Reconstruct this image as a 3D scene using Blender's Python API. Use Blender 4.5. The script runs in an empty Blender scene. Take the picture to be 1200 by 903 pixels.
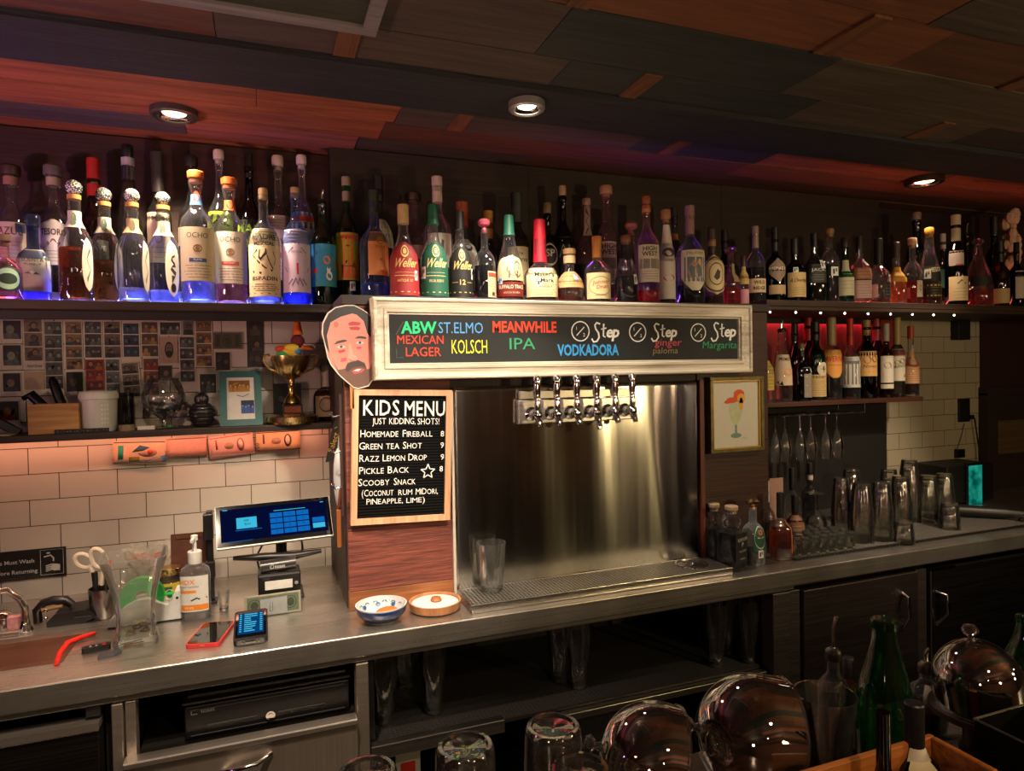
import bpy, bmesh, math, random
from mathutils import Vector, Matrix
S = bpy.context.scene
COL = S.collection
PI = math.pi
rnd = random.Random(7)

# ------------------------------------------------------------------ camera
cd = bpy.data.cameras.new('camera'); cam = bpy.data.objects.new('camera', cd); COL.objects.link(cam)
cd.sensor_width = 36.0; cd.lens = 23.4; cd.clip_start = 0.02
CR = ((0.9366851, 0.0243386, -0.3493261), (-0.3496627, 0.0111737, -0.936809), (-0.0188973, 0.9996413, 0.0189766))
cam.matrix_world = Matrix((CR[0] + (0,), CR[1] + (0,), CR[2] + (1.55,), (0, 0, 0, 1)))
S.camera = cam

# ------------------------------------------------------------------ exposure, world
S.view_settings.view_transform = 'Standard'; S.view_settings.look = 'None'
S.view_settings.gamma = 1.0; S.view_settings.use_curve_mapping = False
S.view_settings.exposure = 0.0
S.cycles.max_bounces = 14; S.cycles.transparent_max_bounces = 40; S.cycles.transmission_bounces = 10
S.cycles.glossy_bounces = 5; S.cycles.diffuse_bounces = 3
S.cycles.caustics_reflective = False; S.cycles.caustics_refractive = False
S.cycles.sample_clamp_indirect = 3.0; S.cycles.use_denoising = True
w = bpy.data.worlds.new('bar_room'); S.world = w; w.use_nodes = True
w.node_tree.nodes['Background'].inputs[0].default_value = (1.0, .62, .42, 1)
w.node_tree.nodes['Background'].inputs[1].default_value = 0.008

# ------------------------------------------------------------------ lamp settings (used by the lamp builders below)
DOWNLIGHTS = [  # x, y, ring radius, watts of the spot, warm colour, spot half angle deg, tilt (dx, dy), glow of the lens
    (-0.2172, 2.0908, .062, 44.0, (1, .74, .48), 62, (-.05, -.05), 3),
    (0.6924, 1.7008, .050, 42.0, (1, .83, .66), 55, (.00, .06), 12),
    (2.5316, 1.9557, .072, 18.0, (1, .74, .5), 50, (-.15, -.10), 5),
]
BEHIND = [  # unseen downlights over the bar, plus an aisle spot added to lift counter fronts: x, y, watts, colour, aim point, half angle
    (.55, .55, 118.0, (1, .82, .62), (.42, 1.86, 1.38), 20),
    (.85, .62, 46.0, (1, .82, .62), (.72, 1.86, 1.62), 20),
    (-.15, .75, 66.0, (1, .73, .52), (-.15, 1.9, .90), 28),
    (1.75, .70, 34.0, (1, .78, .56), (1.85, 2.0, 1.2), 32),
    (2.5, .9, 80.0, (1, .76, .52), (2.35, 2.1, .95), 26),
    (-.05, .95, 120.0, (1, .78, .56), (.05, 1.66, .70), 34),
    (.6, -.4, 40.0, (1, .75, .5), (.45, .75, 1.0), 26),
]
CEILING_FILL = [  # unseen spots added to wash the ceiling boards: place, aim, watts, colour, half angle
    ((-1.5, 1.0, 1.25), (-.15, 1.95, 2.3), 85.0, (1, .50, .42), 34), ((-1.6, 1.3, 1.4), (-.55, 2.0, 2.3), 30.0, (.55, .2, 1.0), 26), ((.3, .2, 1.25), (.75, 1.7, 2.3), 9.0, (1, .58, .42), 40), ((2.9, .3, 1.25), (2.2, 1.8, 2.3), 6.0, (1, .5, .4), 45),
]
UNSEEN_POINTS = [  # unseen point lamps added behind the camera for fill and reflections: place, radius, watts, colour
    ((-1.5, -1.4, 1.75), .10, 18.0, (1, .66, .40)), ((1.0, -1.7, 1.80), .10, 18.0, (1, .66, .40)), ((3.4, -1.5, 1.75), .10, 16.0, (1, .64, .38)),
    ((2.20, -.30, 1.62), .03, 42.0, (1, .74, .34)), ((.1, -.9, 1.9), .02, 3.0, (1, .8, .6)), ((2.9, -.2, 1.8), .02, 3.0, (1, .8, .6)),  # warm lamp mirrored in the steel plate, then two added for glints
    ((-1.5, 1.05, 1.62), .08, 3.0, (.85, .32, .80)),       # added pink lamp, out of view past the left end of the bar
]
LED = dict(blue=((.10, .12, 1.0), 95.0), red=((1.0, .09, .15), 22.0), violet=((.34, .08, 1.0), 48.0),
           amber=((1.0, .36, .21), 26.0), crimson=((1.0, .12, .13), 22.0))

# ------------------------------------------------------------------ materials
def hx(s):
    s = s.lstrip('#'); v = [int(s[i:i + 2], 16) / 255 for i in (0, 2, 4)]
    return tuple(((c + .055) / 1.055) ** 2.4 if c > .04045 else c / 12.92 for c in v)
MC = {}
def nodes(name):
    m = bpy.data.materials.new(name); m.use_nodes = True
    nt = m.node_tree; nt.nodes.clear()
    out = nt.nodes.new('ShaderNodeOutputMaterial')
    def N(t, **k):
        n = nt.nodes.new(t)
        for a, b in k.items():
            if a.startswith('i_'):
                key = a[2:].replace('_', ' ')
                key = int(key) if key.isdigit() else key
                n.inputs[key].default_value = b
            else: setattr(n, a, b)
        return n
    return m, nt, out, N
def rgba(c): return (c[0], c[1], c[2], 1)
def P(c, rough=.5, metal=0.0, var=.18, scale=60, bump=0.0, emit=0.0, coat=0.0, spec=.5, stretch=(1, 1, 1)):
    """plain surface: one colour broken up by fine noise in object space"""
    if isinstance(c, str): c = hx(c)
    key = ('P', tuple(round(x, 4) for x in c), rough, metal, var, scale, bump, emit, coat, spec, stretch)
    if key in MC: return MC[key]
    m, nt, out, N = nodes('paint_%d' % len(MC))
    b = N('ShaderNodeBsdfPrincipled'); b.inputs['Roughness'].default_value = rough; b.inputs['Metallic'].default_value = metal
    b.inputs['Coat Weight'].default_value = coat; b.inputs['Specular IOR Level'].default_value = spec
    tc = N('ShaderNodeTexCoord'); mp = N('ShaderNodeMapping'); mp.inputs['Scale'].default_value = stretch
    nz = N('ShaderNodeTexNoise'); nz.inputs['Scale'].default_value = scale; nz.inputs['Detail'].default_value = 3
    rp = N('ShaderNodeMix', data_type='RGBA')
    rp.inputs[6].default_value = rgba([x * (1 - var) for x in c]); rp.inputs[7].default_value = rgba([min(1, x * (1 + var)) for x in c])
    L = nt.links.new
    L(tc.outputs['Object'], mp.inputs[0]); L(mp.outputs[0], nz.inputs['Vector']); L(nz.outputs['Fac'], rp.inputs[0]); L(rp.outputs[2], b.inputs['Base Color'])
    if emit:
        L(rp.outputs[2], b.inputs['Emission Color']); b.inputs['Emission Strength'].default_value = emit
    if bump:
        bp = N('ShaderNodeBump'); bp.inputs['Strength'].default_value = bump; bp.inputs['Distance'].default_value = .004
        L(nz.outputs['Fac'], bp.inputs['Height']); L(bp.outputs[0], b.inputs['Normal'])
    L(b.outputs[0], out.inputs[0])
    MC[key] = m; return m
def EM(c, s):
    key = ('E', c, s)
    if key in MC: return MC[key]
    m, nt, out, N = nodes('glow_%d' % len(MC))
    e = N('ShaderNodeEmission'); e.inputs[0].default_value = rgba(hx(c) if isinstance(c, str) else c); e.inputs[1].default_value = s
    nt.links.new(e.outputs[0], out.inputs[0]); MC[key] = m; return m
def GLASS(tint=(.93, .96, .95), edge=.35, refl=.55, haze=.05, hz=(.8, .85, .9), rough=.03, base=.04):
    """thin-walled glass: tinted see-through, more absorbing and more mirroring where it is seen edge on, haze added to catch lamp glow and brighten the rims"""
    if isinstance(tint, str): tint = hx(tint)
    key = ('G', tint, edge, refl, haze, hz, rough, base)
    if key in MC: return MC[key]
    m, nt, out, N = nodes('glass_%d' % len(MC)); L = nt.links.new
    lw = N('ShaderNodeLayerWeight'); lw.inputs['Blend'].default_value = .35
    pw = N('ShaderNodeMath', operation='POWER'); pw.inputs[1].default_value = 2.2; L(lw.outputs['Facing'], pw.inputs[0])
    mx = N('ShaderNodeMix', data_type='RGBA'); L(pw.outputs[0], mx.inputs[0])
    mx.inputs[6].default_value = rgba(tint); mx.inputs[7].default_value = rgba([t * t * edge for t in tint])
    tr = N('ShaderNodeBsdfTransparent'); L(mx.outputs[2], tr.inputs[0])
    gl = N('ShaderNodeBsdfGlossy'); gl.inputs['Roughness'].default_value = rough; gl.inputs[0].default_value = (1, 1, 1, 1)
    tl = N('ShaderNodeBsdfTranslucent'); tl.inputs[0].default_value = rgba(hz)
    df = N('ShaderNodeBsdfDiffuse'); df.inputs[0].default_value = rgba(hz)
    hm = N('ShaderNodeMixShader'); hm.inputs[0].default_value = .5; L(tl.outputs[0], hm.inputs[1]); L(df.outputs[0], hm.inputs[2])
    nz = N('ShaderNodeTexNoise'); nz.inputs['Scale'].default_value = 45
    tc = N('ShaderNodeTexCoord'); L(tc.outputs['Object'], nz.inputs['Vector'])
    hs = N('ShaderNodeMath', operation='MULTIPLY'); hs.inputs[1].default_value = haze * 2; L(nz.outputs['Fac'], hs.inputs[0])
    he = N('ShaderNodeMath', operation='MULTIPLY_ADD'); he.inputs[1].default_value = 4.0; he.inputs[2].default_value = 1.0; L(pw.outputs[0], he.inputs[0])  # haze rises edge on, standing in for bright glass outlines
    hm2 = N('ShaderNodeMath', operation='MULTIPLY', use_clamp=True); L(hs.outputs[0], hm2.inputs[0]); L(he.outputs[0], hm2.inputs[1])
    a = N('ShaderNodeMixShader'); L(hm2.outputs[0], a.inputs[0]); L(tr.outputs[0], a.inputs[1]); L(hm.outputs[0], a.inputs[2])
    fr = N('ShaderNodeFresnel'); fr.inputs[0].default_value = 1.5
    fm = N('ShaderNodeMath', operation='MULTIPLY_ADD'); fm.inputs[1].default_value = refl; fm.inputs[2].default_value = base; L(fr.outputs[0], fm.inputs[0])
    b = N('ShaderNodeMixShader'); L(fm.outputs[0], b.inputs[0]); L(a.outputs[0], b.inputs[1]); L(gl.outputs[0], b.inputs[2])
    L(b.outputs[0], out.inputs[0]); MC[key] = m; return m
def LIQ(c, dens=.75, body=.35):
    """liquor: coloured see-through with some scattering in the body"""
    if isinstance(c, str): c = hx(c)
    key = ('L', c, dens, body)
    if key in MC: return MC[key]
    m, nt, out, N = nodes('liquid_%d' % len(MC)); L = nt.links.new
    tr = N('ShaderNodeBsdfTransparent'); tr.inputs[0].default_value = rgba([x ** dens for x in c])
    tl = N('ShaderNodeBsdfTranslucent'); tl.inputs[0].default_value = rgba(c)
    nz = N('ShaderNodeTexNoise'); nz.inputs['Scale'].default_value = 30; tc = N('ShaderNodeTexCoord'); L(tc.outputs['Object'], nz.inputs['Vector'])
    mt = N('ShaderNodeMath', operation='MULTIPLY'); mt.inputs[1].default_value = body * 2; L(nz.outputs['Fac'], mt.inputs[0])
    a = N('ShaderNodeMixShader'); L(mt.outputs[0], a.inputs[0]); L(tr.outputs[0], a.inputs[1]); L(tl.outputs[0], a.inputs[2])
    gl = N('ShaderNodeBsdfGlossy'); gl.inputs['Roughness'].default_value = .06
    b = N('ShaderNodeMixShader'); b.inputs[0].default_value = .035; L(a.outputs[0], b.inputs[1]); L(gl.outputs[0], b.inputs[2])
    L(b.outputs[0], out.inputs[0]); MC[key] = m; return m
def WOOD(c1, c2, rough=.6, axis=0, scale=1.0, bump=.25, coat=0):
    if isinstance(c1, str): c1 = hx(c1)
    if isinstance(c2, str): c2 = hx(c2)
    key = ('W', c1, c2, rough, axis, scale, bump)
    if key in MC: return MC[key]
    m, nt, out, N = nodes('wood_%d' % len(MC)); L = nt.links.new
    tc = N('ShaderNodeTexCoord'); mp = N('ShaderNodeMapping')
    sc = [14 * scale] * 3; sc[axis] = .9 * scale; mp.inputs['Scale'].default_value = sc
    L(tc.outputs['Object'], mp.inputs[0])
    n1 = N('ShaderNodeTexNoise'); n1.inputs['Scale'].default_value = 2.2; n1.inputs['Detail'].default_value = 6; n1.inputs['Distortion'].default_value = 1.2
    L(mp.outputs[0], n1.inputs['Vector'])
    n2 = N('ShaderNodeTexNoise'); n2.inputs['Scale'].default_value = 11; n2.inputs['Detail'].default_value = 3; L(mp.outputs[0], n2.inputs['Vector'])
    ad = N('ShaderNodeMath', operation='MULTIPLY_ADD'); ad.inputs[1].default_value = .45; L(n2.outputs['Fac'], ad.inputs[0]); L(n1.outputs['Fac'], ad.inputs[2])
    rp = N('ShaderNodeValToRGB'); rp.color_ramp.elements[0].position = .42; rp.color_ramp.elements[1].position = .92
    rp.color_ramp.elements[0].color = rgba(c1); rp.color_ramp.elements[1].color = rgba(c2); L(ad.outputs[0], rp.inputs[0])
    b = N('ShaderNodeBsdfPrincipled'); b.inputs['Roughness'].default_value = rough; L(rp.outputs[0], b.inputs['Base Color'])
    b.inputs['Coat Weight'].default_value = coat
    bp = N('ShaderNodeBump'); bp.inputs['Strength'].default_value = bump; bp.inputs['Distance'].default_value = .006
    L(ad.outputs[0], bp.inputs['Height']); L(bp.outputs[0], b.inputs['Normal']); L(b.outputs[0], out.inputs[0])
    MC[key] = m; return m
def STEEL(c=(.62, .60, .57), rough=.3, axis=0, aniso=.0, wear=.25, metal=1.0):
    key = ('S', c, rough, axis, aniso, wear, metal)
    if key in MC: return MC[key]
    m, nt, out, N = nodes('steel_%d' % len(MC)); L = nt.links.new
    tc = N('ShaderNodeTexCoord'); mp = N('ShaderNodeMapping'); sc = [120] * 3; sc[axis] = 1.5; mp.inputs['Scale'].default_value = sc
    L(tc.outputs['Object'], mp.inputs[0])
    n1 = N('ShaderNodeTexNoise'); n1.inputs['Scale'].default_value = 2; n1.inputs['Detail'].default_value = 4; L(mp.outputs[0], n1.inputs['Vector'])
    n2 = N('ShaderNodeTexNoise'); n2.inputs['Scale'].default_value = 7; n2.inputs['Detail'].default_value = 8; L(tc.outputs['Object'], n2.inputs['Vector'])
    b = N('ShaderNodeBsdfPrincipled'); b.inputs['Metallic'].default_value = metal
    if aniso:
        b.inputs['Anisotropic'].default_value = aniso
        tg = N('ShaderNodeTangent', direction_type='RADIAL', axis='Z'); L(tg.outputs[0], b.inputs['Tangent'])
        b.inputs['Anisotropic Rotation'].default_value = .25 if axis == 2 else 0
    mx = N('ShaderNodeMix', data_type='RGBA'); mx.inputs[6].default_value = rgba([x * (1 - wear) for x in c]); mx.inputs[7].default_value = rgba([min(1, x * (1 + wear * .6)) for x in c])
    L(n2.outputs['Fac'], mx.inputs[0]); L(mx.outputs[2], b.inputs['Base Color'])
    mr = N('ShaderNodeMapRange'); mr.inputs['To Min'].default_value = rough * .75; mr.inputs['To Max'].default_value = rough * 1.35
    L(n1.outputs['Fac'], mr.inputs[0]); L(mr.outputs[0], b.inputs['Roughness'])
    bp = N('ShaderNodeBump'); bp.inputs['Strength'].default_value = .06; bp.inputs['Distance'].default_value = .002; L(n1.outputs['Fac'], bp.inputs['Height'])
    L(bp.outputs[0], b.inputs['Normal'])
    L(b.outputs[0], out.inputs[0]); MC[key] = m; return m
def TILE(x0, z0, c='#bfb7aa', grout='#3a2a22'):
    m, nt, out, N = nodes('subway_tile_%d' % len(MC)); L = nt.links.new; MC[('T', x0)] = m
    tc = N('ShaderNodeTexCoord'); sx = N('ShaderNodeSeparateXYZ'); L(tc.outputs['Object'], sx.inputs[0])
    ax = N('ShaderNodeMath', operation='SUBTRACT'); ax.inputs[1].default_value = x0; L(sx.outputs[0], ax.inputs[0])
    az = N('ShaderNodeMath', operation='SUBTRACT'); az.inputs[1].default_value = z0; L(sx.outputs[2], az.inputs[0])
    cx = N('ShaderNodeCombineXYZ'); L(ax.outputs[0], cx.inputs[0]); L(az.outputs[0], cx.inputs[1])
    br = N('ShaderNodeTexBrick'); br.offset = .5; L(cx.outputs[0], br.inputs['Vector'])
    br.inputs['Scale'].default_value = 1; br.inputs['Brick Width'].default_value = .154; br.inputs['Row Height'].default_value = .0777
    br.inputs['Mortar Size'].default_value = .0013; br.inputs['Mortar Smooth'].default_value = .2
    cc = hx(c); br.inputs['Color1'].default_value = rgba(cc); br.inputs['Color2'].default_value = rgba([x * .93 for x in cc]); br.inputs['Mortar'].default_value = rgba(hx(grout))
    b = N('ShaderNodeBsdfPrincipled'); L(br.outputs['Color'], b.inputs['Base Color'])
    mr = N('ShaderNodeMapRange'); mr.inputs['To Min'].default_value = .22; mr.inputs['To Max'].default_value = .8; L(br.outputs['Fac'], mr.inputs[0]); L(mr.outputs[0], b.inputs['Roughness'])
    nz = N('ShaderNodeTexNoise'); nz.inputs['Scale'].default_value = 9; L(tc.outputs['Object'], nz.inputs['Vector'])
    sm = N('ShaderNodeMath', operation='MULTIPLY_ADD'); sm.inputs[1].default_value = -1.0; L(br.outputs['Fac'], sm.inputs[0])
    n2 = N('ShaderNodeMath', operation='MULTIPLY'); n2.inputs[1].default_value = .25; L(nz.outputs['Fac'], n2.inputs[0]); L(n2.outputs[0], sm.inputs[2])
    bp = N('ShaderNodeBump'); bp.inputs['Strength'].default_value = .5; bp.inputs['Distance'].default_value = .002; L(sm.outputs[0], bp.inputs['Height']); L(bp.outputs[0], b.inputs['Normal'])
    L(b.outputs[0], out.inputs[0]); return m
def HOLES(c=(.5, .5, .48), pitch=.011, hole=.36, metal=1.0, rough=.35):
    """perforated grate or honeycomb mat: dark holes on a staggered grid in x and y"""
    key = ('H', c, pitch, hole, metal, rough)
    if key in MC: return MC[key]
    m, nt, out, N = nodes('perforated_%d' % len(MC)); L = nt.links.new
    tc = N('ShaderNodeTexCoord'); vo = N('ShaderNodeTexVoronoi'); vo.inputs['Scale'].default_value = 1 / pitch; vo.inputs['Randomness'].default_value = .12
    L(tc.outputs['Object'], vo.inputs['Vector'])
    rp = N('ShaderNodeValToRGB'); rp.color_ramp.elements[0].position = hole; rp.color_ramp.elements[1].position = hole + .1
    rp.color_ramp.elements[0].color = (.012, .011, .010, 1); rp.color_ramp.elements[1].color = rgba(c); L(vo.outputs['Distance'], rp.inputs[0])
    b = N('ShaderNodeBsdfPrincipled'); b.inputs['Metallic'].default_value = metal; b.inputs['Roughness'].default_value = rough; L(rp.outputs[0], b.inputs['Base Color'])
    bp = N('ShaderNodeBump'); bp.inputs['Strength'].default_value = .8; bp.inputs['Distance'].default_value = .004; L(vo.outputs['Distance'], bp.inputs['Height']); L(bp.outputs[0], b.inputs['Normal'])
    L(b.outputs[0], out.inputs[0]); MC[key] = m; return m
CHROME = lambda: STEEL((.78, .77, .75), .12, 2, wear=.1)
BLACKP = lambda: P('#0b0b0c', .35)
GOLD = lambda: STEEL((.80, .56, .22), .22, 2, wear=.2)

# ------------------------------------------------------------------ mesh builder
TXT = {}
def glyphs(s, bold=.0, res=2):
    k = (s, bold, res)
    if k in TXT: return TXT[k]
    cu = bpy.data.curves.new('lettering', 'FONT'); cu.body = s; cu.size = 1; cu.resolution_u = res; cu.offset = bold
    o = bpy.data.objects.new('lettering', cu)
    me = bpy.data.meshes.new_from_object(o)
    V = [(v.co.x / .73, v.co.y / .73) for v in me.vertices]; F = [tuple(p.vertices) for p in me.polygons]
    bpy.data.objects.remove(o); bpy.data.curves.remove(cu); bpy.data.meshes.remove(me)
    if V:
        x0 = min(v[0] for v in V); x1 = max(v[0] for v in V); V = [(v[0] - x0, v[1]) for v in V]
    else: x0 = 0; x1 = .35
    TXT[k] = (V, F, x1 - x0); return TXT[k]
class MB:
    def __init__(s): s.v = []; s.f = []; s.m = []; s.s = []
    def add(s, V, F, mi=0, sm=False):
        o = len(s.v); s.v += [tuple(p) for p in V]
        for f in F: s.f.append(tuple(i + o for i in f)); s.m.append(mi); s.s.append(sm)
        return s
    def box(s, a, b, mi=0, M=None):
        (x0, y0, z0), (x1, y1, z1) = a, b
        V = [(x0, y0, z0), (x1, y0, z0), (x1, y1, z0), (x0, y1, z0), (x0, y0, z1), (x1, y0, z1), (x1, y1, z1), (x0, y1, z1)]
        if M is not None: V = [M @ Vector(p) for p in V]
        return s.add(V, [(0, 3, 2, 1), (4, 5, 6, 7), (0, 1, 5, 4), (1, 2, 6, 5), (2, 3, 7, 6), (3, 0, 4, 7)], mi)
    def lathe(s, prof, n=20, mi=0, c=(0, 0, 0), M=None, cap=(True, True), se=None, ph=0, sm=True, sq=1.0):
        """prof [(r, z)] turned about z; se = superellipse power for squarish bottles; sq = depth over width"""
        V = []; F = []
        for r, z in prof:
            for k in range(n):
                a = ph + 2 * PI * k / n; q = secir(a, se)
                p = Vector((c[0] + r * q * math.cos(a), c[1] + r * q * math.sin(a) * sq, c[2] + z)); V.append(M @ p if M is not None else p)
        for j in range(len(prof) - 1):
            for k in range(n):
                k2 = (k + 1) % n; F.append((j * n + k, j * n + k2, (j + 1) * n + k2, (j + 1) * n + k))
        if cap[0] and prof[0][0] > 1e-5: F.append(tuple(reversed(range(n))))
        if cap[1] and prof[-1][0] > 1e-5: F.append(tuple((len(prof) - 1) * n + k for k in range(n)))
        return s.add(V, F, mi, sm)
    def cyl(s, p0, p1, r0, r1=None, n=14, mi=0, sm=True):
        p0 = Vector(p0); p1 = Vector(p1); d = p1 - p0; r1 = r0 if r1 is None else r1
        M = Matrix.Translation(p0) @ d.to_track_quat('Z', 'Y').to_matrix().to_4x4()
        return s.lathe([(r0, 0), (r1, d.length)], n, mi, M=M, sm=sm)
    def sphere(s, c, r, n=16, mi=0, sc=(1, 1, 1), M=None, lo=-90, hi=90):
        m = max(4, n // 2); pr = [(r * math.cos(math.radians(lo + (hi - lo) * j / m)), r * math.sin(math.radians(lo + (hi - lo) * j / m))) for j in range(m + 1)]
        T = Matrix.Translation(Vector(c)) @ (M if M is not None else Matrix()) @ Matrix.Diagonal((sc[0], sc[1], sc[2], 1))
        return s.lathe([(max(0, a), b) for a, b in pr], n, mi, M=T)
    def tube(s, pts, r, n=8, mi=0, closed=False, rr=None):
        pts = [Vector(p) for p in pts]; m = len(pts); V = []; F = []
        up = None
        for i, p in enumerate(pts):
            a = pts[i - 1] if (i or closed) else p; b = pts[(i + 1) % m] if (i < m - 1 or closed) else p
            t = (b - a).normalized()
            if up is None: up = t.orthogonal().normalized()
            up = (up - t * up.dot(t)).normalized(); w_ = t.cross(up); R = rr[i] if rr else r
            for k in range(n):
                q = 2 * PI * k / n; V.append(p + (up * math.cos(q) + w_ * math.sin(q)) * R)
        for i in range(m if closed else m - 1):
            j = (i + 1) % m
            for k in range(n): k2 = (k + 1) % n; F.append((i * n + k, i * n + k2, j * n + k2, j * n + k))
        if not closed: F += [tuple(reversed(range(n))), tuple((m - 1) * n + k for k in range(n))]
        return s.add(V, F, mi, True)
    def prism(s, pts, t0, t1, f, mi=0, side=None):
        """closed outline pts [(u, v)] between depths t0 and t1; f(u, v, t) gives the point"""
        n = len(pts); V = [f(u, v, t0) for u, v in pts] + [f(u, v, t1) for u, v in pts]
        s.add(V, [tuple(reversed(range(n))), tuple(range(n, 2 * n))], mi)
        return s.add(V, [(k, (k + 1) % n, n + (k + 1) % n, n + k) for k in range(n)], mi if side is None else side)
    def poly(s, pts, f, t, mi=0):
        return s.add([f(u, v, t) for u, v in pts], [tuple(range(len(pts)))], mi)
    def rect(s, u0, v0, u1, v1, f, t, mi=0, nu=1, nv=1, half=None):
        V = []; F = []
        for j in range(nv + 1):
            v = v0 + (v1 - v0) * j / nv; h = half(j / nv) if half else 1
            for i in range(nu + 1):
                q = (2 * i / nu - 1) * h; V.append(f((u0 + u1) / 2 + q * (u1 - u0) / 2, v, t))
        for j in range(nv):
            for i in range(nu): a = j * (nu + 1) + i; F.append((a, a + 1, a + nu + 2, a + nu + 1))
        return s.add(V, F, mi, nu > 1)
    def disc(s, u, v, ru, rv, f, t, mi=0, n=16, a0=0, a1=360):
        pts = [(u + ru * math.cos(math.radians(a0 + (a1 - a0) * k / n)), v + rv * math.sin(math.radians(a0 + (a1 - a0) * k / n))) for k in range(n if a1 - a0 == 360 else n + 1)]
        return s.poly(pts, f, t, mi)
    def ring(s, u, v, r, wd, f, t, mi=0, n=28, rv=None):
        rv = r if rv is None else rv; V = []; F = []
        for k in range(n):
            a = 2 * PI * k / n; V += [f(u + r * math.cos(a), v + rv * math.sin(a), t), f(u + (r - wd) * math.cos(a), v + (rv - wd) * math.sin(a), t)]
        for k in range(n): j = (k + 1) % n; F.append((2 * k, 2 * j, 2 * j + 1, 2 * k + 1))
        return s.add(V, F, mi)
    def stroke(s, pts, wd, f, t, mi=0):
        n = len(pts); V = []
        for i, p in enumerate(pts):
            a = pts[max(0, i - 1)]; b = pts[min(n - 1, i + 1)]; d = Vector((b[0] - a[0], b[1] - a[1])).normalized()
            V += [f(p[0] - d.y * wd / 2, p[1] + d.x * wd / 2, t), f(p[0] + d.y * wd / 2, p[1] - d.x * wd / 2, t)]
        return s.add(V, [(2 * i, 2 * i + 2, 2 * i + 3, 2 * i + 1) for i in range(n - 1)], mi)
    def text(s, st, u, v, h, f, t, mi=0, width=None, al='C', bold=.0, shear=0.0, rot=0.0, res=2):
        V, F, wd = glyphs(st, bold, res); kx = h
        if width: kx = width / max(wd, 1e-6)
        ox = {'C': -wd * kx / 2, 'L': 0, 'R': -wd * kx}[al]; ca, sa = math.cos(rot), math.sin(rot); out = []
        for x, y in V:
            X = ox + x * kx + y * h * shear; Y = y * h; out.append(f(u + X * ca - Y * sa, v + X * sa + Y * ca, t))
        s.add(out, F, mi); return wd * kx
    def caps(s, st, u, v, H, h, f, t, mi=0, gap=.13, bold=.0, rot=0.0, fit=None):
        """line of single letters: H for the letters written large, h for the rest (written small); returns end u"""
        k = 1.0
        if fit:
            tot = -gap * h
            for ch in st: tot += h * .55 if ch == ' ' else glyphs(ch.upper(), bold)[2] * (h if ch.islower() else H) + gap * h
            k = fit / tot
        x = u
        for ch in st:
            if ch == ' ': x += h * .55 * k; continue
            q = h if ch.islower() else H
            V, F, wd = glyphs(ch.upper(), bold)
            s.add([f(x + a * q * k, v + b * q, t) for a, b in V], F, mi); x += (wd * q + gap * h) * k
        return x
    def build(s, name, mats, parent=None, world=False, bev=0.0, seg=2, sharp=38, shift=None):
        me = bpy.data.meshes.new(name); o3 = Vector((0, 0, 0))
        if world and parent is not None: o3 = parent.location
        if shift is not None: o3 = Vector(shift)
        me.from_pydata([tuple(Vector(p) - o3) for p in s.v], [], s.f)
        mats = mats if isinstance(mats, (list, tuple)) else [mats]
        for m in mats: me.materials.append(m)
        me.polygons.foreach_set('material_index', s.m); me.polygons.foreach_set('use_smooth', s.s)
        me.update()
        if any(s.s): me.set_sharp_from_angle(angle=math.radians(sharp))
        o = bpy.data.objects.new(name, me); COL.objects.link(o)
        if parent is not None: o.parent = parent
        if shift is not None: o.location = o3
        if bev:
            b = o.modifiers.new('edge', 'BEVEL'); b.width = bev; b.segments = seg; b.limit_method = 'ANGLE'; b.angle_limit = math.radians(40)
        return o
def secir(a, p):
    if not p: return 1.0
    return 1 / (abs(math.cos(a)) ** p + abs(math.sin(a)) ** p) ** (1 / p)
def tag(o, label, cat, group=None):
    o['label'] = label; o['category'] = cat
    if group: o['group'] = group
    return o
def thing(name, label, cat, loc=(0, 0, 0), group=None, rz=0.0, rot=None):
    o = bpy.data.objects.new(name, None); COL.objects.link(o); o.location = loc; o.empty_display_size = .02
    o.rotation_euler = rot if rot else (0, 0, rz)
    return tag(o, label, cat, group)
def struct(mb, name, mats, **k):
    o = mb.build(name, mats, **k); o['kind'] = 'structure'; return o
def stuff(o): o['kind'] = 'stuff'; return o
def XZ(x0, z0, y):           # picture plane facing the bar: u to the right, v up, t towards the guests
    return lambda u, v, t: Vector((x0 + u, y - t, z0 + v))
def frame3(o, ex, ey):       # general plane: origin, u axis, v axis; t along the normal
    o = Vector(o); ex = Vector(ex).normalized(); ey = Vector(ey).normalized(); n = ex.cross(ey)
    return lambda u, v, t: o + ex * u + ey * v + n * t

# ================================================================== the room
YT = 2.36
XW = 3.4396       # right end of the tiled wall
struct(MB().box((-3.2, -3.4, -.1), (5.2, 2.7, 0)), 'floor', P('#241a14', .5, var=.3, scale=6))
w_dark = WOOD('#170a07', '#2c130c', .7, 0, .8)
w_panel = WOOD('#140a06', '#28150d', .65, 0, .6)
struct(MB().box((-3.2, YT + .018, 0), (5.2, 2.6, 2.34)), 'wall_back', w_dark)
struct(MB().box((-3.2, -3.5, 0), (5.2, -3.4, 2.34)), 'wall_front', P('#6a4634', .8, scale=4))
struct(MB().box((-3.3, -3.5, 0), (-3.2, 2.6, 2.34)), 'wall_left', P('#23130f', .8, scale=4))
struct(MB().box((5.2, -3.5, 0), (5.3, 2.6, 2.34)), 'wall_right', P('#1c0f0c', .8, scale=4))
struct(MB().box((-2.0, YT, .9), (.215, YT + .02, 1.766)), 'wall_back_tiled_left', TILE(-.6633, 1.3521))
struct(MB().box((2.7766, YT, .98), (XW, YT + .02, 1.80)), 'wall_back_tiled_right', TILE(3.0281, 1.6882, '#a9a08c'))
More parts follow.
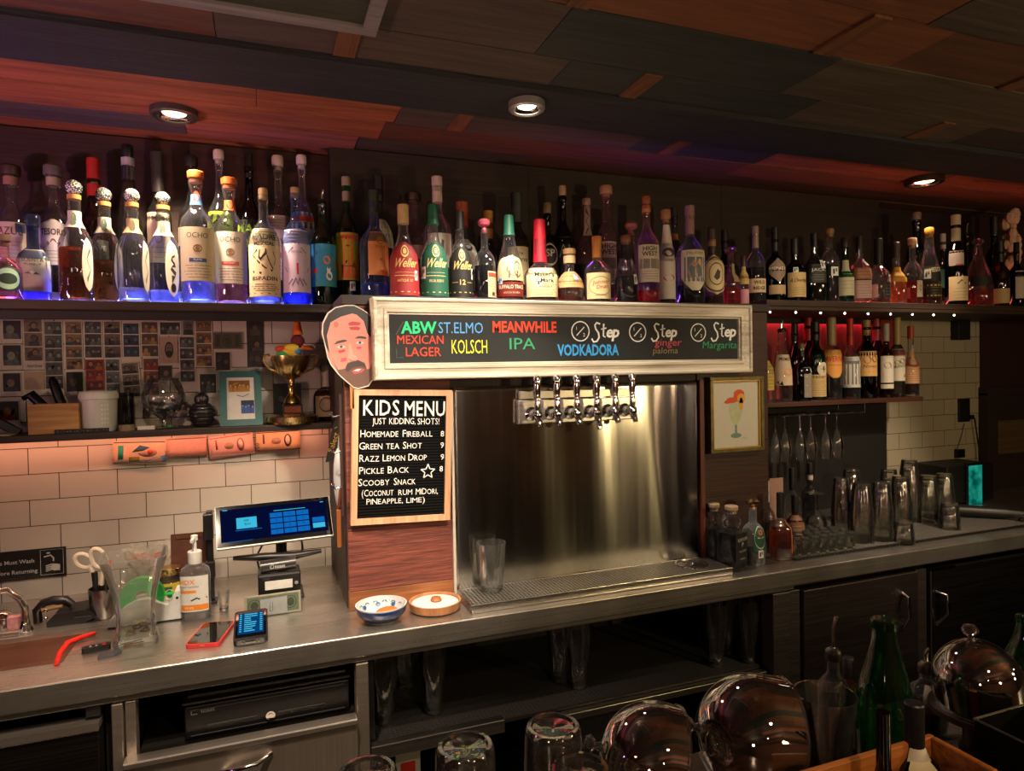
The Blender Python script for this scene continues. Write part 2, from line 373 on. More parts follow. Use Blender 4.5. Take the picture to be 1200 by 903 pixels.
# upper boarding coloured red for the LED light, lower boarding black, between the tap wall and the tiles on the right
struct(MB().box((1.64, YT - .012, 1.40), (2.8351, YT + .02, 1.80)), 'trim_1', P('#8c2a2a', .55, scale=8))
struct(MB().box((1.64, YT - .014, .9), (2.7766, YT + .02, 1.40)), 'trim_2', P('#0c0706', .7))
# dark red wall and wainscot past the tiles
struct(MB().box((XW, YT - .005, 1.40), (5.2, YT + .02, 2.30)), 'trim_3', P('#2a0b08', .7, scale=5))
mb = MB().box((XW, YT - .03, .0), (5.2, YT + .02, 1.40)).box((XW - .01, YT - .05, 1.39), (5.2, YT + .02, 1.43))
mb.box((XW - .01, YT - .045, .9), (XW + .07, YT, 1.40)).box((XW + .07, YT - .04, 1.10), (5.2, YT, 1.14))
struct(mb, 'trim_4', WOOD('#150c07', '#2b1a0e', .6, 0))
r = (3.489, 1.0857, 4.15, 1.2575)
struct(MB().box((r[0], YT - .042, r[1]), (r[2], YT - .028, r[3])), 'trim_5', WOOD('#3b2b1c', '#57452f', .6, 0))
# wide board wall above the middle shelf
pr = (0.2213, 1.9881, 2.6388, 2.377)
struct(MB().box((pr[0], 2.26, 1.80), (pr[2], 2.376, 2.30)).box((pr[0] + .7, 2.2585, 1.8), (pr[0] + .704, 2.262, 2.3)).box((pr[0] + 1.55, 2.2585, 1.8), (pr[0] + 1.554, 2.262, 2.3)), 'trim_6', [w_panel])
struct(MB().box((-2.5, YT - .008, 1.79), (pr[0], YT + .02, 2.30)), 'trim_7', WOOD('#1d0b08', '#35140d', .6, 0, .7))

# ceiling: old boards of many colours, each board its own length, no two flush
wd = [WOOD('#5a2f1e', '#a05c38', .7, 0), WOOD('#2c2622', '#4e423a', .75, 0), WOOD('#35211a', '#5e3a28', .7, 0), WOOD('#51301c', '#7c4a2c', .7, 0),
      WOOD('#0d0e11', '#22252a', .8, 0, 1.3, .6), WOOD('#302c26', '#544a3c', .7, 0), WOOD('#4a2c1a', '#744a2c', .7, 1, 1.5), WOOD('#161a18', '#2b332f', .75, 0)]
mb = MB(); edges = [-3.4, -3.0, -2.6, -2.2, -1.8, -1.45, -1.15, -.85, -.6, -.35, -.1, .16, .4, .62, .86, 1.07, 1.255, 1.47, 1.62, 1.84, 2.005, 2.15, 2.28, 2.42]
seams = {20: [(-3.2, .36, 0), (.36, 1.7, 2), (1.7, 3.6, 3), (3.6, 5.2, 2)], 19: [(-3.2, .0, 0), (.0, .385, 0), (.385, 1.18, 1), (1.18, 1.72, 7), (1.72, 3.2, 0), (3.2, 5.2, 2)],
         18: [(-3.2, 5.2, 4)], 17: [(-3.2, -.08, 2), (-.08, .72, 1), (.72, 1.5, 7), (1.5, 2.2, 5), (2.2, 5.2, 7)],
         16: [(-3.2, .0, 2), (.0, .62, 1), (.62, 1.35, 7), (1.35, 5.2, 5)], 15: [(-3.2, -.2, 1), (-.2, .36, 5), (.36, 1.5, 3), (1.5, 5.2, 2)],
         21: [(-3.2, -.2, 1), (-.2, .3, 0), (.3, .9, 1), (.9, 5.2, 2)], 22: [(-3.2, .6, 0), (.6, 5.2, 2)]}
for i in range(len(edges) - 1):
    row = seams.get(i)
    if not row:
        row = []; x = -3.2
        while x < 5.2:
            L_ = rnd.uniform(.9, 2.0); row.append((x, min(5.2, x + L_), rnd.choice([0, 1, 2, 3, 5, 7, 2, 3]))); x += L_
    for x0, x1, mi in row:
        dz = rnd.uniform(0, .006) - (.016 if i == 18 else 0)
        mb.box((x0 + .001, edges[i] + .0015, 2.302 + dz), (x1 - .001, edges[i + 1] - .0015, 2.33), mi)
mb.box((-3.2, -3.4, 2.328), (5.2, 2.5, 2.36), 4)
for x, i in ((.17, 17), (.93, 17), (.545, 19), (1.30, 19), (2.0, 17), (.60, 15), (1.25, 15), (-.9, 19), (2.55, 19), (1.9, 15)):   # short tan end pieces let in across the boards
    mb.box((x, edges[i] + .006, 2.3000), (x + .05, edges[i + 1] - .006, 2.31), 6)
struct(mb, 'ceiling', wd)
# boarded-over hatch with a pale painted frame near the bar
h0 = (0.2466, 1.4706, 2.3); h1 = (-0.0434, 1.4417, 2.3)
mb = MB().box((-.55, h0[1] - .03, 2.286), (h0[0], h0[1], 2.30)).box((h0[0] - .03, .7, 2.286), (h0[0], h0[1] - .03, 2.30))
mb.box((-.55, .7, 2.294), (h0[0] - .03, h0[1] - .03, 2.303), 1)
struct(mb, 'trim_8', [WOOD('#5c5a5c', '#8a888a', .6, 0), WOOD('#20251a', '#3a4030', .7, 0)])

# downlights in the ceiling
lens = [P('#d8d4c8', .2, metal=1)]
def spot(name, loc, aim, watts, col, half, rad=.03, blend=.6, parent=None):
    ld = bpy.data.lights.new(name, 'SPOT'); ld.energy = watts; ld.color = col; ld.spot_size = math.radians(2 * half); ld.spot_blend = blend; ld.shadow_soft_size = rad
    o = bpy.data.objects.new(name, ld); COL.objects.link(o); o.location = loc
    o.rotation_euler = (Vector(aim) - Vector(loc)).to_track_quat('-Z', 'Y').to_euler(); return o
dl_labels = ['round recessed ceiling downlight with dark trim above the clear tequila bottles', 'small white-lensed ceiling downlight above the framed chalk sign', 'round ceiling downlight tilted in its trim near the dark end of the room']
for k, (x, y, rr, wt, c, half, tl, gw) in enumerate(DOWNLIGHTS):
    zc = 2.272 if k == 1 else 2.290
    t = thing('ceiling_downlight', dl_labels[k], 'downlight', (x, y, zc), 'round downlights in the board ceiling')
    MB().lathe([(rr * .72, .004), (rr * .72, -.004), (rr * .86, -.007), (rr, -.003), (rr, .016)], 32, cap=(False, False)).build('trim_ring', P(('#5a5450', '#b0aca8', '#4a3830')[k], .35, metal=.7), t)
    MB().lathe([(rr * .715, -.002), (rr * .66, .003), (rr * .5, .009), (.0, .010)], 32, cap=(False, False)).build('reflector', STEEL((.8, .78, .72), .12), t)
    MB().sphere((0, 0, .007), rr * .52, 20, sc=(1, 1, .22), lo=-90, hi=0).build('lamp_lens', EM(c, gw), t)
    lo = spot('downlight_lamp', (x, y, zc - .02), (x + tl[0], y + tl[1], zc - 1), wt, c, half, rad=rr * .5)
for x, y, wt, c, aim, half in BEHIND:
    spot('downlight_lamp', (x, y, 2.285), aim, wt, c, half, rad=.035)

for p, aim, wt, c, half in CEILING_FILL:
    spot('ceiling_fill_spot', p, aim, wt, c, half, rad=.05, blend=1.0)
for p, rr, wt, c in UNSEEN_POINTS:
    ld = bpy.data.lights.new('unseen_point_lamp', 'POINT'); ld.energy = wt; ld.color = c; ld.shadow_soft_size = rr
    o = bpy.data.objects.new('unseen_point_lamp', ld); COL.objects.link(o); o.location = p

# ------------------------------------------------------------------ shelves
w_shelf = WOOD('#1c120c', '#3a281a', .55, 0)
ZL, ZC, ZR = 1.769, 1.772, 1.790
o = MB().box((-1.3, 2.10, 1.744), (.203, 2.358, ZL)).build('wall_shelf', w_shelf, bev=.002); tag(o, 'long dark wooden shelf of clear tequila and mezcal bottles above the photo wall', 'shelf')
o = MB().box((-1.3, 2.16, 1.722), (.2, 2.18, 1.744)).build('shelf_batten', P('#0d0907', .6), o); o.parent = bpy.data.objects['wall_shelf']
o = MB().box((1.655, 1.872, 1.768), (4.4, 2.355, ZR)).box((1.655, 1.875, 1.755), (4.4, 1.9, 1.768)).build('wall_shelf', w_shelf, bev=.002); tag(o, 'long dark upper shelf of whiskey bottles running to the dark end of the bar', 'shelf')
o = MB().box((-1.3, 2.20, 1.382), (.203, 2.358, 1.402)).build('wall_shelf', WOOD('#1d120c', '#33231a', .5, 0), bev=.002); tag(o, 'narrow dark shelf of trinkets below the photo strips on the tiled wall', 'shelf')
sr = (2.7296, 2.12, 1.4051)
o = MB().box((1.655, 2.12, 1.392), (sr[0], 2.345, 1.411)).build('wall_shelf', WOOD('#2a140c', '#4a2616', .5, 0), bev=.002); tag(o, 'short wooden shelf of amaro bottles above the hanging flutes', 'shelf')
# LED strips: an aluminium channel with a glowing diffuser
def led(name, label, segs, base=None):
    """segs: list of (p0, p1, colour key, normal) ; channel lies along x"""
    x0, y0, z0 = segs[0][0]; x1 = segs[-1][1][0]
    t = thing(name, label, 'led strip', (x0, y0, z0), 'LED strips on the shelves')
    nz = segs[0][3]; mb = MB()
    mb.box((x0, y0 - .007, z0 - (.0 if nz > 0 else -.004)), (x1, y0 + .007, z0 + (.004 if nz > 0 else .008)))
    if nz > 0: mb.box((x0, y0 + .007, z0), (x1, y0 + .009, z0 + .034))  # tall back lip added to keep the glow off the wall behind
    mb.build('channel', P('#8a8a8a', .4, metal=1), t, world=True)
    for a, b, c, q in segs:
        e = MB(); z = a[2] + (.004 if q > 0 else .0)
        e.box((a[0], a[1] - .005, z if q > 0 else z - .003), (b[0], a[1] + .005, z + .003 if q > 0 else z + .004)); o = e.build('diffuser', EM(LED[c][0], LED[c][1]), t, world=True)
        o['label'] = 'glowing %s diffuser' % c
    return t
led('led_strip', 'blue glowing LED strip lying behind the tequila bottles on the left shelf', [((-1.25, 2.212, ZL), (-.66, 2.212, ZL), 'red', 1), ((-.66, 2.212, ZL), (-.55, 2.212, ZL), 'violet', 1), ((-.55, 2.212, ZL), (.28, 2.212, ZL), 'blue', 1)])
led('led_strip', 'red and violet LED strip lying behind the whiskey bottles above the chalk sign', [((.38, 2.05, ZC), (.86, 2.05, ZC), 'crimson', 1), ((.86, 2.05, ZC), (1.2, 2.05, ZC), 'red', 1), ((1.2, 2.05, ZC), (1.64, 2.05, ZC), 'violet', 1)])
led('led_strip', 'dim red LED strip lying behind the bottles of the dark right shelf', [((2.0, 2.02, ZR), (3.6, 2.02, ZR), 'crimson', 1)])
led('led_strip', 'orange LED strip under the trinket shelf lighting the white tiles', [((-1.25, 2.30, 1.3805), (.19, 2.30, 1.3805), 'amber', -1)])
t = led('led_strip', 'row of tiny red LEDs under the upper shelf above the amaro bottles', [((1.68, 2.338, 1.764), (2.68, 2.338, 1.764), 'red', -1)])
MB().box((1.68, 2.324, 1.744), (2.68, 2.327, 1.768)).build('front_shield', P('#0c0a0a', .6), t, world=True)  # dark strip added to hide the glowing diffuser from the front
for k in range(9):
    MB().sphere((1.72 + k * .118, 1.93, 1.752), .0035, 8).build('led_bulb', EM((1, .75, .7), 14), t, world=True)

# ------------------------------------------------------------------ tap wall (built-out column)
plk = [WOOD('#371812', '#86463a', .55, 0, 2.2, .5), WOOD('#2e1510', '#6c382c', .55, 0, 2.0, .5), WOOD('#5a3420', '#a4683f', .5, 0, 1.2), WOOD('#160b07', '#2a150d', .6, 2), WOOD('#1d0d08', '#3a1d12', .55, 0)]
mb = MB()
for z0, z1, mi in ((.9004, .952, 2), (.953, 1.128, 0), (1.129, 1.20, 1), (1.201, 1.42, 0), (1.421, 1.60, 1), (1.601, 1.745, 1)):
    mb.box((.207, 1.872, z0), (.505, 1.90, z1), mi)
mb.box((.204, 1.90, .9004), (.25, 2.36, 1.745), 3)                       # side face
mb.box((.25, 1.878, .9004), (1.36, 2.36, 1.745), 3)
mb.box((1.36, 1.874, .9004), (1.655, 2.36, 1.30), 4).box((1.36, 1.872, 1.3015), (1.655, 2.36, 1.745), 4)
mb.box((.203, 1.865, 1.7455), (1.66, 2.36, ZC), 3)
struct(mb, 'wall_tap_column', plk, bev=.0015)
struct(MB().box((1.358, 1.855, .9), (1.374, 1.874, 1.515)), 'trim_9', WOOD('#3a1a12', '#6e3524', .5, 2))
struct(MB().box((.504, 1.862, .9), (.5115, 1.874, 1.50)), 'trim_10', P('#b9b2a6', .5))
# stainless back plate with gentle dents
def steelplate():
    m, nt, out, N = nodes('brushed_back_plate'); L = nt.links.new
    tc = N('ShaderNodeTexCoord'); mp = N('ShaderNodeMapping'); mp.inputs['Scale'].default_value = (30, 30, .6); L(tc.outputs['Object'], mp.inputs[0])
    n1 = N('ShaderNodeTexNoise'); n1.inputs['Scale'].default_value = 2; n1.inputs['Detail'].default_value = 5; L(mp.outputs[0], n1.inputs['Vector'])
    n2 = N('ShaderNodeTexNoise'); n2.inputs['Scale'].default_value = 5; n2.inputs['Detail'].default_value = 8; L(tc.outputs['Object'], n2.inputs['Vector'])
    b = N('ShaderNodeBsdfAnisotropic') if False else N('ShaderNodeBsdfPrincipled'); b.inputs['Metallic'].default_value = 1
    b.inputs['Anisotropic'].default_value = .94
    tg = N('ShaderNodeCombineXYZ'); tg.inputs[2].default_value = 1.0
    L(tg.outputs[0], b.inputs['Tangent'])
    mx = N('ShaderNodeMix', data_type='RGBA'); mx.inputs[6].default_value = (.30, .295, .28, 1); mx.inputs[7].default_value = (.50, .48, .44, 1); L(n2.outputs['Fac'], mx.inputs[0]); L(mx.outputs[2], b.inputs['Base Color'])
    mr = N('ShaderNodeMapRange'); mr.inputs['To Min'].default_value = .12; mr.inputs['To Max'].default_value = .20; L(n1.outputs['Fac'], mr.inputs[0]); L(mr.outputs[0], b.inputs['Roughness'])
    bp = N('ShaderNodeBump'); bp.inputs['Strength'].default_value = .02; bp.inputs['Distance'].default_value = .002; L(n1.outputs['Fac'], bp.inputs['Height']); L(bp.outputs[0], b.inputs['Normal'])
    L(b.outputs[0], out.inputs[0]); return m
mb = MB(); nx, nz = 90, 40; V = []; F = []
for j in range(nz + 1):
    for i in range(nx + 1):
        u = i / nx; v = j / nz; x = .512 + u * (1.357 - .512)
        d = .0016 * math.sin(9 * u + 1.5 * math.sin(3 * v)) + .0010 * math.sin(23 * u + 2.0 * v) + .0022 * math.exp(-((u - .78 - .06 * (1 - v)) / .03) ** 2) * (1 - v) + .0012 * math.exp(-((u - .9) / .02) ** 2) * v
        V.append((x, 1.8660 - d, .9 + v * .612))
for j in range(nz):
    for i in range(nx): a = j * (nx + 1) + i; F.append((a, a + 1, a + nx + 2, a + nx + 1))
mb.add(V, F, 0, True)
o = mb.build('steel_back_plate', [steelplate()]); tag(o, 'large brushed stainless back plate on the wall behind the beer taps', 'panel')
o.modifiers.new('thick', 'SOLIDIFY').thickness = -.004
# ------------------------------------------------------------------ counter
st_top = STEEL((.68, .64, .59), .28, 0, wear=.5, metal=.93); st_front = STEEL((.64, .58, .52), .33, 0, wear=.2, metal=.93)
YF = 1.687
sx1 = -.452; sy0, sy1 = 1.80, 2.02
mb = MB().prism([(-1.4, YF), (4.2, YF), (4.2, 2.358), (-1.4, 2.358), (-1.4, sy1), (sx1, sy1), (sx1, sy0), (-1.4, sy0)], .868, .9, lambda u, v, t: Vector((u, v, t)))
mb.box((-1.4, YF - .002, .846), (4.2, YF + .012, .9003)).box((-1.4, YF + .012, .828), (1.6, YF + .03, .846))
o = mb.build('steel_worktop', [st_top], bev=.004, seg=3); tag(o, 'continuous stainless steel back bar worktop with a folded front edge', 'worktop')
mb = MB()
mb.box((-1.3, sy0 + .002, .830), (sx1 - .002, sy1 - .002, .834)).box((-1.3, sy0 + .002, .834), (sx1 - .002, sy0 + .006, .89)).box((-1.3, sy1 - .006, .834), (sx1 - .002, sy1 - .002, .89)).box((sx1 - .006, sy0 + .006, .834), (sx1 - .002, sy1 - .006, .89))
o = mb.build('sink_basin', STEEL((.42, .26, .20), .4, 0, wear=.3)); tag(o, 'dark reddish hand sink basin set into the worktop beside the chrome faucet', 'sink')
# cabinets under the worktop
dk = P('#0a0807', .6); stx = STEEL((.52, .46, .40), .4, 0, wear=.2, metal=.93); stdoor = STEEL((.40, .35, .31), .36, 0, wear=.2); stdk = STEEL((.20, .18, .17), .4, 0, wear=.2)
def carcass(t, x0, x1, zt=.826, zb=.06, y0=1.74, name='cabinet_body'):
    return MB().box((x0, 2.30, zb), (x1, 2.34, zt)).box((x0, y0, zb), (x0 + .018, 2.30, zt)).box((x1 - .018, y0, zb), (x1, 2.30, zt)).box((x0 + .018, y0, zb), (x1 - .018, 2.30, zb + .02)).box((x0 + .018, y0, zt - .008), (x1 - .018, 2.30, zt)).build(name, dk, t, world=True)
def feet(t, x0, x1):
    for x in (x0 + .05, x1 - .05):
        for y in (1.80, 2.26): MB().cyl((x, y, 0), (x, y, .06), .02, n=10).build('foot', dk, t, world=True)
# under-sink cooler with a dark stainless door
xa = -0.3365
t = thing('undercounter_cooler', 'low cooler with a dark steel door below the sink', 'cooler', (-.8, 2.0, 0))
carcass(t, -1.3, xa - .002); feet(t, -1.3, xa)
d = MB().box((-1.28, 1.690, .09), (-0.359, 1.736, .780)).build('door', STEEL((.10, .09, .085), .35, 0), t, world=True, bev=.004)
MB().box((-1.28, 1.684, .781), (-0.359, 1.73, .797)).build('door_edge', st_front, d, shift=None); bpy.data.objects['door_edge'].location = -t.location
lt = (-0.3724, 1.7, 0.8177)
b = MB().box((lt[0] - .014, 1.70, lt[2] - .012), (lt[0] + .014, 1.74, lt[2] + .012)).box((lt[0] - .025, 1.715, lt[2] + .004), (lt[0] + .025, 1.73, lt[2] + .01)).build('latch', P('#30302e', .4, metal=.5), t, world=True, bev=.001)
# drawer cabinet: open bay above for the cash drawer, stainless drawer below
xd0 = -0.2895; xd1 = 0.2034; xd2 = 0.233
t = thing('drawer_cabinet', 'stainless cabinet with an open bay over one wide drawer', 'cabinet', (-.06, 2.0, 0))
carcass(t, xa, xd2 - .003); feet(t, xa, xd2 - .003)
MB().box((xa, 1.695, .06), (xa + .022, 1.74, .826)).box((xa + .026, 1.70, .06), (xd0, 1.74, .826)).build('stile', stx, t, world=True, bev=.002)
MB().box((xd1 - .004, 1.695, .06), (xd2 - .003, 1.74, .826)).build('stile', stx, t, world=True, bev=.002)
MB().box((xd0, 1.745, .680), (xd1 - .004, 2.30, .69)).build('bay_floor', dk, t, world=True)
d = MB().box((xa + .024, 1.672, .22), (xd1 - .006, 1.694, .690)).build('drawer', STEEL((.60, .51, .43), .36, 2, wear=.25, metal=.90), t, world=True, bev=.003)
d2 = MB().box((xa + .024, 1.662, .690), (xd1 - .006, 1.700, .704)).build('drawer_rim', st_front, d, bev=.003); d2.location = -t.location
hp = (-0.0666, 1.665, 0.6453)
d3 = MB().tube([(hp[0] - .045, 1.672, hp[2] - .006), (hp[0] - .02, 1.648, hp[2] + .002), (hp[0] + .03, 1.645, hp[2] + .008), (hp[0] + .062, 1.672, hp[2] + .012)], .006, 10).build('drawer_handle', CHROME(), d); d3.location = -t.location
# cash drawer
cx0 = -0.195; cx1 = 0.1861
t = thing('cash_drawer', 'black locking cash drawer sitting in the open bay under the payment screen', 'cash drawer', ((cx0 + cx1) / 2, 1.95, .690))
MB().box((cx0 + .004, 1.762, .692), (cx1 - .004, 2.16, .790)).build('drawer_case', P('#101010', .4), t, world=True, bev=.003)
f = MB().box((cx0, 1.738, .694), (cx1, 1.76, .772)).build('drawer_front', P('#0c0c0d', .35), t, world=True, bev=.003)
MB().box((cx0 - .004, 1.732, .780), (cx1 + .002, 1.77, .785)).build('bright_lip', STEEL((.7, .68, .6), .25), t, world=True)
g = XZ(cx0, .694, 1.738); mb = MB()
mb.text('toast', .035, .060, .011, g, .0008, 0, al='L', bold=.01); mb.rect(.014, .058, .028, .060, g, .0008).rect(.014, .068, .028, .070, g, .0008).rect(.014, .058, .016, .070, g, .0008)
mb.build('logo', P('#8a8a88', .5), t, world=True)
mb = MB()
for a in (.05, .21): mb.box((cx0 + a, 1.7355, .722), (cx0 + a + .11, 1.739, .7235))
mb.box((cx0 + .012, 1.7355, .762), (cx1 - .012, 1.739, .7635)).box((cx0 + .012, 1.7355, .702), (cx1 - .012, 1.739, .7035)); mb.build('front_grooves', P('#3a3a3a', .3), t, world=True)
lk = (-0.0041, 1.738, 0.7207)
MB().cyl((lk[0], 1.742, lk[2]), (lk[0], 1.728, lk[2]), .011, n=20).cyl((lk[0], 1.729, lk[2]), (lk[0], 1.7265, lk[2]), .006, n=16).build('key_lock', CHROME(), t, world=True)
# open glass cupboard in the middle
xo1 = 1.5099; xo2 = 1.579
t = thing('open_glass_cupboard', 'open dark cupboard with steel shelf rails below the beer taps', 'cabinet', (.85, 2.0, 0))
carcass(t, xd2, xo2, y0=1.75); feet(t, xd2, xo2)
MB().box((xo1, 1.695, .06), (xo2, 1.75, .826)).build('stile', stdk, t, world=True, bev=.002)
MB().box((xd2 + .019, 1.745, .570), (xo1 - .002, 2.299, .578)).box((xd2 + .019, 2.255, .578), (xo1, 2.29, .80)).build('shelf', P('#17120f', .5), t, world=True)
MB().box((xd2 + .002, 1.715, .560), (.60, 1.744, .596)).build('shelf_rail', STEEL((.55, .53, .5), .3, 0), t, world=True, bev=.002)
MB().box((.78, 1.72, .548), (xo1 - .002, 1.744, .569)).build('shelf_rail', STEEL((.45, .43, .4), .3, 0), t, world=True, bev=.002)
MB().box((.82, 1.755, .40), (1.05, 1.775, .55)).box((xd2 + .02, 1.76, .24), (xo1, 2.29, .25)).build('lower_shelf', dk, t, world=True)
# two-door cooler on the right
t = thing('back_bar_cooler', 'dark two-door steel cooler under the right half of the worktop', 'cooler', (2.4, 2.0, 0))
carcass(t, xo2 + .003, 3.6, zt=.826); feet(t, xo2 + .003, 3.6)
xr = [1.6275, 2.1399, 2.2028, 2.98]
MB().box((xo2 + .003, 1.70, .06), (xr[0] - .004, 1.74, .826)).build('stile', stdk, t, world=True, bev=.002)
MB().box((xr[1] + .004, 1.70, .06), (xr[2] - .004, 1.74, .826)).build('stile', stdk, t, world=True, bev=.002)
for k, (a, b, hxp) in enumerate(((xr[0], xr[1], (2.0657, 1.68, 0.7385)), (xr[2], xr[3], (2.2275, 1.68, 0.7224)))):
    d = MB().box((a, 1.686, .10), (b, 1.735, .825)).build('door', STEEL((.17, .14, .13) if k == 0 else (.07, .065, .065), .36, 0), t, world=True, bev=.003)
    q = -1 if k == 0 else 1
    h_ = MB().tube([(hxp[0], 1.686, hxp[2] + .02), (hxp[0] + .012 * q, 1.655, hxp[2] + .015), (hxp[0] + .014 * q, 1.65, hxp[2] - .05), (hxp[0], 1.686, hxp[2] - .10)], .006, 10).build('door_handle', CHROME(), d); h_.location = -t.location
    if k: 
        e_ = MB().box((a, 1.683, .40), (a + .006, 1.69, .825)).box((a, 1.683, .819), (a + .12, 1.69, .825)).build('bright_edge', CHROME(), d); e_.location = -t.location

# ================================================================== bottles
PROF = {
 'std':   [(.9, 0), (1, .02), (1, .56), (.97, .60), (.80, .665), (.50, .72), (.34, .76), (.31, .80), (.30, .94), (.36, .95), (.36, .99), (.30, 1)],
 'wine':  [(.92, 0), (1, .015), (1, .60), (.96, .65), (.78, .70), (.52, .75), (.40, .80), (.38, .94), (.44, .95), (.44, .985), (.38, 1)],
 'ocho':  [(.9, 0), (1, .02), (1, .58), (.97, .63), (.86, .68), (.62, .72), (.42, .76), (.32, .82), (.29, .88), (.40, .93), (.44, .97), (.40, 1)],
 'hex':   [(.92, 0), (1, .02), (1, .52), (.93, .58), (.70, .66), (.45, .73), (.37, .76), (.37, 1)],
 'squat': [(.92, 0), (1, .03), (1, .50), (.97, .56), (.85, .63), (.58, .69), (.36, .73), (.33, .78), (.33, 1)],
 'cone':  [(.92, 0), (1, .02), (1, .36), (.93, .46), (.74, .60), (.52, .74), (.40, .86), (.36, 1)],
 'bell':  [(.95, 0), (1, .02), (.97, .40), (.92, .50), (.72, .60), (.46, .68), (.36, .76), (.33, .88), (.37, .90), (.37, .96), (.33, 1)],
 'round': [(.74, 0), (.92, .06), (1, .20), (1, .30), (.93, .44), (.72, .55), (.44, .62), (.34, .66), (.32, .94), (.38, .95), (.38, 1)],
 'beer':  [(.92, 0), (1, .02), (1, .50), (.94, .58), (.77, .68), (.57, .78), (.45, .87), (.41, .945), (.46, .95), (.46, .99), (.40, 1)],
 'tall':  [(.92, 0), (1, .015), (1, .62), (.95, .66), (.72, .71), (.48, .75), (.40, .79), (.38, .95), (.44, .96), (.44, 1)],
 'wax':   [(.93, 0), (1, .02), (1, .44), (.95, .49), (.70, .55), (.46, .60), (.38, .65), (.36, 1)],
 'deca':  [(.95, 0), (1, .03), (.99, .34), (.86, .50), (.60, .68), (.40, .80), (.30, .88), (.28, 1)],
 'box':   [(.97, 0), (1, .02), (1, .60), (.96, .63), (.60, .66), (.50, .68), (.50, .70), (.62, .75), (.66, .82), (.58, .90), (.46, .94), (.46, 1)],
}
GK = dict(clear=((.95, .97, .96), .55, .65, .022, (.85, .9, 1.0)), frost=((.86, .90, .90), .4, .4, .16, (.8, .85, .9)), smoke=((.42, .42, .42), .4, .6, .02, (.5, .5, .5)),
          green=((.10, .46, .17), .35, .8, .018, (.1, .5, .2)), dgreen=((.05, .16, .08), .3, .5, .03, (.05, .3, .12)), amber=((.5, .22, .06), .3, .5, .04, (.6, .3, .1)),
          black=((.03, .025, .025), .3, .5, .02, (.08, .08, .08)), blue=((.62, .72, .95), .4, .6, .05, (.4, .6, 1)), pink=((.95, .78, .79), .5, .6, .04, (1, .6, .65)), brown=((.22, .09, .05), .3, .5, .03, (.3, .15, .08)))  # blue and pink tints put LED glow into clear glass
GK = {k: GLASS(v[0], v[1], v[2], v[3], v[4]) for k, v in GK.items()}
CREAM, INK, WHITE = '#d9cdb0', '#1c1714', '#dcdad4'
PLACED = []; BAND = {1.769: (2.102, 2.335), 1.772: (1.90, 2.255), 1.79: (1.885, 2.34), 1.411: (2.125, 2.34), .9: (1.70, 2.3)}
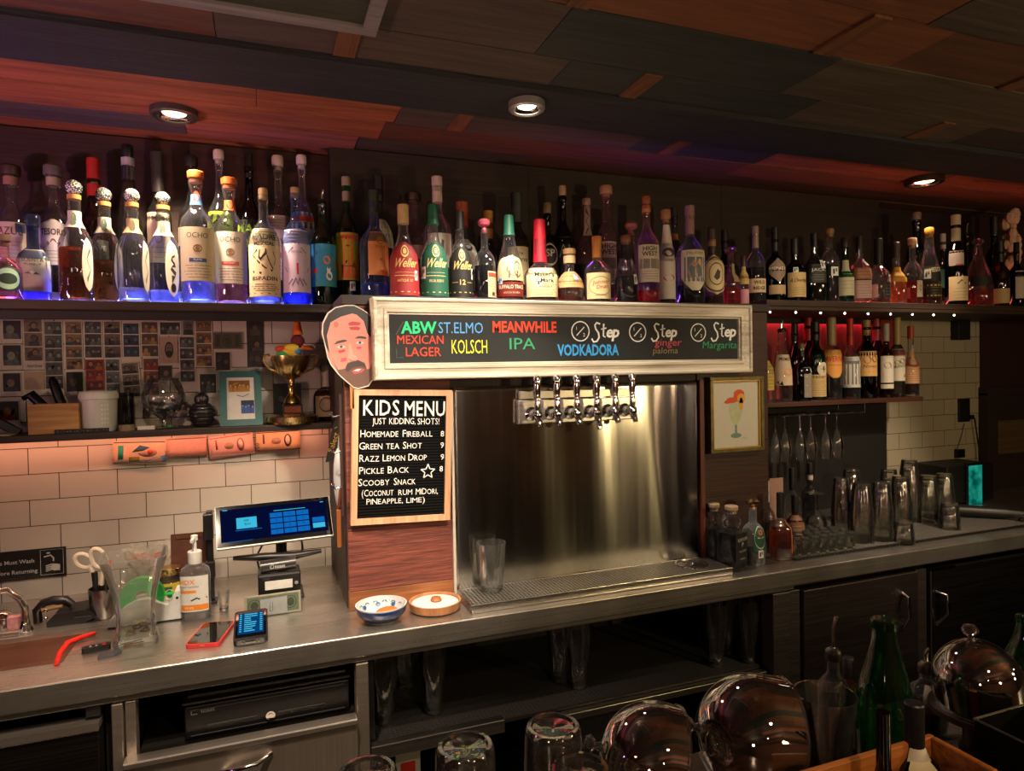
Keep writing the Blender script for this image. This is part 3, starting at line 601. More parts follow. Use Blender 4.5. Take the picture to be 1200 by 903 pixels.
def bottle(name, label, dims, prof='std', glass='clear', liq=None, cap=('screw', '#15130f', .06, .36), lab=(), group=None, se=None, sq=1.0, rz=None, neck=None, cat='bottle', n=22):
    X, Y, Z, h, r = dims
    r *= .95; ro = r * (1.12 if se else 1.0); lo_, hi_ = BAND.get(round(Z, 3), (0, 9))
    best = None
    for i in range(41):                       # slide a crowded bottle a little forward or back so that the glass does not meet
        y = Y + (.004 * ((i + 1) // 2)) * (1 if i % 2 else -1)
        if i and not lo_ + ro < y < hi_ - ro: continue
        x = X * y / Y; gap = min([math.hypot(x - a, y - b) - ro - c for a, b, c, z_ in PLACED if abs(z_ - Z) < .02] or [1])
        if best is None or gap > best[0] + 1e-6: best = (gap, x, y)
        if gap > .001: break
    X, Y = best[1], best[2]
    if best[0] < .001: r = max(r * .8, r + best[0] - .001); ro = r * (1.12 if se else 1.0)
    PLACED.append((X, Y, ro, Z))
    if rz is None: rz = math.atan2(X, Y) * -.45 + rnd.uniform(-.05, .05)
    t = thing(name, label, cat, (X, Y, Z + .0004), group, rz)
    kind, ccol, ch, cr = cap[:4]
    hb = h * (1 - ch); pf = PROF[prof]; P_ = [(a * r, b * hb) for a, b in pf]
    def rad(z):
        for (r0, z0), (r1, z1) in zip(P_, P_[1:]):
            if z0 <= z <= z1: return r0 + (r1 - r0) * (z - z0) / max(1e-9, z1 - z0)
        return P_[-1][0]
    b = MB(); b.lathe(P_, n, se=se, sq=sq)
    b.lathe([(.86 * r, .0), (.80 * r, .008 + .01 * h)], n, se=se, sq=sq, cap=(False, True))
    b.build('glass_body', GK[glass], t)
    if liq:
        zf = hb * liq[1]; pl = [(rad(max(z, .006)) * .93, z) for z in [.008] + [z for _, z in P_ if .012 < z < zf - .004] + [zf]]
        MB().lathe(pl, n, se=se, sq=sq).build('liquor', LIQ(liq[0], *(liq[2:] or (.75, .35))), t)  # bluish fills, and some red ones, carry LED glow in their colour
    rn = P_[-1][0]; c = MB(); ccol = ccol or BALLM(); cm = P(ccol, .45) if isinstance(ccol, str) else ccol; mats = [cm]
    H = h * ch
    if kind == 'screw': c.lathe([(rn * 1.12, hb - H * .9 - .004), (rn * 1.14, hb - H * .88), (rn * 1.14, h - .0015), (rn * 1.02, h)], 18); nm = 'screw_cap'
    elif kind == 'cork':
        c.lathe([(rn * .9, hb - .012), (rn * .95, hb)], 16); c.lathe([(rn * cr, hb), (rn * cr * 1.06, hb + H * .2), (rn * cr * 1.06, h - H * .15), (rn * cr * .9, h)], 18, 0); nm = 'cork_stopper'
    elif kind == 'foil': c.lathe([(rn * 1.10, hb - H * 1.9), (rn * 1.12, hb - H * .2), (rn * 1.18, hb), (rn * 1.18, h - .002), (rn * 1.0, h)], 18); nm = 'foil_capsule'
    elif kind == 'wax': c.lathe([(rn * 1.25, hb - H * 1.15), (rn * 1.12, hb - H * .6), (rn * 1.08, hb), (rn * .98, h - .003), (rn * .7, h)], 18); nm = 'wax_seal'
    elif kind == 'ball':
        c.lathe([(rn * 1.1, hb - .012), (rn * 1.1, hb)], 16, 1); c.sphere((0, 0, hb + H * .5), H * .5, 18, 0); mats = [BALLM(), P('#b98a4e', .4)]; nm = 'ball_stopper'
    elif kind == 'knob': c.lathe([(rn * .9, hb - .01), (rn * .9, hb), (rn * .55, hb + H * .25), (rn * cr, hb + H * .45), (rn * cr * 1.1, hb + H * .75), (rn * cr * .7, h), (0, h)], 18); nm = 'knob_stopper'
    elif kind == 'pour':
        c.lathe([(rn * 1.15, hb - .014), (rn * 1.2, hb - .004), (rn * 1.1, hb), (rn * .6, hb + .004)], 16, 0); c.tube([(0, 0, hb), (0, 0, hb + H * .6), (.004, -.003, h)], rn * .32, 8, 1); mats = [cm, CHROME()]; nm = 'pour_spout'
    elif kind == 'none': nm = None
    if kind != 'none':
        if cap[4:] and cap[4]: c.lathe([(rn * 1.16, hb - .03), (rn * 1.16, hb - .006)], 16, len(mats), cap=(False, False)); mats.append(P(cap[4], .5))
        c.build(nm, mats, t)
    for k, L in enumerate(lab):
        lb = MB(); ms = [P(L.get('c', CREAM), .62, var=.07)]; idx = {}
        def mi(col):
            if col not in idx: ms.append(col if not isinstance(col, str) else P(col, .6, var=.08)); idx[col] = len(ms) - 1
            return idx[col]
        z0, z1 = L['z']; z0 *= h; z1 *= h; ha = math.radians(L.get('a', 55)); a0 = math.radians(L.get('at', 0)); lh = z1 - z0
        rm = max(rad(z0 + .3 * lh), rad(z0 + .5 * lh)); W_ = 2 * ha * rm
        fit = L.get('fit', True)
        def f(u, v, tt):     # u in -1..1, v in 0..1
            z = z0 + lh * v; a = -PI / 2 + a0 + u * ha; R = (rad(z) if fit else rm) * secir(a, se) + .0006 + tt
            return Vector((R * math.cos(a), R * math.sin(a) * sq + (0 if sq == 1 else 0), z))
        shp = L.get('shape'); half = None
        if shp == 'oval': half = lambda q: max(.04, math.sqrt(max(0, 1 - (2 * q - 1) ** 2)))
        elif shp == 'arch': half = lambda q: 1 if q < .72 else max(.12, math.sqrt(max(0, 1 - ((q - .72) / .28) ** 2)))
        elif shp == 'diamond': half = lambda q: max(.06, min(1, 1.35 * (1 - abs(2 * q - 1))))
        elif shp == 'shield': half = lambda q: 1 if q > .3 else .25 + .75 * q / .3
        lb.rect(-1, 0, 1, 1, f, 0, 0, 10, 12 if half else 4, half)
        for it in L.get('t', ()):
            st, u, v, hh, col = it[:5]; kw = dict(it[5]) if len(it) > 5 else {}
            # text is laid out in metres, then wrapped round the bottle
            ff = lambda uu, vv, tt, rm=rm: f(uu / (rm * ha), vv / lh, tt)
            if 'width' in kw: kw['width'] *= W_
            lb.text(st, u * rm * ha, v * lh, hh * lh, ff, .0007, mi(col), **kw)
        for it in L.get('art', ()):
            if it[0] == 'r': lb.rect(it[1], it[2], it[3], it[4], f, .0004, mi(it[5]), 5, 1)
            elif it[0] == 'd': lb.disc(it[1], it[2], it[3], it[4], f, .0005, mi(it[5]))
            elif it[0] == 'p': lb.poly(it[1], f, .00055, mi(it[2]))
            elif it[0] == 'o': lb.ring(it[1], it[2], it[3], it[4], f, .0005, mi(it[5]), rv=it[6] if len(it) > 6 else None)
            elif it[0] == 's': lb.stroke(it[1], it[2], f, .0006, mi(it[3]))
        lb.build(L.get('n', 'paper_label'), ms, t)
    return t
def BALLM():
    if 'ball' in MC: return MC['ball']
    m, nt, out, N = nodes('talavera_ball'); L = nt.links.new
    tc = N('ShaderNodeTexCoord'); w1 = N('ShaderNodeTexVoronoi'); w1.inputs['Scale'].default_value = 170; w1.feature = 'DISTANCE_TO_EDGE'; L(tc.outputs['Object'], w1.inputs['Vector'])
    rp = N('ShaderNodeValToRGB'); rp.color_ramp.elements[0].position = .10; rp.color_ramp.elements[1].position = .2
    rp.color_ramp.elements[0].color = rgba(hx('#31424a')); rp.color_ramp.elements[1].color = rgba(hx('#e8e4d6')); L(w1.outputs['Distance'], rp.inputs[0])
    b = N('ShaderNodeBsdfPrincipled'); b.inputs['Roughness'].default_value = .25; L(rp.outputs[0], b.inputs['Base Color']); L(b.outputs[0], out.inputs[0]); MC['ball'] = m; return m
def T(s, v, h, c=INK, u=0, **k): return (s, u, v, h, c, k)
def lines(v0, v1, n, c='#8a8070', u=.7):   # small print
    return [('r', -u * (.7 + .3 * ((i * 7) % 3) / 2), v0 + (v1 - v0) * i / max(1, n - 1), u * (.7 + .3 * ((i * 5) % 3) / 2), v0 + (v1 - v0) * i / max(1, n - 1) + .012, c) for i in range(n)]
def sticker(at, z0, z1, a=14, c='#d8d8d4'): return dict(n='sticker', z=(z0, z1), a=a, at=at, c=c, art=[('r', -.6, .2, -.1, .75, '#333333'), ('r', .1, .45, .6, .8, '#5a5a58')])
gA, gB, gC, gD, gE = 'clear spirits on the left upper shelf', 'whiskey bottles above the chalk sign', 'bottles on the dark right upper shelf', 'amaro bottles on the short shelf', 'bottles standing on the worktop'
yF, yB = 2.152, 2.285
OR = '#c2612b'
# ---- left upper shelf, front row
bottle('liquor_bottle', 'squat clear bottle with green round label cut off by the left picture edge', (-0.6456, 2.152, 1.769, 0.1763, 0.0434), 'squat', 'pink', None, ('cork', '#6a5140', .1, 1.3), [dict(z=(.12, .5), a=50, at=20, c='#16271f', shape='oval', art=[('o', 0, .5, .8, .2, '#8fb39a', .42)])], gA)
bottle('liquor_bottle', 'stout clear bottle with glass stopper and grey mountain label, glowing blue', (-0.5763, 2.152, 1.769, 0.2492, 0.0428), 'squat', 'blue', ('#9fb4ff', .25, .3, .5), ('cork', GK['blue'], .13, 1.25), [dict(z=(.13, .60), a=62, c='#b9b6b0', t=[T('SUENTA', .70, .09, '#4a4744', width=.55), T('TEQUILA', .60, .035, '#6a6762')], art=[('p', [(-.9, .28), (-.4, .42), (0, .50), (.35, .40), (.9, .30), (.9, .25), (-.9, .25)], '#77756f'), ('p', [(-.2, .45), (0, .50), (.15, .45), (0, .40)], '#e2e0da'), ('r', -.9, .20, .9, .205, '#8a8884'), ('r', .6, .74, .95, .94, '#3b3936')])], gA, se=4, sq=.75)
bottle('liquor_bottle', 'ball-stoppered bottle of dark amber tequila, first of the four with patterned balls', (-0.4787, 2.152, 1.769, 0.3356, 0.0448), 'hex', 'clear', ('#b5651d', .50), ('ball', '', .125, 1), [dict(z=(.60, .74), a=100, c='#c9c3b0', n='neck_label', art=[('d', 0, .5, .25, .38, '#5a6a5c')]), dict(z=(.08, .52), a=24, at=52, c='#d4cfbf', shape='oval', art=[('s', [(-.3, .2), (.3, .4), (-.3, .6), (.3, .8)], .1, '#5a564c')])], gA, n=10)
bottle('liquor_bottle', 'ball-stoppered bottle half full of light amber tequila', (-0.4086, 2.16, 1.769, 0.3365, 0.0456), 'hex', 'clear', ('#c98a3c', .42), ('ball', '', .125, 1), [dict(z=(.60, .74), a=100, c='#c9c3b0', n='neck_label', art=[('d', 0, .5, .25, .38, '#4a5a4e')]), dict(z=(.08, .52), a=22, at=54, c='#d4cfbf', shape='oval', art=[('s', [(-.3, .2), (.3, .4), (-.3, .6), (.3, .8)], .1, '#5a564c')])], gA, n=10)
bottle('liquor_bottle', 'ball-stoppered clear bottle, nearly empty, beside the half full amber one', (-0.338, 2.152, 1.769, 0.3232, 0.0436), 'hex', 'clear', ('#cfd6ff', .14, .2, .4), ('ball', '', .125, 1), [dict(z=(.60, .73), a=100, c='#b9a47a', n='neck_label', art=[('d', 0, .5, .25, .38, '#5a4a2e')]), dict(z=(.08, .54), a=20, at=52, c='#d4cfbf', shape='oval', art=[('s', [(-.3, .2), (.3, .4), (-.3, .6), (.3, .8)], .1, '#5a564c')])], gA, n=10)
bottle('liquor_bottle', 'ball-stoppered clear bottle with a tall white oval label of vertical lettering', (-0.26, 2.152, 1.769, 0.3342, 0.0491), 'hex', 'clear', ('#cfd6ff', .14, .2, .4), ('ball', '', .125, 1), [dict(z=(.60, .73), a=100, c='#c4bfae', n='neck_label', art=[('d', 0, .5, .25, .38, '#4a5a4e')]), dict(z=(.06, .56), a=26, at=34, c='#ddd9cc', shape='oval', art=[('o', 0, .16, .35, .1, INK, .08), ('s', [(-.2, .30), (.35, .40), (-.3, .5), (.3, .56), (-.2, .66), (.25, .78)], .16, '#3a3630')])], gA, n=10)
ocho = lambda bar: dict(z=(.16, .56), a=72, c='#d8cfae' if bar[0] == '#2f5f8f' else '#e0d8cc', t=[T('OCHO', .80, .10, '#3d4450', width=.5, shear=0), T(bar[1], .375, .035, '#e8e4da')], art=[('r', -.4, .35, .4, .42, bar[0]), ('o', 0, .60, .20, .035, '#8a6a4a', .075), ('d', 0, .60, .10, .04, '#8a6a4a')] + lines(.06, .28, 5))
bottle('liquor_bottle', 'orange-capped tequila bottle with cream label, blue bar and blue neck band', (-0.1719, 2.152, 1.769, 0.3858, 0.0486), 'ocho', 'clear', ('#c3ccff', .30, .25, .45), ('cork', OR, .055, 1.15), [ocho(('#2f5f8f', 'PLATA')), dict(z=(.74, .82), a=80, c='#4d86c8', n='neck_label', art=[('d', 0, .8, .4, .5, '#d04020')])], gA)
bottle('liquor_bottle', 'orange-capped tequila bottle with white label, red bar and orange neck band', (-0.0823, 2.152, 1.769, 0.3836, 0.0494), 'ocho', 'clear', ('#d98a66', .30, .5, .5), ('cork', OR, .055, 1.15), [ocho(('#c4472e', 'REPOSADO')), dict(z=(.74, .82), a=80, c='#c8622e', n='neck_label', art=[('d', 0, .5, .4, .35, '#8a2c14')])], gA)
bottle('mezcal_bottle', 'clear mezcal bottle with cream label showing a woman with long black hair', (0.0118, 2.152, 1.769, 0.3507, 0.0477), 'std', 'clear', ('#c3ccff', .16, .2, .5), ('cork', '#b79a6c', .06, .95), [dict(z=(.06, .64), a=76, c='#d9c8a4', t=[T('MADRE', .83, .085, INK, width=.66, bold=.02), T('MEZCAL', .745, .055, INK, width=.5, bold=.015), T('ESPADIN', .235, .06, INK, width=.62, bold=.015)], art=[('r', -.92, .94, .92, .95, INK), ('r', -.92, .04, .92, .05, INK), ('p', [(-.25, .68), (.08, .70), (.12, .62), (-.05, .57), (-.2, .52), (-.3, .56)], '#17120f'), ('s', [(-.35, .68), (-.6, .60), (-.3, .50), (0, .42), (.35, .38), (-.2, .34), (-.6, .36)], .03, '#3a2c22'), ('s', [(.1, .6), (.25, .48), (.4, .40)], .03, '#3a2c22'), ('s', [(.4, .66), (.55, .56), (.45, .46)], .025, '#3a2c22')] + lines(.08, .17, 4, '#6a5a42'))], gA)
bottle('mezcal_bottle', 'slim clear mezcal bottle with lilac dragonfly label, bottom glowing blue', (0.1027, 2.152, 1.769, 0.3604, 0.0445), 'std', 'blue', ('#6f86ff', .14, .4, .6), ('cork', '#b79a6c', .05, .95), [dict(z=(.10, .63), a=72, c='#cdbfd6', t=[T('MEZCAL', .62, .035, '#6a5a72')], art=[('p', [(-.75, .40), (-.1, .36), (-.6, .32)], '#5a3a4a'), ('p', [(.75, .40), (.1, .36), (.6, .32)], '#5a3a4a'), ('r', -.05, .28, .05, .46, '#c8385a'), ('s', [(-.5, .62), (-.25, .70), (.25, .70), (.5, .62)], .02, '#7a6a82'), ('s', [(-.3, .10), (-.1, .22), (0, .12), (.1, .22), (.3, .10)], .04, '#7a5a8a'), ('s', [(-.5, .12), (-.3, .2), (.3, .2), (.5, .12)], .03, '#7a5a8a')] + lines(.82, .93, 3, '#8a7a92'))], gA)
bottle('mezcal_bottle', 'green bottle with a blue and green landscape label showing a white cat', (0.1836, 2.152, 1.769, 0.3641, 0.0424), 'std', 'green', ('#0c2a16', .45), ('pour', '#101010', .09, 1), [dict(z=(.16, .52), a=66, c='#2d8fb8', art=[('p', [(-1, .70), (-.5, .80), (0, .66), (.5, .78), (1, .70), (1, .3), (-1, .3)], '#1c3f7a'), ('p', [(-1, .1), (1, .1), (1, .36), (.3, .5), (-.4, .42), (-1, .26)], '#2f8a4a'), ('d', .15, .62, .24, .10, '#e0764a'), ('p', [(-1, .36), (-.7, .44), (-.4, .38), (-.6, .30), (-1, .28)], '#c8442e'), ('p', [(.55, .66), (1, .72), (1, .4), (.7, .42)], '#b83a2a'), ('d', .3, .25, .22, .11, '#ece8e0'), ('d', .25, .37, .11, .05, '#ece8e0'), ('p', [(.12, .38), (.16, .47), (.24, .40)], '#ece8e0'), ('p', [(.3, .40), (.36, .47), (.38, .38)], '#ece8e0'), ('r', -1, 0, 1, .1, '#2aa06a')])], gA)
bottle('mezcal_bottle', 'green bottle with a yellow-edged orange desert label', (0.2573, 2.152, 1.769, 0.418, 0.0403), 'std', 'green', ('#0c2a16', .45), ('foil', '#8a7f66', .065, 1), [dict(z=(.20, .56), a=66, c='#b9a52e', t=[T('MEZCAL', .88, .05, '#7a3a1a')], art=[('r', -.55, .04, .9, .96, '#d9683a'), ('p', [(.35, .96), (.9, .96), (.9, .55), (.7, .75)], '#8fc0d8'), ('p', [(-.45, .30), (-.1, .42), (.3, .30), (.45, .42), (.55, .25), (.45, .06), (-.45, .06)], '#4a2a1e'), ('r', -.55, .28, .6, .30, '#7a3018'), ('d', .0, .72, .14, .02, '#8a3a20')]), sticker(20, .12, .19)], gA)
# ---- left upper shelf, back row
bottle('liquor_bottle', 'broad clear tequila bottle with brown cork and white label behind the stout blue one', (-0.6618, 2.285, 1.769, 0.3983, 0.0487), 'ocho', 'clear', ('#c98a7a', .35, .5, .4), ('cork', '#3a2620', .07, 1.45, '#8a6a58'), [dict(z=(.30, .58), a=60, c='#bba59c', t=[T('AZUL', .68, .2, '#5a2a1e', width=.7)], art=[('r', .3, .75, .95, .98, '#3a4a6a')] + lines(.1, .5, 5))], gA)
bottle('liquor_bottle', 'round-shouldered clear bottle with grey cork and arched white label behind the blue one', (-0.5583, 2.285, 1.769, 0.4076, 0.0521), 'ocho', 'clear', ('#b9a8c8', .35, .5, .4), ('cork', '#58504e', .075, 1.5, '#a08e7a'), [dict(z=(.28, .60), a=64, c='#cbbfc4', shape='arch', t=[T('TESORO', .66, .14, '#3a2a2e', width=.74, bold=.02)], art=[('p', [(-.4, .50), (0, .58), (.4, .50), (.3, .42), (-.3, .42)], '#5a4a4e')] + lines(.08, .30, 4))], gA)
bottle('liquor_bottle', 'tall dark bottle with a bright red foil top behind the ball stoppers', (-0.4567, 2.285, 1.769, 0.4394, 0.0429), 'wine', 'brown', None, ('screw', '#a81f1a', .13, 1), [dict(z=(.30, .44), a=60, c='#0c0c0c', t=[T('AGAVE', .5, .25, '#6a6a6a')])], gA)
bottle('liquor_bottle', 'cone-necked dark bottle with a grey collar and hang tag behind the ball stoppers', (-0.3668, 2.285, 1.769, 0.4861, 0.0487), 'cone', 'smoke', None, ('cork', '#141214', .07, 1.0, '#a8a4a6'), [dict(n='neck_collar', z=(.78, .87), a=178, c='#4a484c'), dict(n='hang_tag', z=(.79, .86), a=30, at=62, c='#5a585c')], gA)
bottle('liquor_bottle', 'tall grey glass bottle with a cream label behind the white oval-labelled one', (-0.2873, 2.285, 1.769, 0.4735, 0.0442), 'tall', 'smoke', None, ('foil', '#2a2626', .09, 1), [dict(z=(.28, .60), a=60, c='#c4b8a0', art=[('d', 0, .5, .3, .12, '#7a6a58')] + lines(.1, .3, 3))], gA)
bottle('liquor_bottle', 'black-capped clear bottle with pale band behind the blue-barred tequila', (-0.1933, 2.285, 1.769, 0.4695, 0.0436), 'ocho', 'smoke', None, ('cork', '#1b1a1c', .07, 1.1), [dict(z=(.40, .52), a=80, c='#b8b0a4')], gA)
bottle('mezcal_bottle', 'white-corked clear bottle with a lime green label', (-0.1153, 2.285, 1.769, 0.4903, 0.0415), 'std', 'clear', None, ('cork', '#c9bdae', .06, 1.3), [dict(z=(.36, .60), a=72, c='#8fae2e', t=[T('MAL', .66, .26, INK, u=-.2, bold=.02, rot=-.1), T('BIEN', .26, .24, INK, u=.25, bold=.02)])], gA)
bottle('mezcal_bottle', 'dark bottle with black cap and lime green lettering behind the cream mezcal label', (-0.0281, 2.285, 1.769, 0.4934, 0.0407), 'std', 'black', None, ('screw', '#0c0c0c', .08, 1), [dict(z=(.34, .56), a=74, c='#11120f', t=[T('MAL', .62, .26, '#93b82e', u=-.2, bold=.02, rot=-.1), T('BIEN', .2, .24, '#93b82e', u=.25, bold=.02)])], gA)
bottle('mezcal_bottle', 'white-corked clear mezcal bottle with pale pink label', (0.059, 2.285, 1.769, 0.4936, 0.0441), 'std', 'clear', None, ('cork', '#c2b3aa', .07, 1.35), [dict(z=(.18, .60), a=74, c='#c4a2a8', t=[T('MEZCAL', .60, .05, '#6a4a52')], art=[('d', 0, .38, .12, .05, '#8a3a4a'), ('s', [(-.6, .5), (-.2, .58), (.2, .58), (.6, .5)], .02, '#7a5a62')] + lines(.78, .92, 4, '#8a6a72') + lines(.1, .26, 4, '#8a6a72'))], gA)
bottle('mezcal_bottle', 'white-capped clear bottle with red and black striped label behind the dragonfly label', (0.1325, 2.285, 1.769, 0.4895, 0.0404), 'std', 'clear', None, ('cork', '#cfc2bc', .06, 1.3), [dict(z=(.30, .62), a=70, c='#a89a98', art=[('r', -1, .80, 1, .92, '#b8382e'), ('r', -1, .66, 1, .78, '#1c1c20'), ('r', -1, .92, 1, 1, '#3a5a9a')] + lines(.1, .5, 5))], gA)
bottle('liquor_bottle', 'small bottle with a brown patterned label half hidden by the orange desert label', (0.3078, 2.285, 1.769, 0.3777, 0.0401), 'std', 'clear', None, ('cork', '#1c1612', .06, 1.1), [dict(z=(.42, .66), a=66, c='#8a5a46', art=[('d', 0, .5, .4, .35, '#c4866a'), ('d', 0, .5, .25, .2, '#6a3a2a')])], gA)
bottle('liquor_bottle', 'clear blue-lit bottle with an orange paper label beside the sign corner', (0.3331, 2.1, 1.772, 0.3538, 0.0465), 'std', 'blue', ('#8a9aff', .20, .3, .5), ('screw', '#23301f', .10, 1), [dict(z=(.24, .62), a=50, at=20, c='#d18a4a', t=[T('AGAVE', .62, .06, '#8a4a1a')], art=[('d', 0, .78, .3, .08, '#9a5a22'), ('d', 0, .36, .1, .03, '#9a5a22')])], gB)
bottle('liquor_bottle', 'tall black-capped bottle with a teal square label behind the orange paper label', (0.365, 2.19, 1.772, 0.4269, 0.0472), 'std', 'smoke', None, ('screw', '#121212', .10, 1), [dict(z=(.44, .66), a=44, at=40, c='#b8b4a4', art=[('r', -.8, .1, .8, .9, '#3f7f8a'), ('p', [(-.8, .4), (0, .6), (.8, .35), (.8, .1), (-.8, .1)], '#1f4f5a')])], gB)
# ---- centre, above the chalk sign
well = lambda c, st, ac: dict(z=(.04, .60), a=72, c=c, shape='arch', t=[T('Weller', .52, .17, ac, width=.66, shear=.35, bold=.015), T(st, .25, .05, ac, width=.42)], art=[('o', 0, .82, .24, .04, ac, .12), ('d', 0, .82, .12, .06, ac), ('r', -.9, .06, .9, .075, ac), ('r', -.6, .36, .6, .37, ac), ('r', -.55, .42, .55, .425, ac)])
bottle('whiskey_bottle', 'gold-capped bourbon bottle with red arched label and gold script', (0.4035, 1.99, 1.772, 0.2872, 0.0473), 'bell', 'clear', ('#4a0d08', .56, .6, .3), ('screw', '#b49a6a', .10, 1), [well('#8f1f24', 'ANTIQUE 107', '#d9bd72'), sticker(48, .20, .30, 8)], gB)
bottle('whiskey_bottle', 'green-capped bourbon bottle with green arched label and gold script', (0.4952, 1.99, 1.772, 0.2962, 0.0455), 'bell', 'clear', ('#6a160c', .10), ('wax', '#165a3c', .10, 1), [well('#14543f', 'SPECIAL RESERVE', '#d9c98a'), sticker(-60, .22, .34, 14)], gB)
bottle('whiskey_bottle', 'bourbon bottle with black arched label, gold script and the number twelve', (0.5784, 1.99, 1.772, 0.2785, 0.0409), 'bell', 'clear', None, ('screw', '#101010', .10, 1), [dict(z=(.04, .60), a=72, c='#12120f', shape='arch', t=[T('Weller', .54, .17, '#d9bd72', width=.7, shear=.35, bold=.015), T('12', .24, .10, '#d9bd72', bold=.02)], art=[('o', 0, .82, .24, .04, '#d9bd72', .12), ('d', 0, .82, .12, .06, '#d9bd72'), ('r', -.9, .08, .9, .10, '#b8a472'), ('r', -.7, .28, -.3, .29, '#b8a472'), ('r', .3, .28, .7, .29, '#b8a472')]), sticker(58, .24, .36, 9)], gB)
bottle('whiskey_bottle', 'small round dark bottle with pink ball top and narrow cream and red label', (0.6584, 1.99, 1.772, 0.2599, 0.0361), 'squat', 'clear', ('#2a0605', .50, .6, .2), ('knob', '#a0485a', .13, 1.6), [dict(z=(.05, .36), a=32, at=35, c='#d3b694', art=[('r', -.9, .78, .9, .94, '#b8402e'), ('r', -.3, .06, .3, .2, '#4a3a2e')] + lines(.3, .7, 5))], gB)
bottle('whiskey_bottle', 'green-capped bourbon bottle with a buffalo on its torn-edged cream label', (0.7414, 1.99, 1.772, 0.2785, 0.0447), 'cone', 'clear', ('#9a1f0c', .40, .6, .4), ('wax', '#1f5a48', .11, 1), [dict(z=(.24, .52), a=72, c='#cdbd96', shape='arch', art=[('d', .1, .5, .42, .32, '#7a5f42'), ('d', .40, .46, .26, .34, '#5f4830'), ('r', .3, .1, .4, .4, '#5f4830'), ('r', -.2, .1, -.1, .4, '#7a5f42')]), dict(n='front_label', z=(.06, .22), a=72, c='#7a1a14', t=[T('BUFFALO TRACE', .55, .26, '#e4d8bc', width=.84, bold=.02), T('KENTUCKY BOURBON', .2, .13, '#d8c8a8', width=.5)]), sticker(-52, .20, .28, 11, '#a8c0e0')], gB)
bottle('whiskey_bottle', 'square-shouldered bourbon bottle with dripping red wax top and cream label', (0.847, 1.99, 1.772, 0.2716, 0.0551), 'wax', 'clear', ('#8a1408', .10, .5, .5), ('wax', '#b3142a', .24, 1), [dict(z=(.06, .40), a=62, c='#d9cba0', t=[T("Maker's", .70, .15, INK, u=.05, width=.52, bold=.01), T('Mark', .50, .15, INK, u=.2, width=.36, bold=.01), T('WHISKY', .31, .08, INK, u=.1, width=.38), T('&', .50, .12, '#a08a5a', u=-.35)], art=[('r', -.4, .42, .8, .43, '#7a6a4a')] + lines(.08, .22, 3, '#8a7a52')), sticker(-14, .19, .26, 9, '#a8c0e0')], gB, se=3.2)
bottle('whiskey_bottle', 'round-bellied cork-topped whiskey bottle with a tan band label', (0.9423, 1.97, 1.772, 0.1819, 0.0486), 'round', 'clear', ('#a03014', .46, .7, .5), ('cork', '#a8875a', .10, 1.15, '#c4ae86'), [dict(z=(.28, .58), a=80, c='#c09a66', art=lines(.2, .8, 5, '#6a4a2a')), sticker(22, .42, .58, 13, '#a8c0e0')], gB)
bottle('whiskey_bottle', 'gold-capped round whiskey bottle with cream label and red script', (1.0427, 1.97, 1.772, 0.2232, 0.0452), 'squat', 'clear', ('#8a2412', .12, .6, .5), ('foil', '#b0702c', .11, 1), [dict(z=(.06, .44), a=68, c='#d6c496', t=[T('Johnny', .58, .15, '#b0301e', width=.56, shear=.3, rot=.12), T('Drum', .40, .15, '#b0301e', u=.1, width=.40, shear=.3, rot=.12)], art=[('o', 0, .5, .82, .03, '#9a7a4a', .36), ('r', -.4, .12, .4, .14, '#8a6a3a')])], gB)
bottle('whiskey_bottle', 'dark tapered bottle with wide wooden cork and black neck sleeve', (1.1522, 1.97, 1.772, 0.232, 0.0416), 'cone', 'clear', ('#1d0506', .44, .8, .2), ('cork', '#7a4f34', .10, 1.1), [dict(n='neck_sleeve', z=(.66, .86), a=178, c='#0e0c0c'), sticker(40, .28, .42, 13)], gB)
hw = dict(z=(.20, .54), a=56, c='#c4bcae', t=[T('HIGH', .84, .12, '#2a2422', bold=.02), T('WEST', .70, .12, '#2a2422', bold=.02)], art=[('r', -.8, .36, .8, .62, '#77756e'), ('p', [(-.8, .4), (-.3, .56), (.2, .42), (.8, .54), (.8, .36), (-.8, .36)], '#3a3a36')] + lines(.08, .28, 4))
bottle('whiskey_bottle', 'tall round clear bottle with white mountain label, red light in its base', (1.2341, 1.97, 1.772, 0.3695, 0.045), 'std', 'pink', ('#d01030', .14, .5, .6), ('cork', '#8a5030', .07, 1.1, '#b0764a'), [hw], gB)
bottle('whiskey_bottle', 'slim cork-topped bottle with one long white label over neck and body', (1.3115, 1.97, 1.772, 0.3284, 0.0309), 'tall', 'clear', ('#5a1010', .2), ('cork', '#9a6f48', .10, 1.25), [dict(z=(.06, .84), a=66, c='#cfc8c2', art=[('d', 0, .28, .6, .045, '#8a2a2a'), ('r', -.5, .50, .5, .53, '#8a8480'), ('d', 0, .62, .7, .06, '#3a1a3a')])], gB)
bottle('whiskey_bottle', 'foil-topped bottle with a painting of people on its white label', (1.4094, 1.97, 1.772, 0.3499, 0.0507), 'std', 'clear', ('#140608', .22, .8, .3), ('foil', '#8a6a6a', .10, 1), [dict(z=(.14, .54), a=62, c='#c9c2a8', shape='shield', t=[T('STILL AUSTIN', .89, .06, '#5a4a3a', width=.6)], art=[('r', -.75, .22, .75, .82, '#5a6a7a'), ('d', -.2, .48, .3, .2, '#9a7a5a'), ('d', .25, .5, .28, .22, '#c4a07a'), ('d', -.1, .66, .14, .08, '#b88a68'), ('d', .3, .70, .13, .08, '#caa284'), ('p', [(-.75, .22), (.75, .22), (.75, .34), (-.75, .40)], '#3a2a2a')])], gB)
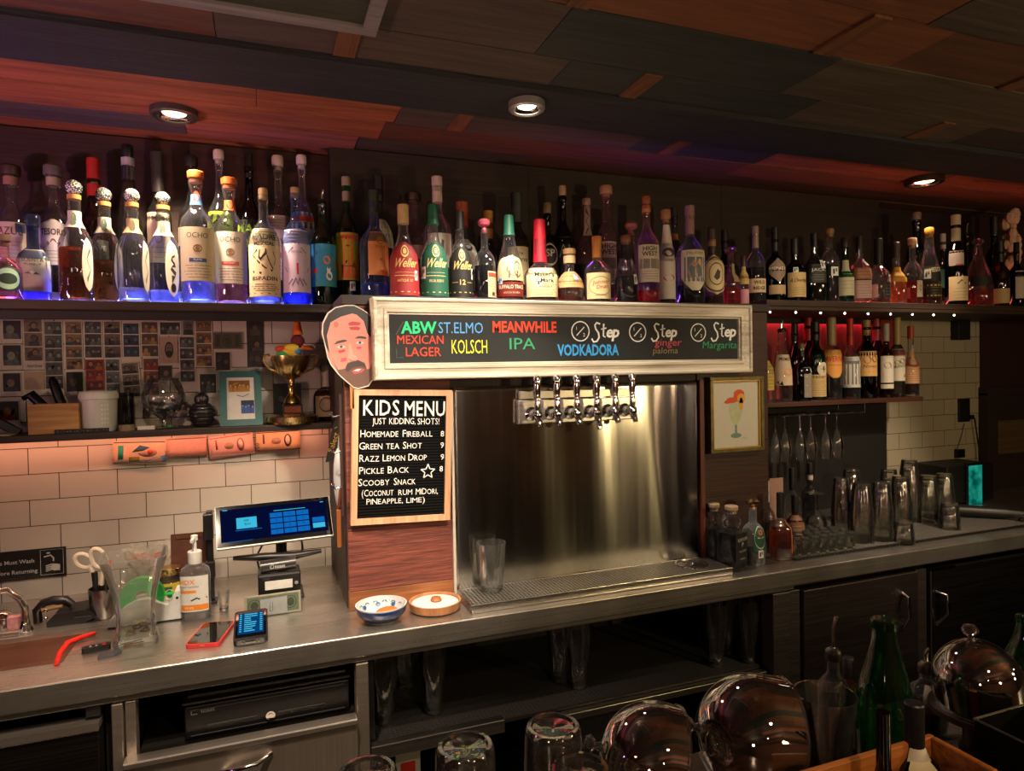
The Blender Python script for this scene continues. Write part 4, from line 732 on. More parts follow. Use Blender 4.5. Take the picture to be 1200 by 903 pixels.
bottle('whiskey_bottle', 'clear bottle with a large cream oval label and black bird emblem', (1.5015, 1.97, 1.772, 0.275, 0.0424), 'std', 'pink', ('#2a060c', .14, .6, .4), ('foil', '#3a2a20', .12, 1, '#9a7a4a'), [dict(z=(.14, .66), a=76, c='#cdbb8e', shape='oval', art=[('o', 0, .5, .92, .05, '#4a3a22', .45), ('o', 0, .5, .5, .03, '#4a3a22', .28), ('p', [(-.2, .42), (.05, .62), (.25, .56), (.2, .40), (.0, .34)], '#1c1814')])], gB)
bottle('whiskey_bottle', 'faceted pink-lit decanter bottle with wide lip', (1.5815, 1.97, 1.772, 0.2124, 0.0352), 'wax', 'pink', ('#d0203a', .34, .5, .5), ('cork', GK['pink'], .08, 1.6), [dict(z=(.40, .72), a=26, at=25, c='#8a7a52')], gB, n=8)
bottle('whiskey_bottle', 'very slim pink bottle with a yellow strip label', (1.6374, 1.97, 1.772, 0.1843, 0.0201), 'tall', 'pink', ('#d0203a', .3, .5, .5), ('screw', '#3a2020', .10, 1), [dict(z=(.44, .80), a=66, c='#b8a458', art=lines(.2, .8, 5, '#4a3a1a')), dict(n='paper_seal', z=(.06, .34), a=50, c='#c88a9a')], gB)
# centre, back row
bottle('whiskey_bottle', 'round clear bottle standing behind the red arched label', (0.477, 2.18, 1.772, 0.3775, 0.0563), 'ocho', 'pink', ('#a03a2a', .3), ('cork', '#3a2a20', .07, 1.2), [dict(z=(.40, .52), a=50, c='#a08478')], gB)
bottle('whiskey_bottle', 'tall bottle with black cap and white neck behind the green arched label', (0.551, 2.15, 1.772, 0.4118, 0.0506), 'std', 'clear', None, ('foil', '#b8a8a0', .07, 1), [dict(z=(.28, .54), a=50, c='#bdb4ac', art=[('s', [(-.5, .3), (.1, .5), (.2, .8)], .2, '#4a4440')]), dict(n='cap_band', z=(.95, .985), a=178, c='#141210')], gB)
bottle('whiskey_bottle', 'wide bottle with red and white cap strip and a white label with black animal', (0.6345, 2.15, 1.772, 0.3506, 0.057), 'squat', 'clear', ('#8a2a1a', .16), ('screw', '#9a4a34', .12, 1), [dict(n='tax_strip', z=(.80, .98), a=30, at=25, c='#d8d4cc'), dict(z=(.34, .64), a=60, c='#c9c4bc', art=[('d', .25, .7, .3, .12, '#151312'), ('s', [(-.2, .9), (-.3, .5), (.3, .3), (.2, .1)], .16, '#8a8680')])], gB)
bottle('whiskey_bottle', 'dark bottle with a gold foil neck behind the pink ball top', (0.7272, 2.15, 1.772, 0.3313, 0.0434), 'bell', 'smoke', None, ('foil', '#b0822e', .10, 1), [], gB)
bottle('whiskey_bottle', 'black-capped tall bottle with cream label behind the buffalo label', (0.8308, 2.15, 1.772, 0.3968, 0.0411), 'tall', 'smoke', None, ('foil', '#26302a', .09, 1), [dict(z=(.20, .52), a=66, c='#c4b490', t=[T('The', .78, .1, '#3a2e1e', shear=.2), T('Reserve', .60, .14, '#3a2e1e', width=.7, shear=.2)])], gB)
bottle('whiskey_bottle', 'black glass bottle with a white ring emblem behind the red wax top', (0.9367, 2.13, 1.772, 0.3643, 0.0385), 'std', 'black', None, ('cork', '#7a6a4c', .10, 1.2), [dict(z=(.30, .62), a=66, c='#16110f', t=[T('SP', .56, .22, '#b8b0a0', bold=.02)], art=[('o', 0, .62, .7, .06, '#b8b0a0', .34)]), dict(n='lower_label', z=(.10, .30), a=66, c='#b8a078')], gB)
bottle('whiskey_bottle', 'tall black bottle with thin cork and curly white monogram', (1.0152, 2.17, 1.772, 0.4402, 0.0396), 'std', 'black', None, ('cork', '#a58b66', .08, 1.1), [dict(z=(.24, .58), a=68, c='#0d0b0b', art=[('s', [(-.5, .5), (-.2, .8), (.1, .6), (-.2, .4), (.2, .3), (.5, .6), (.3, .8), (.1, .4), (.5, .2)], .05, '#a8a49c')])], gB)
bottle('whiskey_bottle', 'square-necked bottle with a patterned pale neck strip and black label', (1.0992, 2.15, 1.772, 0.3959, 0.0382), 'squat', 'pink', None, ('cork', '#a88a78', .06, 1.2), [dict(n='neck_strip', z=(.66, .92), a=50, c='#8a7a6e', art=[('s', [(-.5, .1), (.5, .3), (-.5, .5), (.5, .7), (-.5, .9)], .2, '#3a2a24')]), dict(z=(.10, .40), a=70, c='#120e0d')], gB, se=4)
bottle('whiskey_bottle', 'cork-topped pinkish bottle with tall white label and grey picture', (1.1795, 2.15, 1.772, 0.448, 0.0371), 'tall', 'pink', None, ('cork', '#9a7a5c', .07, 1.4), [hw], gB)
bottle('whiskey_bottle', 'round-shouldered bottle with a wooden knob top glowing pink', (1.268, 2.13, 1.772, 0.3197, 0.042), 'squat', 'pink', ('#b02038', .4, .6, .5), ('knob', '#8a5a40', .13, 1.7), [], gB)
bottle('whiskey_bottle', 'dark bottle with an amber neck band behind the slim white-labelled one', (1.4692, 2.15, 1.772, 0.3909, 0.0387), 'std', 'smoke', ('#8a1810', .3), ('screw', '#141010', .08, 1), [dict(n='neck_band', z=(.68, .74), a=178, c='#a0682a'), dict(z=(.28, .5), a=60, c='#a8742a')], gB)
bottle('whiskey_bottle', 'dark-capped bottle behind the oval bird label and pink decanter', (1.6828, 2.13, 1.772, 0.3122, 0.0396), 'std', 'black', None, ('screw', '#0e0c0c', .12, 1), [dict(z=(.3, .55), a=60, c='#4a2420')], gB)
# ---- right upper shelf
bottle('whiskey_bottle', 'dark rye bottle with pale foil neck and cream block-letter label by the sign end', (1.684, 1.96, 1.79, 0.2777, 0.0356), 'std', 'clear', ('#160705', .5, .8, .2), ('foil', '#8a7a62', .10, 1), [dict(z=(.12, .30), a=70, c='#cbb28a', t=[T('WILD', .62, .24, INK, bold=.02), T('RIDGE', .2, .24, INK, bold=.02)])], gC)
bottle('whiskey_bottle', 'black bottle with black cap and pale diamond label', (1.7731, 1.96, 1.79, 0.2768, 0.0361), 'std', 'black', None, ('screw', '#0c0b0b', .16, 1), [dict(z=(.26, .58), a=62, c='#8a7664', shape='diamond', t=[T('MINER', .5, .12, '#f0e6d8', width=.9)], art=[('r', -.9, .44, .9, .60, '#2a2320')]), dict(n='lower_label', z=(.10, .22), a=60, c='#b49a72')], gC)
bottle('whiskey_bottle', 'squat-shouldered black bottle with tan label of black script', (1.8641, 1.96, 1.79, 0.2378, 0.0397), 'squat', 'black', None, ('screw', '#0d0b0b', .12, 1), [dict(z=(.08, .46), a=66, c='#c8ae76', t=[T('A.Overholt', .60, .17, INK, width=.8, shear=.3)], art=lines(.1, .36, 4, '#7a6238')), sticker(-20, .46, .54, 14)], gC)
bottle('whiskey_bottle', 'black square bottle with a dark green label and white arc of letters', (1.9583, 1.96, 1.79, 0.2652, 0.037), 'squat', 'smoke', ('#1a0805', .4), ('screw', '#0d0b0b', .10, 1), [dict(z=(.28, .54), a=66, c='#1c2420', t=[T("JACK", .62, .16, '#c8c4b8', width=.6)], art=lines(.14, .42, 4, '#8a867a')), sticker(30, .48, .6, 14)], gC, se=4)
bottle('whiskey_bottle', 'tall narrow-necked bottle of dark spirit with a small white sticker', (2.0338, 1.96, 1.79, 0.2855, 0.0341), 'tall', 'clear', ('#1a0706', .55, .8, .2), ('cork', '#8a6848', .07, 1.1), [sticker(10, .36, .48, 26)], gC)
bottle('gin_bottle', 'bottle almost covered by a tall pale green-white label, foot glowing green', (2.1103, 1.96, 1.79, 0.2539, 0.0329), 'wax', 'green', None, ('cork', '#2a1e18', .14, 1.2), [dict(z=(.12, .66), a=72, c='#b9b496', art=lines(.2, .9, 8, '#8a866a'))], gC)
bottle('whiskey_bottle', 'clear square bottle with rose label and curved white lettering', (2.1845, 1.96, 1.79, 0.2645, 0.0365), 'squat', 'pink', None, ('screw', '#16100e', .12, 1), [dict(z=(.08, .34), a=66, c='#a88a82', art=lines(.1, .9, 6, '#4a3430')), dict(n='shoulder_label', z=(.36, .52), a=60, c='#8a5a3a', art=lines(.2, .8, 3, '#d8ccc0')), sticker(34, .56, .66, 14)], gC, se=4)
bottle('whiskey_bottle', 'round-bodied clear bottle with black neck and small black label', (2.2825, 1.96, 1.79, 0.2597, 0.0437), 'squat', 'clear', ('#b86a5a', .1), ('screw', '#0f0d0d', .20, 1), [dict(z=(.10, .32), a=30, at=30, c='#171412', art=lines(.2, .8, 4, '#a09888')), dict(n='side_label', z=(.10, .30), a=24, at=-52, c='#c49a96'), sticker(44, .34, .44, 10)], gC)
bottle('whiskey_bottle', 'glowing orange bottle with yellow label, brightest on the right shelf', (2.3785, 1.96, 1.79, 0.2511, 0.0341), 'wax', 'clear', ('#e08a1e', .50, .4, .7), ('screw', '#3a2a22', .12, 1), [dict(z=(.36, .60), a=68, c='#d0962a', t=[T('AMBER', .6, .2, '#a05a14', width=.6)])], gC, se=4)
bottle('whiskey_bottle', 'cork-topped bottle of red liquid with small white label', (2.4678, 1.96, 1.79, 0.2728, 0.0362), 'squat', 'clear', ('#b01420', .40, .5, .6), ('cork', '#c09a76', .10, 1.4), [dict(z=(.12, .36), a=26, at=25, c='#d0c2b0', art=[('d', 0, .55, .5, .2, '#a89880')]), dict(n='side_label', z=(.10, .26), a=16, at=-58, c='#b8584a')], gC)
bottle('whiskey_bottle', 'bottle with yellow cap and black and gold whiskey label', (2.5643, 1.96, 1.79, 0.3196, 0.0436), 'cone', 'clear', ('#8a1a12', .14), ('cork', '#b8862e', .08, 1.1), [dict(z=(.30, .50), a=66, c='#15150f', t=[T('JAMESON', .62, .3, '#d8cfa8', width=.8, rot=.1)]), dict(n='lower_label', z=(.10, .28), a=56, at=12, c='#171510', art=[('r', -.9, .8, .9, .92, '#c4a458'), ('r', -.9, .1, .9, .18, '#c4a458')] + lines(.3, .7, 3, '#b09a68')), sticker(-38, .34, .46, 18)], gC)
bottle('wine_bottle', 'dark port bottle with white and red strip over its shoulder and cream label', (2.7186, 1.96, 1.79, 0.3817, 0.0427), 'wine', 'black', None, ('foil', '#a89a80', .10, 1), [dict(z=(.06, .32), a=66, c='#cbb892', art=[('s', [(-.3, .7), (0, .85), (.4, .7)], .06, '#4a3a2a')] + lines(.1, .5, 4, '#7a6a4a')), dict(n='shoulder_strip', z=(.44, .60), a=40, at=-25, c='#8a7c74', art=[('r', -.1, .0, .9, 1, '#8a2a22')])], gC)
bottle('decanter_bottle', 'wide pointed decanter with red-amber spirit near the picture end', (2.8514, 1.96, 1.79, 0.2894, 0.0579), 'deca', 'pink', ('#a02a14', .30, .6, .5), ('knob', GK['clear'], .12, 1.4), [dict(z=(.30, .44), a=60, c='#14100e')], gC)
bottle('whiskey_bottle', 'dark bottle with black cap and square tan label near the coral', (2.9896, 1.96, 1.79, 0.2893, 0.035), 'wine', 'brown', None, ('screw', '#0c0a0a', .16, 1), [dict(z=(.06, .28), a=70, c='#a89066')], gC)
bottle('whiskey_bottle', 'dark bottle with a narrow upright white label at the right picture edge', (3.0937, 1.96, 1.79, 0.2872, 0.0335), 'std', 'black', None, ('screw', '#101014', .14, 1), [dict(z=(.14, .56), a=36, c='#a8a090', t=[T('LA', .75, .12, INK)])], gC)
bottle('whiskey_bottle', 'tall dark bottle standing behind the red-liquid bottle', (2.6707, 2.1, 1.79, 0.4215, 0.0407), 'wine', 'black', None, ('cork', '#6a5a52', .08, 1.2), [], gC)
bottle('whiskey_bottle', 'short bottle with green label and white cap behind the black and gold one', (2.7775, 2.06, 1.79, 0.3271, 0.0333), 'std', 'smoke', ('#a02018', .2), ('screw', '#b8b4ac', .10, 1), [dict(z=(.28, .52), a=66, c='#1f5a4a')], gC)
bottle('whiskey_bottle', 'black bottle with pointed top behind the wide decanter', (3.0118, 2.12, 1.79, 0.3984, 0.0388), 'std', 'black', None, ('pour', '#101010', .12, 1), [], gC)
bottle('whiskey_bottle', 'tall black-topped bottle behind the square tan label', (3.1636, 2.1, 1.79, 0.4345, 0.0353), 'tall', 'black', None, ('screw', '#0c0c0c', .10, 1), [], gC)
# pale coral lump on the far shelf
X, Y, Z, h, r = (3.2431, 2.08, 1.79, 0.4742, 0.0669)
t = thing('coral_ornament', 'pale branching coral ornament standing among the farthest bottles', 'ornament', (X, Y, Z))
rc = random.Random(3); mb = MB().lathe([(.03, 0), (.032, .02), (.022, h * .45)], 12)
for k in range(34):
    a = rc.uniform(0, 2 * PI); q = rc.uniform(.0, 1); R = r * (1 - .55 * q) * rc.uniform(.6, 1.05); z = h * (.45 + .5 * q)
    mb.sphere((R * .62 * math.cos(a), R * .62 * math.sin(a), z), rc.uniform(.014, .024), 8, sc=(1, 1, 1.3))
mb.build('coral_branches', P('#b99a84', .9, bump=.8, scale=90), t)
MB().lathe([(.034, 0), (.036, .006), (.034, .012)], 20).build('base_disc', P('#3a2a20', .6), t)
# ---- short amaro shelf
zS = 1.411
bottle('amaro_bottle', 'half-hidden bottle with a yellow striped label at the column end of the amaro shelf', (1.9307, 2.19, 1.411, 0.2405, 0.0297), 'std', 'clear', None, ('cork', '#3a2a22', .08, 1.1), [dict(z=(.20, .70), a=66, c='#b09a3a', art=lines(.1, .9, 8, '#5a4a1a'))], gD)
bottle('amaro_bottle', 'bottle with white and orange label of flowers and a pour spout', (2.011, 2.19, 1.411, 0.3319, 0.0406), 'cone', 'clear', None, ('pour', '#1a1614', .10, 1), [dict(z=(.20, .58), a=72, c='#c4b094', t=[T('PRIMO', .80, .11, '#2a2420', width=.62, bold=.015)], art=[('p', [(-.8, .08), (-.6, .5), (0, .34), (.5, .56), (.8, .3), (.8, .05)], '#c8683a'), ('d', .2, .42, .3, .12, '#d98a5a'), ('p', [(-.9, 0), (-.6, .16), (-.5, .03), (-.3, .14), (-.2, 0)], '#1a1a14')])], gD)
bottle('amaro_bottle', 'short dark bottle covered in white filigree beside the fernet green glass', (2.0938, 2.17, 1.411, 0.2391, 0.0354), 'squat', 'black', ('#3a0c08', .4), ('cork', '#8a6f52', .10, 1.1, '#171310'), [dict(z=(.06, .58), a=40, at=34, c='#7a7264', art=[('s', [(-.6, .1), (.6, .25), (-.6, .4), (.6, .55), (-.6, .7), (.5, .9)], .14, '#d0c8b8')])], gD, se=4)
bottle('amaro_bottle', 'tall green bottle with cream label and round eagle emblem', (2.2178, 2.22, 1.411, 0.3326, 0.0439), 'wine', 'dgreen', ('#0a0f08', .6), ('screw', '#121210', .12, 1), [dict(z=(.04, .32), a=76, c='#b39a66', t=[T('FERNET', .84, .11, '#2a2416', width=.6)], art=lines(.1, .7, 8, '#5a4a2a')), dict(n='round_seal', z=(.30, .48), a=40, at=28, c='#b8ae98', shape='oval', art=[('p', [(-.6, .5), (0, .75), (.6, .5), (.1, .45), (0, .2), (-.1, .45)], '#4a4438')])], gD)
bottle('amaro_bottle', 'cork-topped clear amaro bottle with a pointed orange shield label', (2.2772, 2.19, 1.411, 0.3526, 0.0419), 'ocho', 'clear', ('#120806', .30, .8, .2), ('foil', '#a8946a', .12, 1), [dict(z=(.26, .60), a=72, c='#c48a3a', shape='shield', t=[T('AVERNA', .58, .2, '#b02a1e', width=.85, bold=.02)], art=[('r', -.9, .76, .9, .96, '#d8b868'), ('r', -.7, .44, .7, .46, '#7a3a1a')])], gD)
bottle('amaro_bottle', 'red-capped bottle with a grey and white picture label', (2.3827, 2.19, 1.411, 0.3465, 0.0406), 'std', 'clear', ('#1a100c', .2), ('screw', '#c02c20', .17, 1), [dict(z=(.14, .52), a=74, c='#b0aca4', art=[('r', -.8, .1, .8, .86, '#5a5a58'), ('s', [(-.7, .3), (.2, .5), (.7, .8)], .16, '#d0ccc4'), ('s', [(-.6, .7), (.1, .4), (.7, .2)], .1, '#c4c0b8')])], gD)
bottle('amaro_bottle', 'dark amaro bottle with tan label and tan neck bands', (2.4761, 2.19, 1.411, 0.34, 0.0429), 'wine', 'black', None, ('screw', '#a08258', .08, 1), [dict(z=(.28, .60), a=76, c='#bd9258', t=[T('Nonino', .34, .13, '#4a2e12', width=.6, shear=.2)], art=[('d', -.3, .66, .3, .16, '#7a5a2a'), ('d', .3, .68, .25, .14, '#5a3e1a'), ('r', -.9, .16, .9, .18, '#8a6a3a')]), dict(n='neck_band', z=(.80, .85), a=178, c='#a88a5c')], gD)
bottle('amaro_bottle', 'slim bottle with white two-part label beside the tan-labelled amaro', (2.5682, 2.17, 1.411, 0.3243, 0.03), 'tall', 'brown', None, ('screw', '#a8a49a', .12, 1), [dict(z=(.20, .56), a=74, c='#c6bfb0', art=[('s', [(-.6, .3), (.2, .6), (.7, .8)], .2, '#c88a4a'), ('d', -.2, .65, .4, .12, '#7a7264')]), dict(n='lower_label', z=(.12, .18), a=74, c='#c6bfb0')], gD)
bottle('amaro_bottle', 'pale-capped slim bottle with white label, red letters and green leaves', (2.6592, 2.19, 1.411, 0.3533, 0.0324), 'tall', 'smoke', None, ('foil', '#a8945e', .12, 1), [dict(z=(.20, .60), a=76, c='#c9c2ae', t=[T('LUCA', .86, .1, '#a8281c', width=.6, bold=.02), T('BRANCO', .42, .1, '#3a4a1c', width=.7, rot=.15)], art=[('r', -.9, .80, .9, .82, '#a8281c'), ('d', .2, .62, .3, .08, '#6a1a2a'), ('d', -.3, .58, .3, .06, '#5a7a3a'), ('p', [(.3, .1), (.5, .22), (.7, .1)], '#1a1a1a')])], gD)
bottle('amaro_bottle', 'red-capped last bottle with a rounded orange and white label', (2.7427, 2.19, 1.411, 0.3157, 0.0347), 'wax', 'clear', ('#8a3a1a', .2), ('screw', '#a83a1e', .09, 1), [dict(z=(.18, .66), a=76, c='#c49a72', art=[('d', -.1, .66, .8, .16, '#b8542a'), ('o', 0, .66, .8, .08, '#7a2a14', .18), ('r', -.9, .26, .9, .29, '#b86a3a')] + lines(.08, .2, 3, '#9a5a34') + lines(.35, .5, 3, '#a86a44')), sticker(20, .66, .72, 22)], gD)
bottle('amaro_bottle', 'red-foiled dark bottle behind the fernet green bottle', (2.2592, 2.3, 1.411, 0.3618, 0.0415), 'wine', 'brown', None, ('foil', '#a01f1c', .10, 1), [], gD)
bottle('amaro_bottle', 'dark narrow bottle with black top behind the filigree one', (2.1823, 2.3, 1.411, 0.331, 0.0336), 'wine', 'black', None, ('screw', '#0e0c0c', .12, 1), [], gD)
bottle('amaro_bottle', 'bottle with shiny pink-red foil neck behind the slim white-labelled one', (2.664, 2.3, 1.411, 0.3862, 0.0434), 'wine', 'brown', None, ('foil', '#b04258', .16, 1), [], gD)
# ---- worktop bottles, right of the drip tray
slow = dict(z=(.12, .58), a=44, c='#0b0a0a', fit=False, t=[T('SLOW & LOW', .76, .11, '#b8b4ac', width=.8, bold=.01), T('P', .56, .16, '#b8b4ac'), T('ROCK & RYE', .38, .075, '#a8a49c', width=.6), T('WHISKEY', .12, .07, '#a8a49c', width=.5)])
bottle('whiskey_bottle', 'black square-bodied bottle with white block lettering, front of the two globe-necked ones', (1.4154, 1.775, 0.9, 0.2054, 0.0403), 'box', 'clear', ('#0b0908', .60, 1, .1), ('cork', '#b49a7c', .07, 1.15), [slow], gE, se=6, rz=.35)
bottle('whiskey_bottle', 'black square-bodied globe-necked bottle standing behind its twin against the steel plate', (1.3962, 1.842, 0.9, 0.1979, 0.0385), 'box', 'clear', ('#0b0908', .60, 1, .1), ('cork', '#b49a7c', .07, 1.15), [dict(z=(.12, .58), a=44, c='#0b0a0a', fit=False)], gE, se=6, rz=.2)
bottle('vodka_bottle', 'teal-capped clear bottle with upright white lettering behind the globe-necked bottles', (1.5342, 1.9, 0.9, 0.2383, 0.0268), 'std', 'frost', None, ('screw', '#1b6f68', .13, 1), [dict(z=(.30, .60), a=40, c='#1a1816', t=[T('ER', .5, .4, '#c8c4bc', rot=1.57, bold=.02)])], gE)
bottle('liqueur_bottle', 'frosted bottle with gold ball top and green and orange label', (1.5157, 1.792, 0.9, 0.2164, 0.0384), 'squat', 'frost', ('#3a1c0c', .25), ('knob', GOLD(), .13, 1.7), [dict(z=(.22, .60), a=40, at=20, c='#1d4a35', shape='arch', art=[('o', 0, .55, .9, .05, '#a8b8a0', .45), ('d', 0, .76, .35, .10, '#c8542a'), ('d', 0, .56, .5, .03, '#d8d4c4')]), sticker(20, .12, .24, 16)], gE)
bottle('liqueur_bottle', 'white-capped clear bottle standing behind the gold ball top', (1.6591, 1.89, 0.9, 0.2513, 0.0302), 'std', 'clear', ('#8a5a48', .5, .5, .2), ('screw', '#c9c4be', .15, 1), [], gE)
bottle('whiskey_bottle', 'square bottle of glowing amber whiskey with black cap on the worktop edge', (1.6374, 1.8, 0.9, 0.2252, 0.0334), 'squat', 'clear', ('#e07c22', .56, .4, .55), ('screw', '#131110', .19, 1), [dict(n='side_label', z=(.10, .60), a=20, at=60, c='#c06a32')], gE, se=5)
bottle('whiskey_bottle', 'black-capped bottle with brown label half hidden behind the amber whiskey', (1.7943, 1.9, 0.9, 0.187, 0.0341), 'squat', 'amber', ('#3a1808', .5), ('screw', '#100e0e', .16, 1), [dict(z=(.30, .62), a=66, c='#6a4630', art=lines(.2, .8, 4, '#b09a7a'))], gE)
bottle('vodka_bottle', 'tall clear bottle with black cap below the hanging flutes', (1.9341, 2.06, 0.9, 0.2565, 0.0368), 'std', 'clear', None, ('screw', '#0f0d0d', .17, 1), [], gE)
bottle('vodka_bottle', 'clear bottle with black and white cap below the third flute', (2.0834, 2.12, 0.9, 0.2597, 0.0349), 'std', 'smoke', None, ('screw', '#141212', .15, 1, '#b0aca4'), [], gE)

# ================================================================== chalk sign, letter board and taps
sg = (.278, 1.533, 1.5355, 1.761)     # x0, x1, z0, z1
YS = 1.80
t = thing('framed_chalk_sign', 'long chalkboard tap list in a pale distressed wooden frame over the steel plate', 'sign', (.9, 1.85, sg[2]))
prof = [(0, .064), (0, .006), (.0035, .0), (.009, .001), (.012, .007), (.029, .013), (.032, .008), (.039, .009), (.041, .016), (.045, .016), (.047, .023)]
mb = MB(); V = []; F = []; K = len(prof)
for cx, cz, dx, dz in ((sg[0], sg[2], 1, 1), (sg[1], sg[2], -1, 1), (sg[1], sg[3], -1, -1), (sg[0], sg[3], 1, -1)):
    for a, d in prof: V.append((cx + dx * a, YS + d, cz + dz * a))
for c in range(4):
    for k in range(K - 1): c2 = (c + 1) % 4; F.append((c * K + k, c2 * K + k, c2 * K + k + 1, c * K + k + 1))
mb.add(V, F, 0, True); mb.build('picture_frame', WOOD('#8c8270', '#d8d1bf', .5, 0, 1.0, .3), t, world=True, sharp=30)
MB().box((sg[0] + .04, YS + .022, sg[2] + .04), (sg[1] - .04, YS + .064, sg[3] - .04)).build('chalkboard', P('#171b1c', .75, var=.5, scale=14), t, world=True)
f = XZ(0, 0, YS + .022); mb = MB(); cm = ['#2fd08a', '#e0452c', '#5aa7e8', '#d6dc3c', '#e6e8e4', '#3aa3ea', '#c2505a', '#8a7a58', '#2f9a68', '#3c4446', '#ded8d0']
def chalk(st, x, y, hpx, mi, wpx, **k):
    pass
S_ = 1
CH = [('ABW', (0.3566, 1.6648, 0.457, 1.6982), 0, .03), ('MEXICAN', (0.3457, 1.6352, 0.4765, 1.6601), 1, .0), ('LAGER', (0.3688, 1.601, 0.4686, 1.6273), 1, .0),
      ('ST.ELMO', (0.4623, 1.6652, 0.5934, 1.6976), 2, .0), ('KOLSCH', (0.4993, 1.6078, 0.6053, 1.6488), 3, .0),
      ('MEANWHILE', (0.6224, 1.6689, 0.8247, 1.7015), 1, .03), ('IPA', (0.6739, 1.6188, 0.7546, 1.6539), 8, .0), ('VODKADORA', (0.8262, 1.5995, 1.0352, 1.6333), 5, .03)]
cmm = [P(c, .8, var=.2, scale=200) for c in cm]
for st, r, mi, bo in CH:
    V_, F_, wd_ = glyphs(st, bo, 2); kx = (r[2] - r[0]) / wd_; h_ = r[3] - r[1]
    mb.add([f(r[0] + a * kx, r[1] + b * h_, .0012) for a, b in V_], F_, 0)
    mb.build('chalk_lettering', P(cm[mi], .8, var=.2, scale=200), t, world=True); mb = MB()
step = [(.9, .93), (.55, 1.0), (.35, .86), (.45, .66), (.72, .46), (.78, .22), (.55, .02), (.2, -.02), (.0, .16)]
for k, (c, s_) in enumerate((((0.9038, 1.822, 1.6722), (0.9414, 1.6357, 1.0331, 1.6987)), ((1.1031, 1.822, 1.6703), (1.1527, 1.638, 1.2448, 1.6978)), ((1.3298, 1.822, 1.6697), (1.3799, 1.6376, 1.4757, 1.7025)))):
    R = (.031, .031, .030)[k]
    mb.ring(c[0], c[2], R, .0035, f, .0013, 4); mb.stroke([(c[0] - .013, c[2] - .013), (c[0] + .013, c[2] + .013)], .003, f, .0013, 4)
    mb.text('1', c[0] - .013, c[2] + .004, .011, f, .0013, 4); mb.text('2', c[0] + .012, c[2] - .016, .011, f, .0013, 4)
    W_ = s_[2] - s_[0]; Hs = s_[3] - s_[1]
    mb.stroke([(s_[0] + a * W_ * .36, s_[1] + Hs * (.08 + b * .92)) for a, b in step], .0055, f, .0013, 4)
    mb.stroke([(s_[0] + W_ * .46, s_[1] + Hs * .95), (s_[0] + W_ * .44, s_[1] + Hs * .35), (s_[0] + W_ * .52, s_[1] + Hs * .3)], .005, f, .0013, 4); mb.stroke([(s_[0] + W_ * .36, s_[1] + Hs * .68), (s_[0] + W_ * .56, s_[1] + Hs * .74)], .004, f, .0013, 4)
    mb.text('e', s_[0] + W_ * .66, s_[1] + Hs * .30, Hs * .58, f, .0013, 4, shear=.2, bold=.03); mb.text('p', s_[0] + W_ * .90, s_[1] + Hs * .30, Hs * .58, f, .0013, 4, shear=.2, bold=.03)
    mb.build('chalk_lettering', cmm, t, world=True); mb = MB()
for st, r, mi in (('ginger', (1.1647, 1.6271, 1.2637, 1.6489), 6), ('paloma', (1.158, 1.6026, 1.2503, 1.6217), 7), ('Margarita', (1.3458, 1.6179, 1.482, 1.6405), 8)):
    mb.text(st, (r[0] + r[2]) / 2, r[1], (r[3] - r[1]) * 1.1, f, .0013, mi, width=r[2] - r[0], shear=.1); mb.build('chalk_lettering', cmm, t, world=True); mb = MB()
mb.stroke([(sg[0] + .065, sg[3] - .10), (sg[0] + .085, sg[3] - .066), (sg[0] + .10, sg[3] - .066)], .004, f, .0006, 9); mb.stroke([(sg[0] + .065, sg[2] + .086), (sg[0] + .065, sg[2] + .062), (sg[0] + .085, sg[2] + .062)], .003, f, .0006, 9)
mb.build('old_chalk_smudge', cmm, t, world=True)

# felt letter board
ang = math.radians(-2.1); ex = Vector((math.cos(ang), 0, math.sin(ang))); ez = Vector((-math.sin(ang), 0, math.cos(ang)))
bc = (0.3589, 1.855, 1.3229); BW, BH = .279, .372
t = thing('letter_board', 'black felt letter board of shot prices in a pale wood frame', 'sign', (bc[0], 1.86, bc[2] - BH / 2))
f = frame3((bc[0], 1.846, bc[2]), ex, ez)
mb = MB(); w_ = .0165
for a, b in (((-BW / 2, -BH / 2), (BW / 2, -BH / 2 + w_)), ((-BW / 2, BH / 2 - w_), (BW / 2, BH / 2)), ((-BW / 2, -BH / 2 + w_), (-BW / 2 + w_, BH / 2 - w_)), ((BW / 2 - w_, -BH / 2 + w_), (BW / 2, BH / 2 - w_))):
    mb.prism([a, (b[0], a[1]), b, (a[0], b[1])], -.022, .0, f)
mb.build('board_frame', WOOD('#b28260', '#dcb08c', .5, 2, 1.2, .15), t, world=True, bev=.0012)
mb = MB(); iw, ih = BW / 2 - w_, BH / 2 - w_; ng = 42
mb.prism([(-iw, -ih), (iw, -ih), (iw, ih), (-iw, ih)], -.02, -.011, f)
for i in range(ng):
    z = -ih + 2 * ih * (i + .25) / ng; mb.prism([(-iw, z), (iw, z), (iw, z + ih / ng), (-iw, z + ih / ng)], -.011, -.008, f)
mb.build('felt_panel', P('#131314', .95, var=.3, scale=300, spec=.1), t, world=True)
mb = MB(); kx, ky = .279 / 113.5, .372 / 154
def bl(st, x0, x1, yb, H, h, gap=.13, bold=.0):
    cx = 470.3 + (534 - yb) * .03; mb.caps(st, (x0 - cx) * kx, (534 - yb + (x0 - cx) * .0) * ky, H * ky, h * ky, f, -.0065, 0, gap, bold, fit=(x1 - x0) * kx)
bl('KIDS', 427, 467.5, 486.5, 18.2, 18.2, .16, .010); bl('MENU', 473.5, 521, 487.5, 18.2, 18.2, .16, .010)
bl('JUST KIDDING,', 437, 486, 497, 7.6, 7.6); bl('SHOTS!', 488.5, 514, 497.5, 7.6, 7.6)
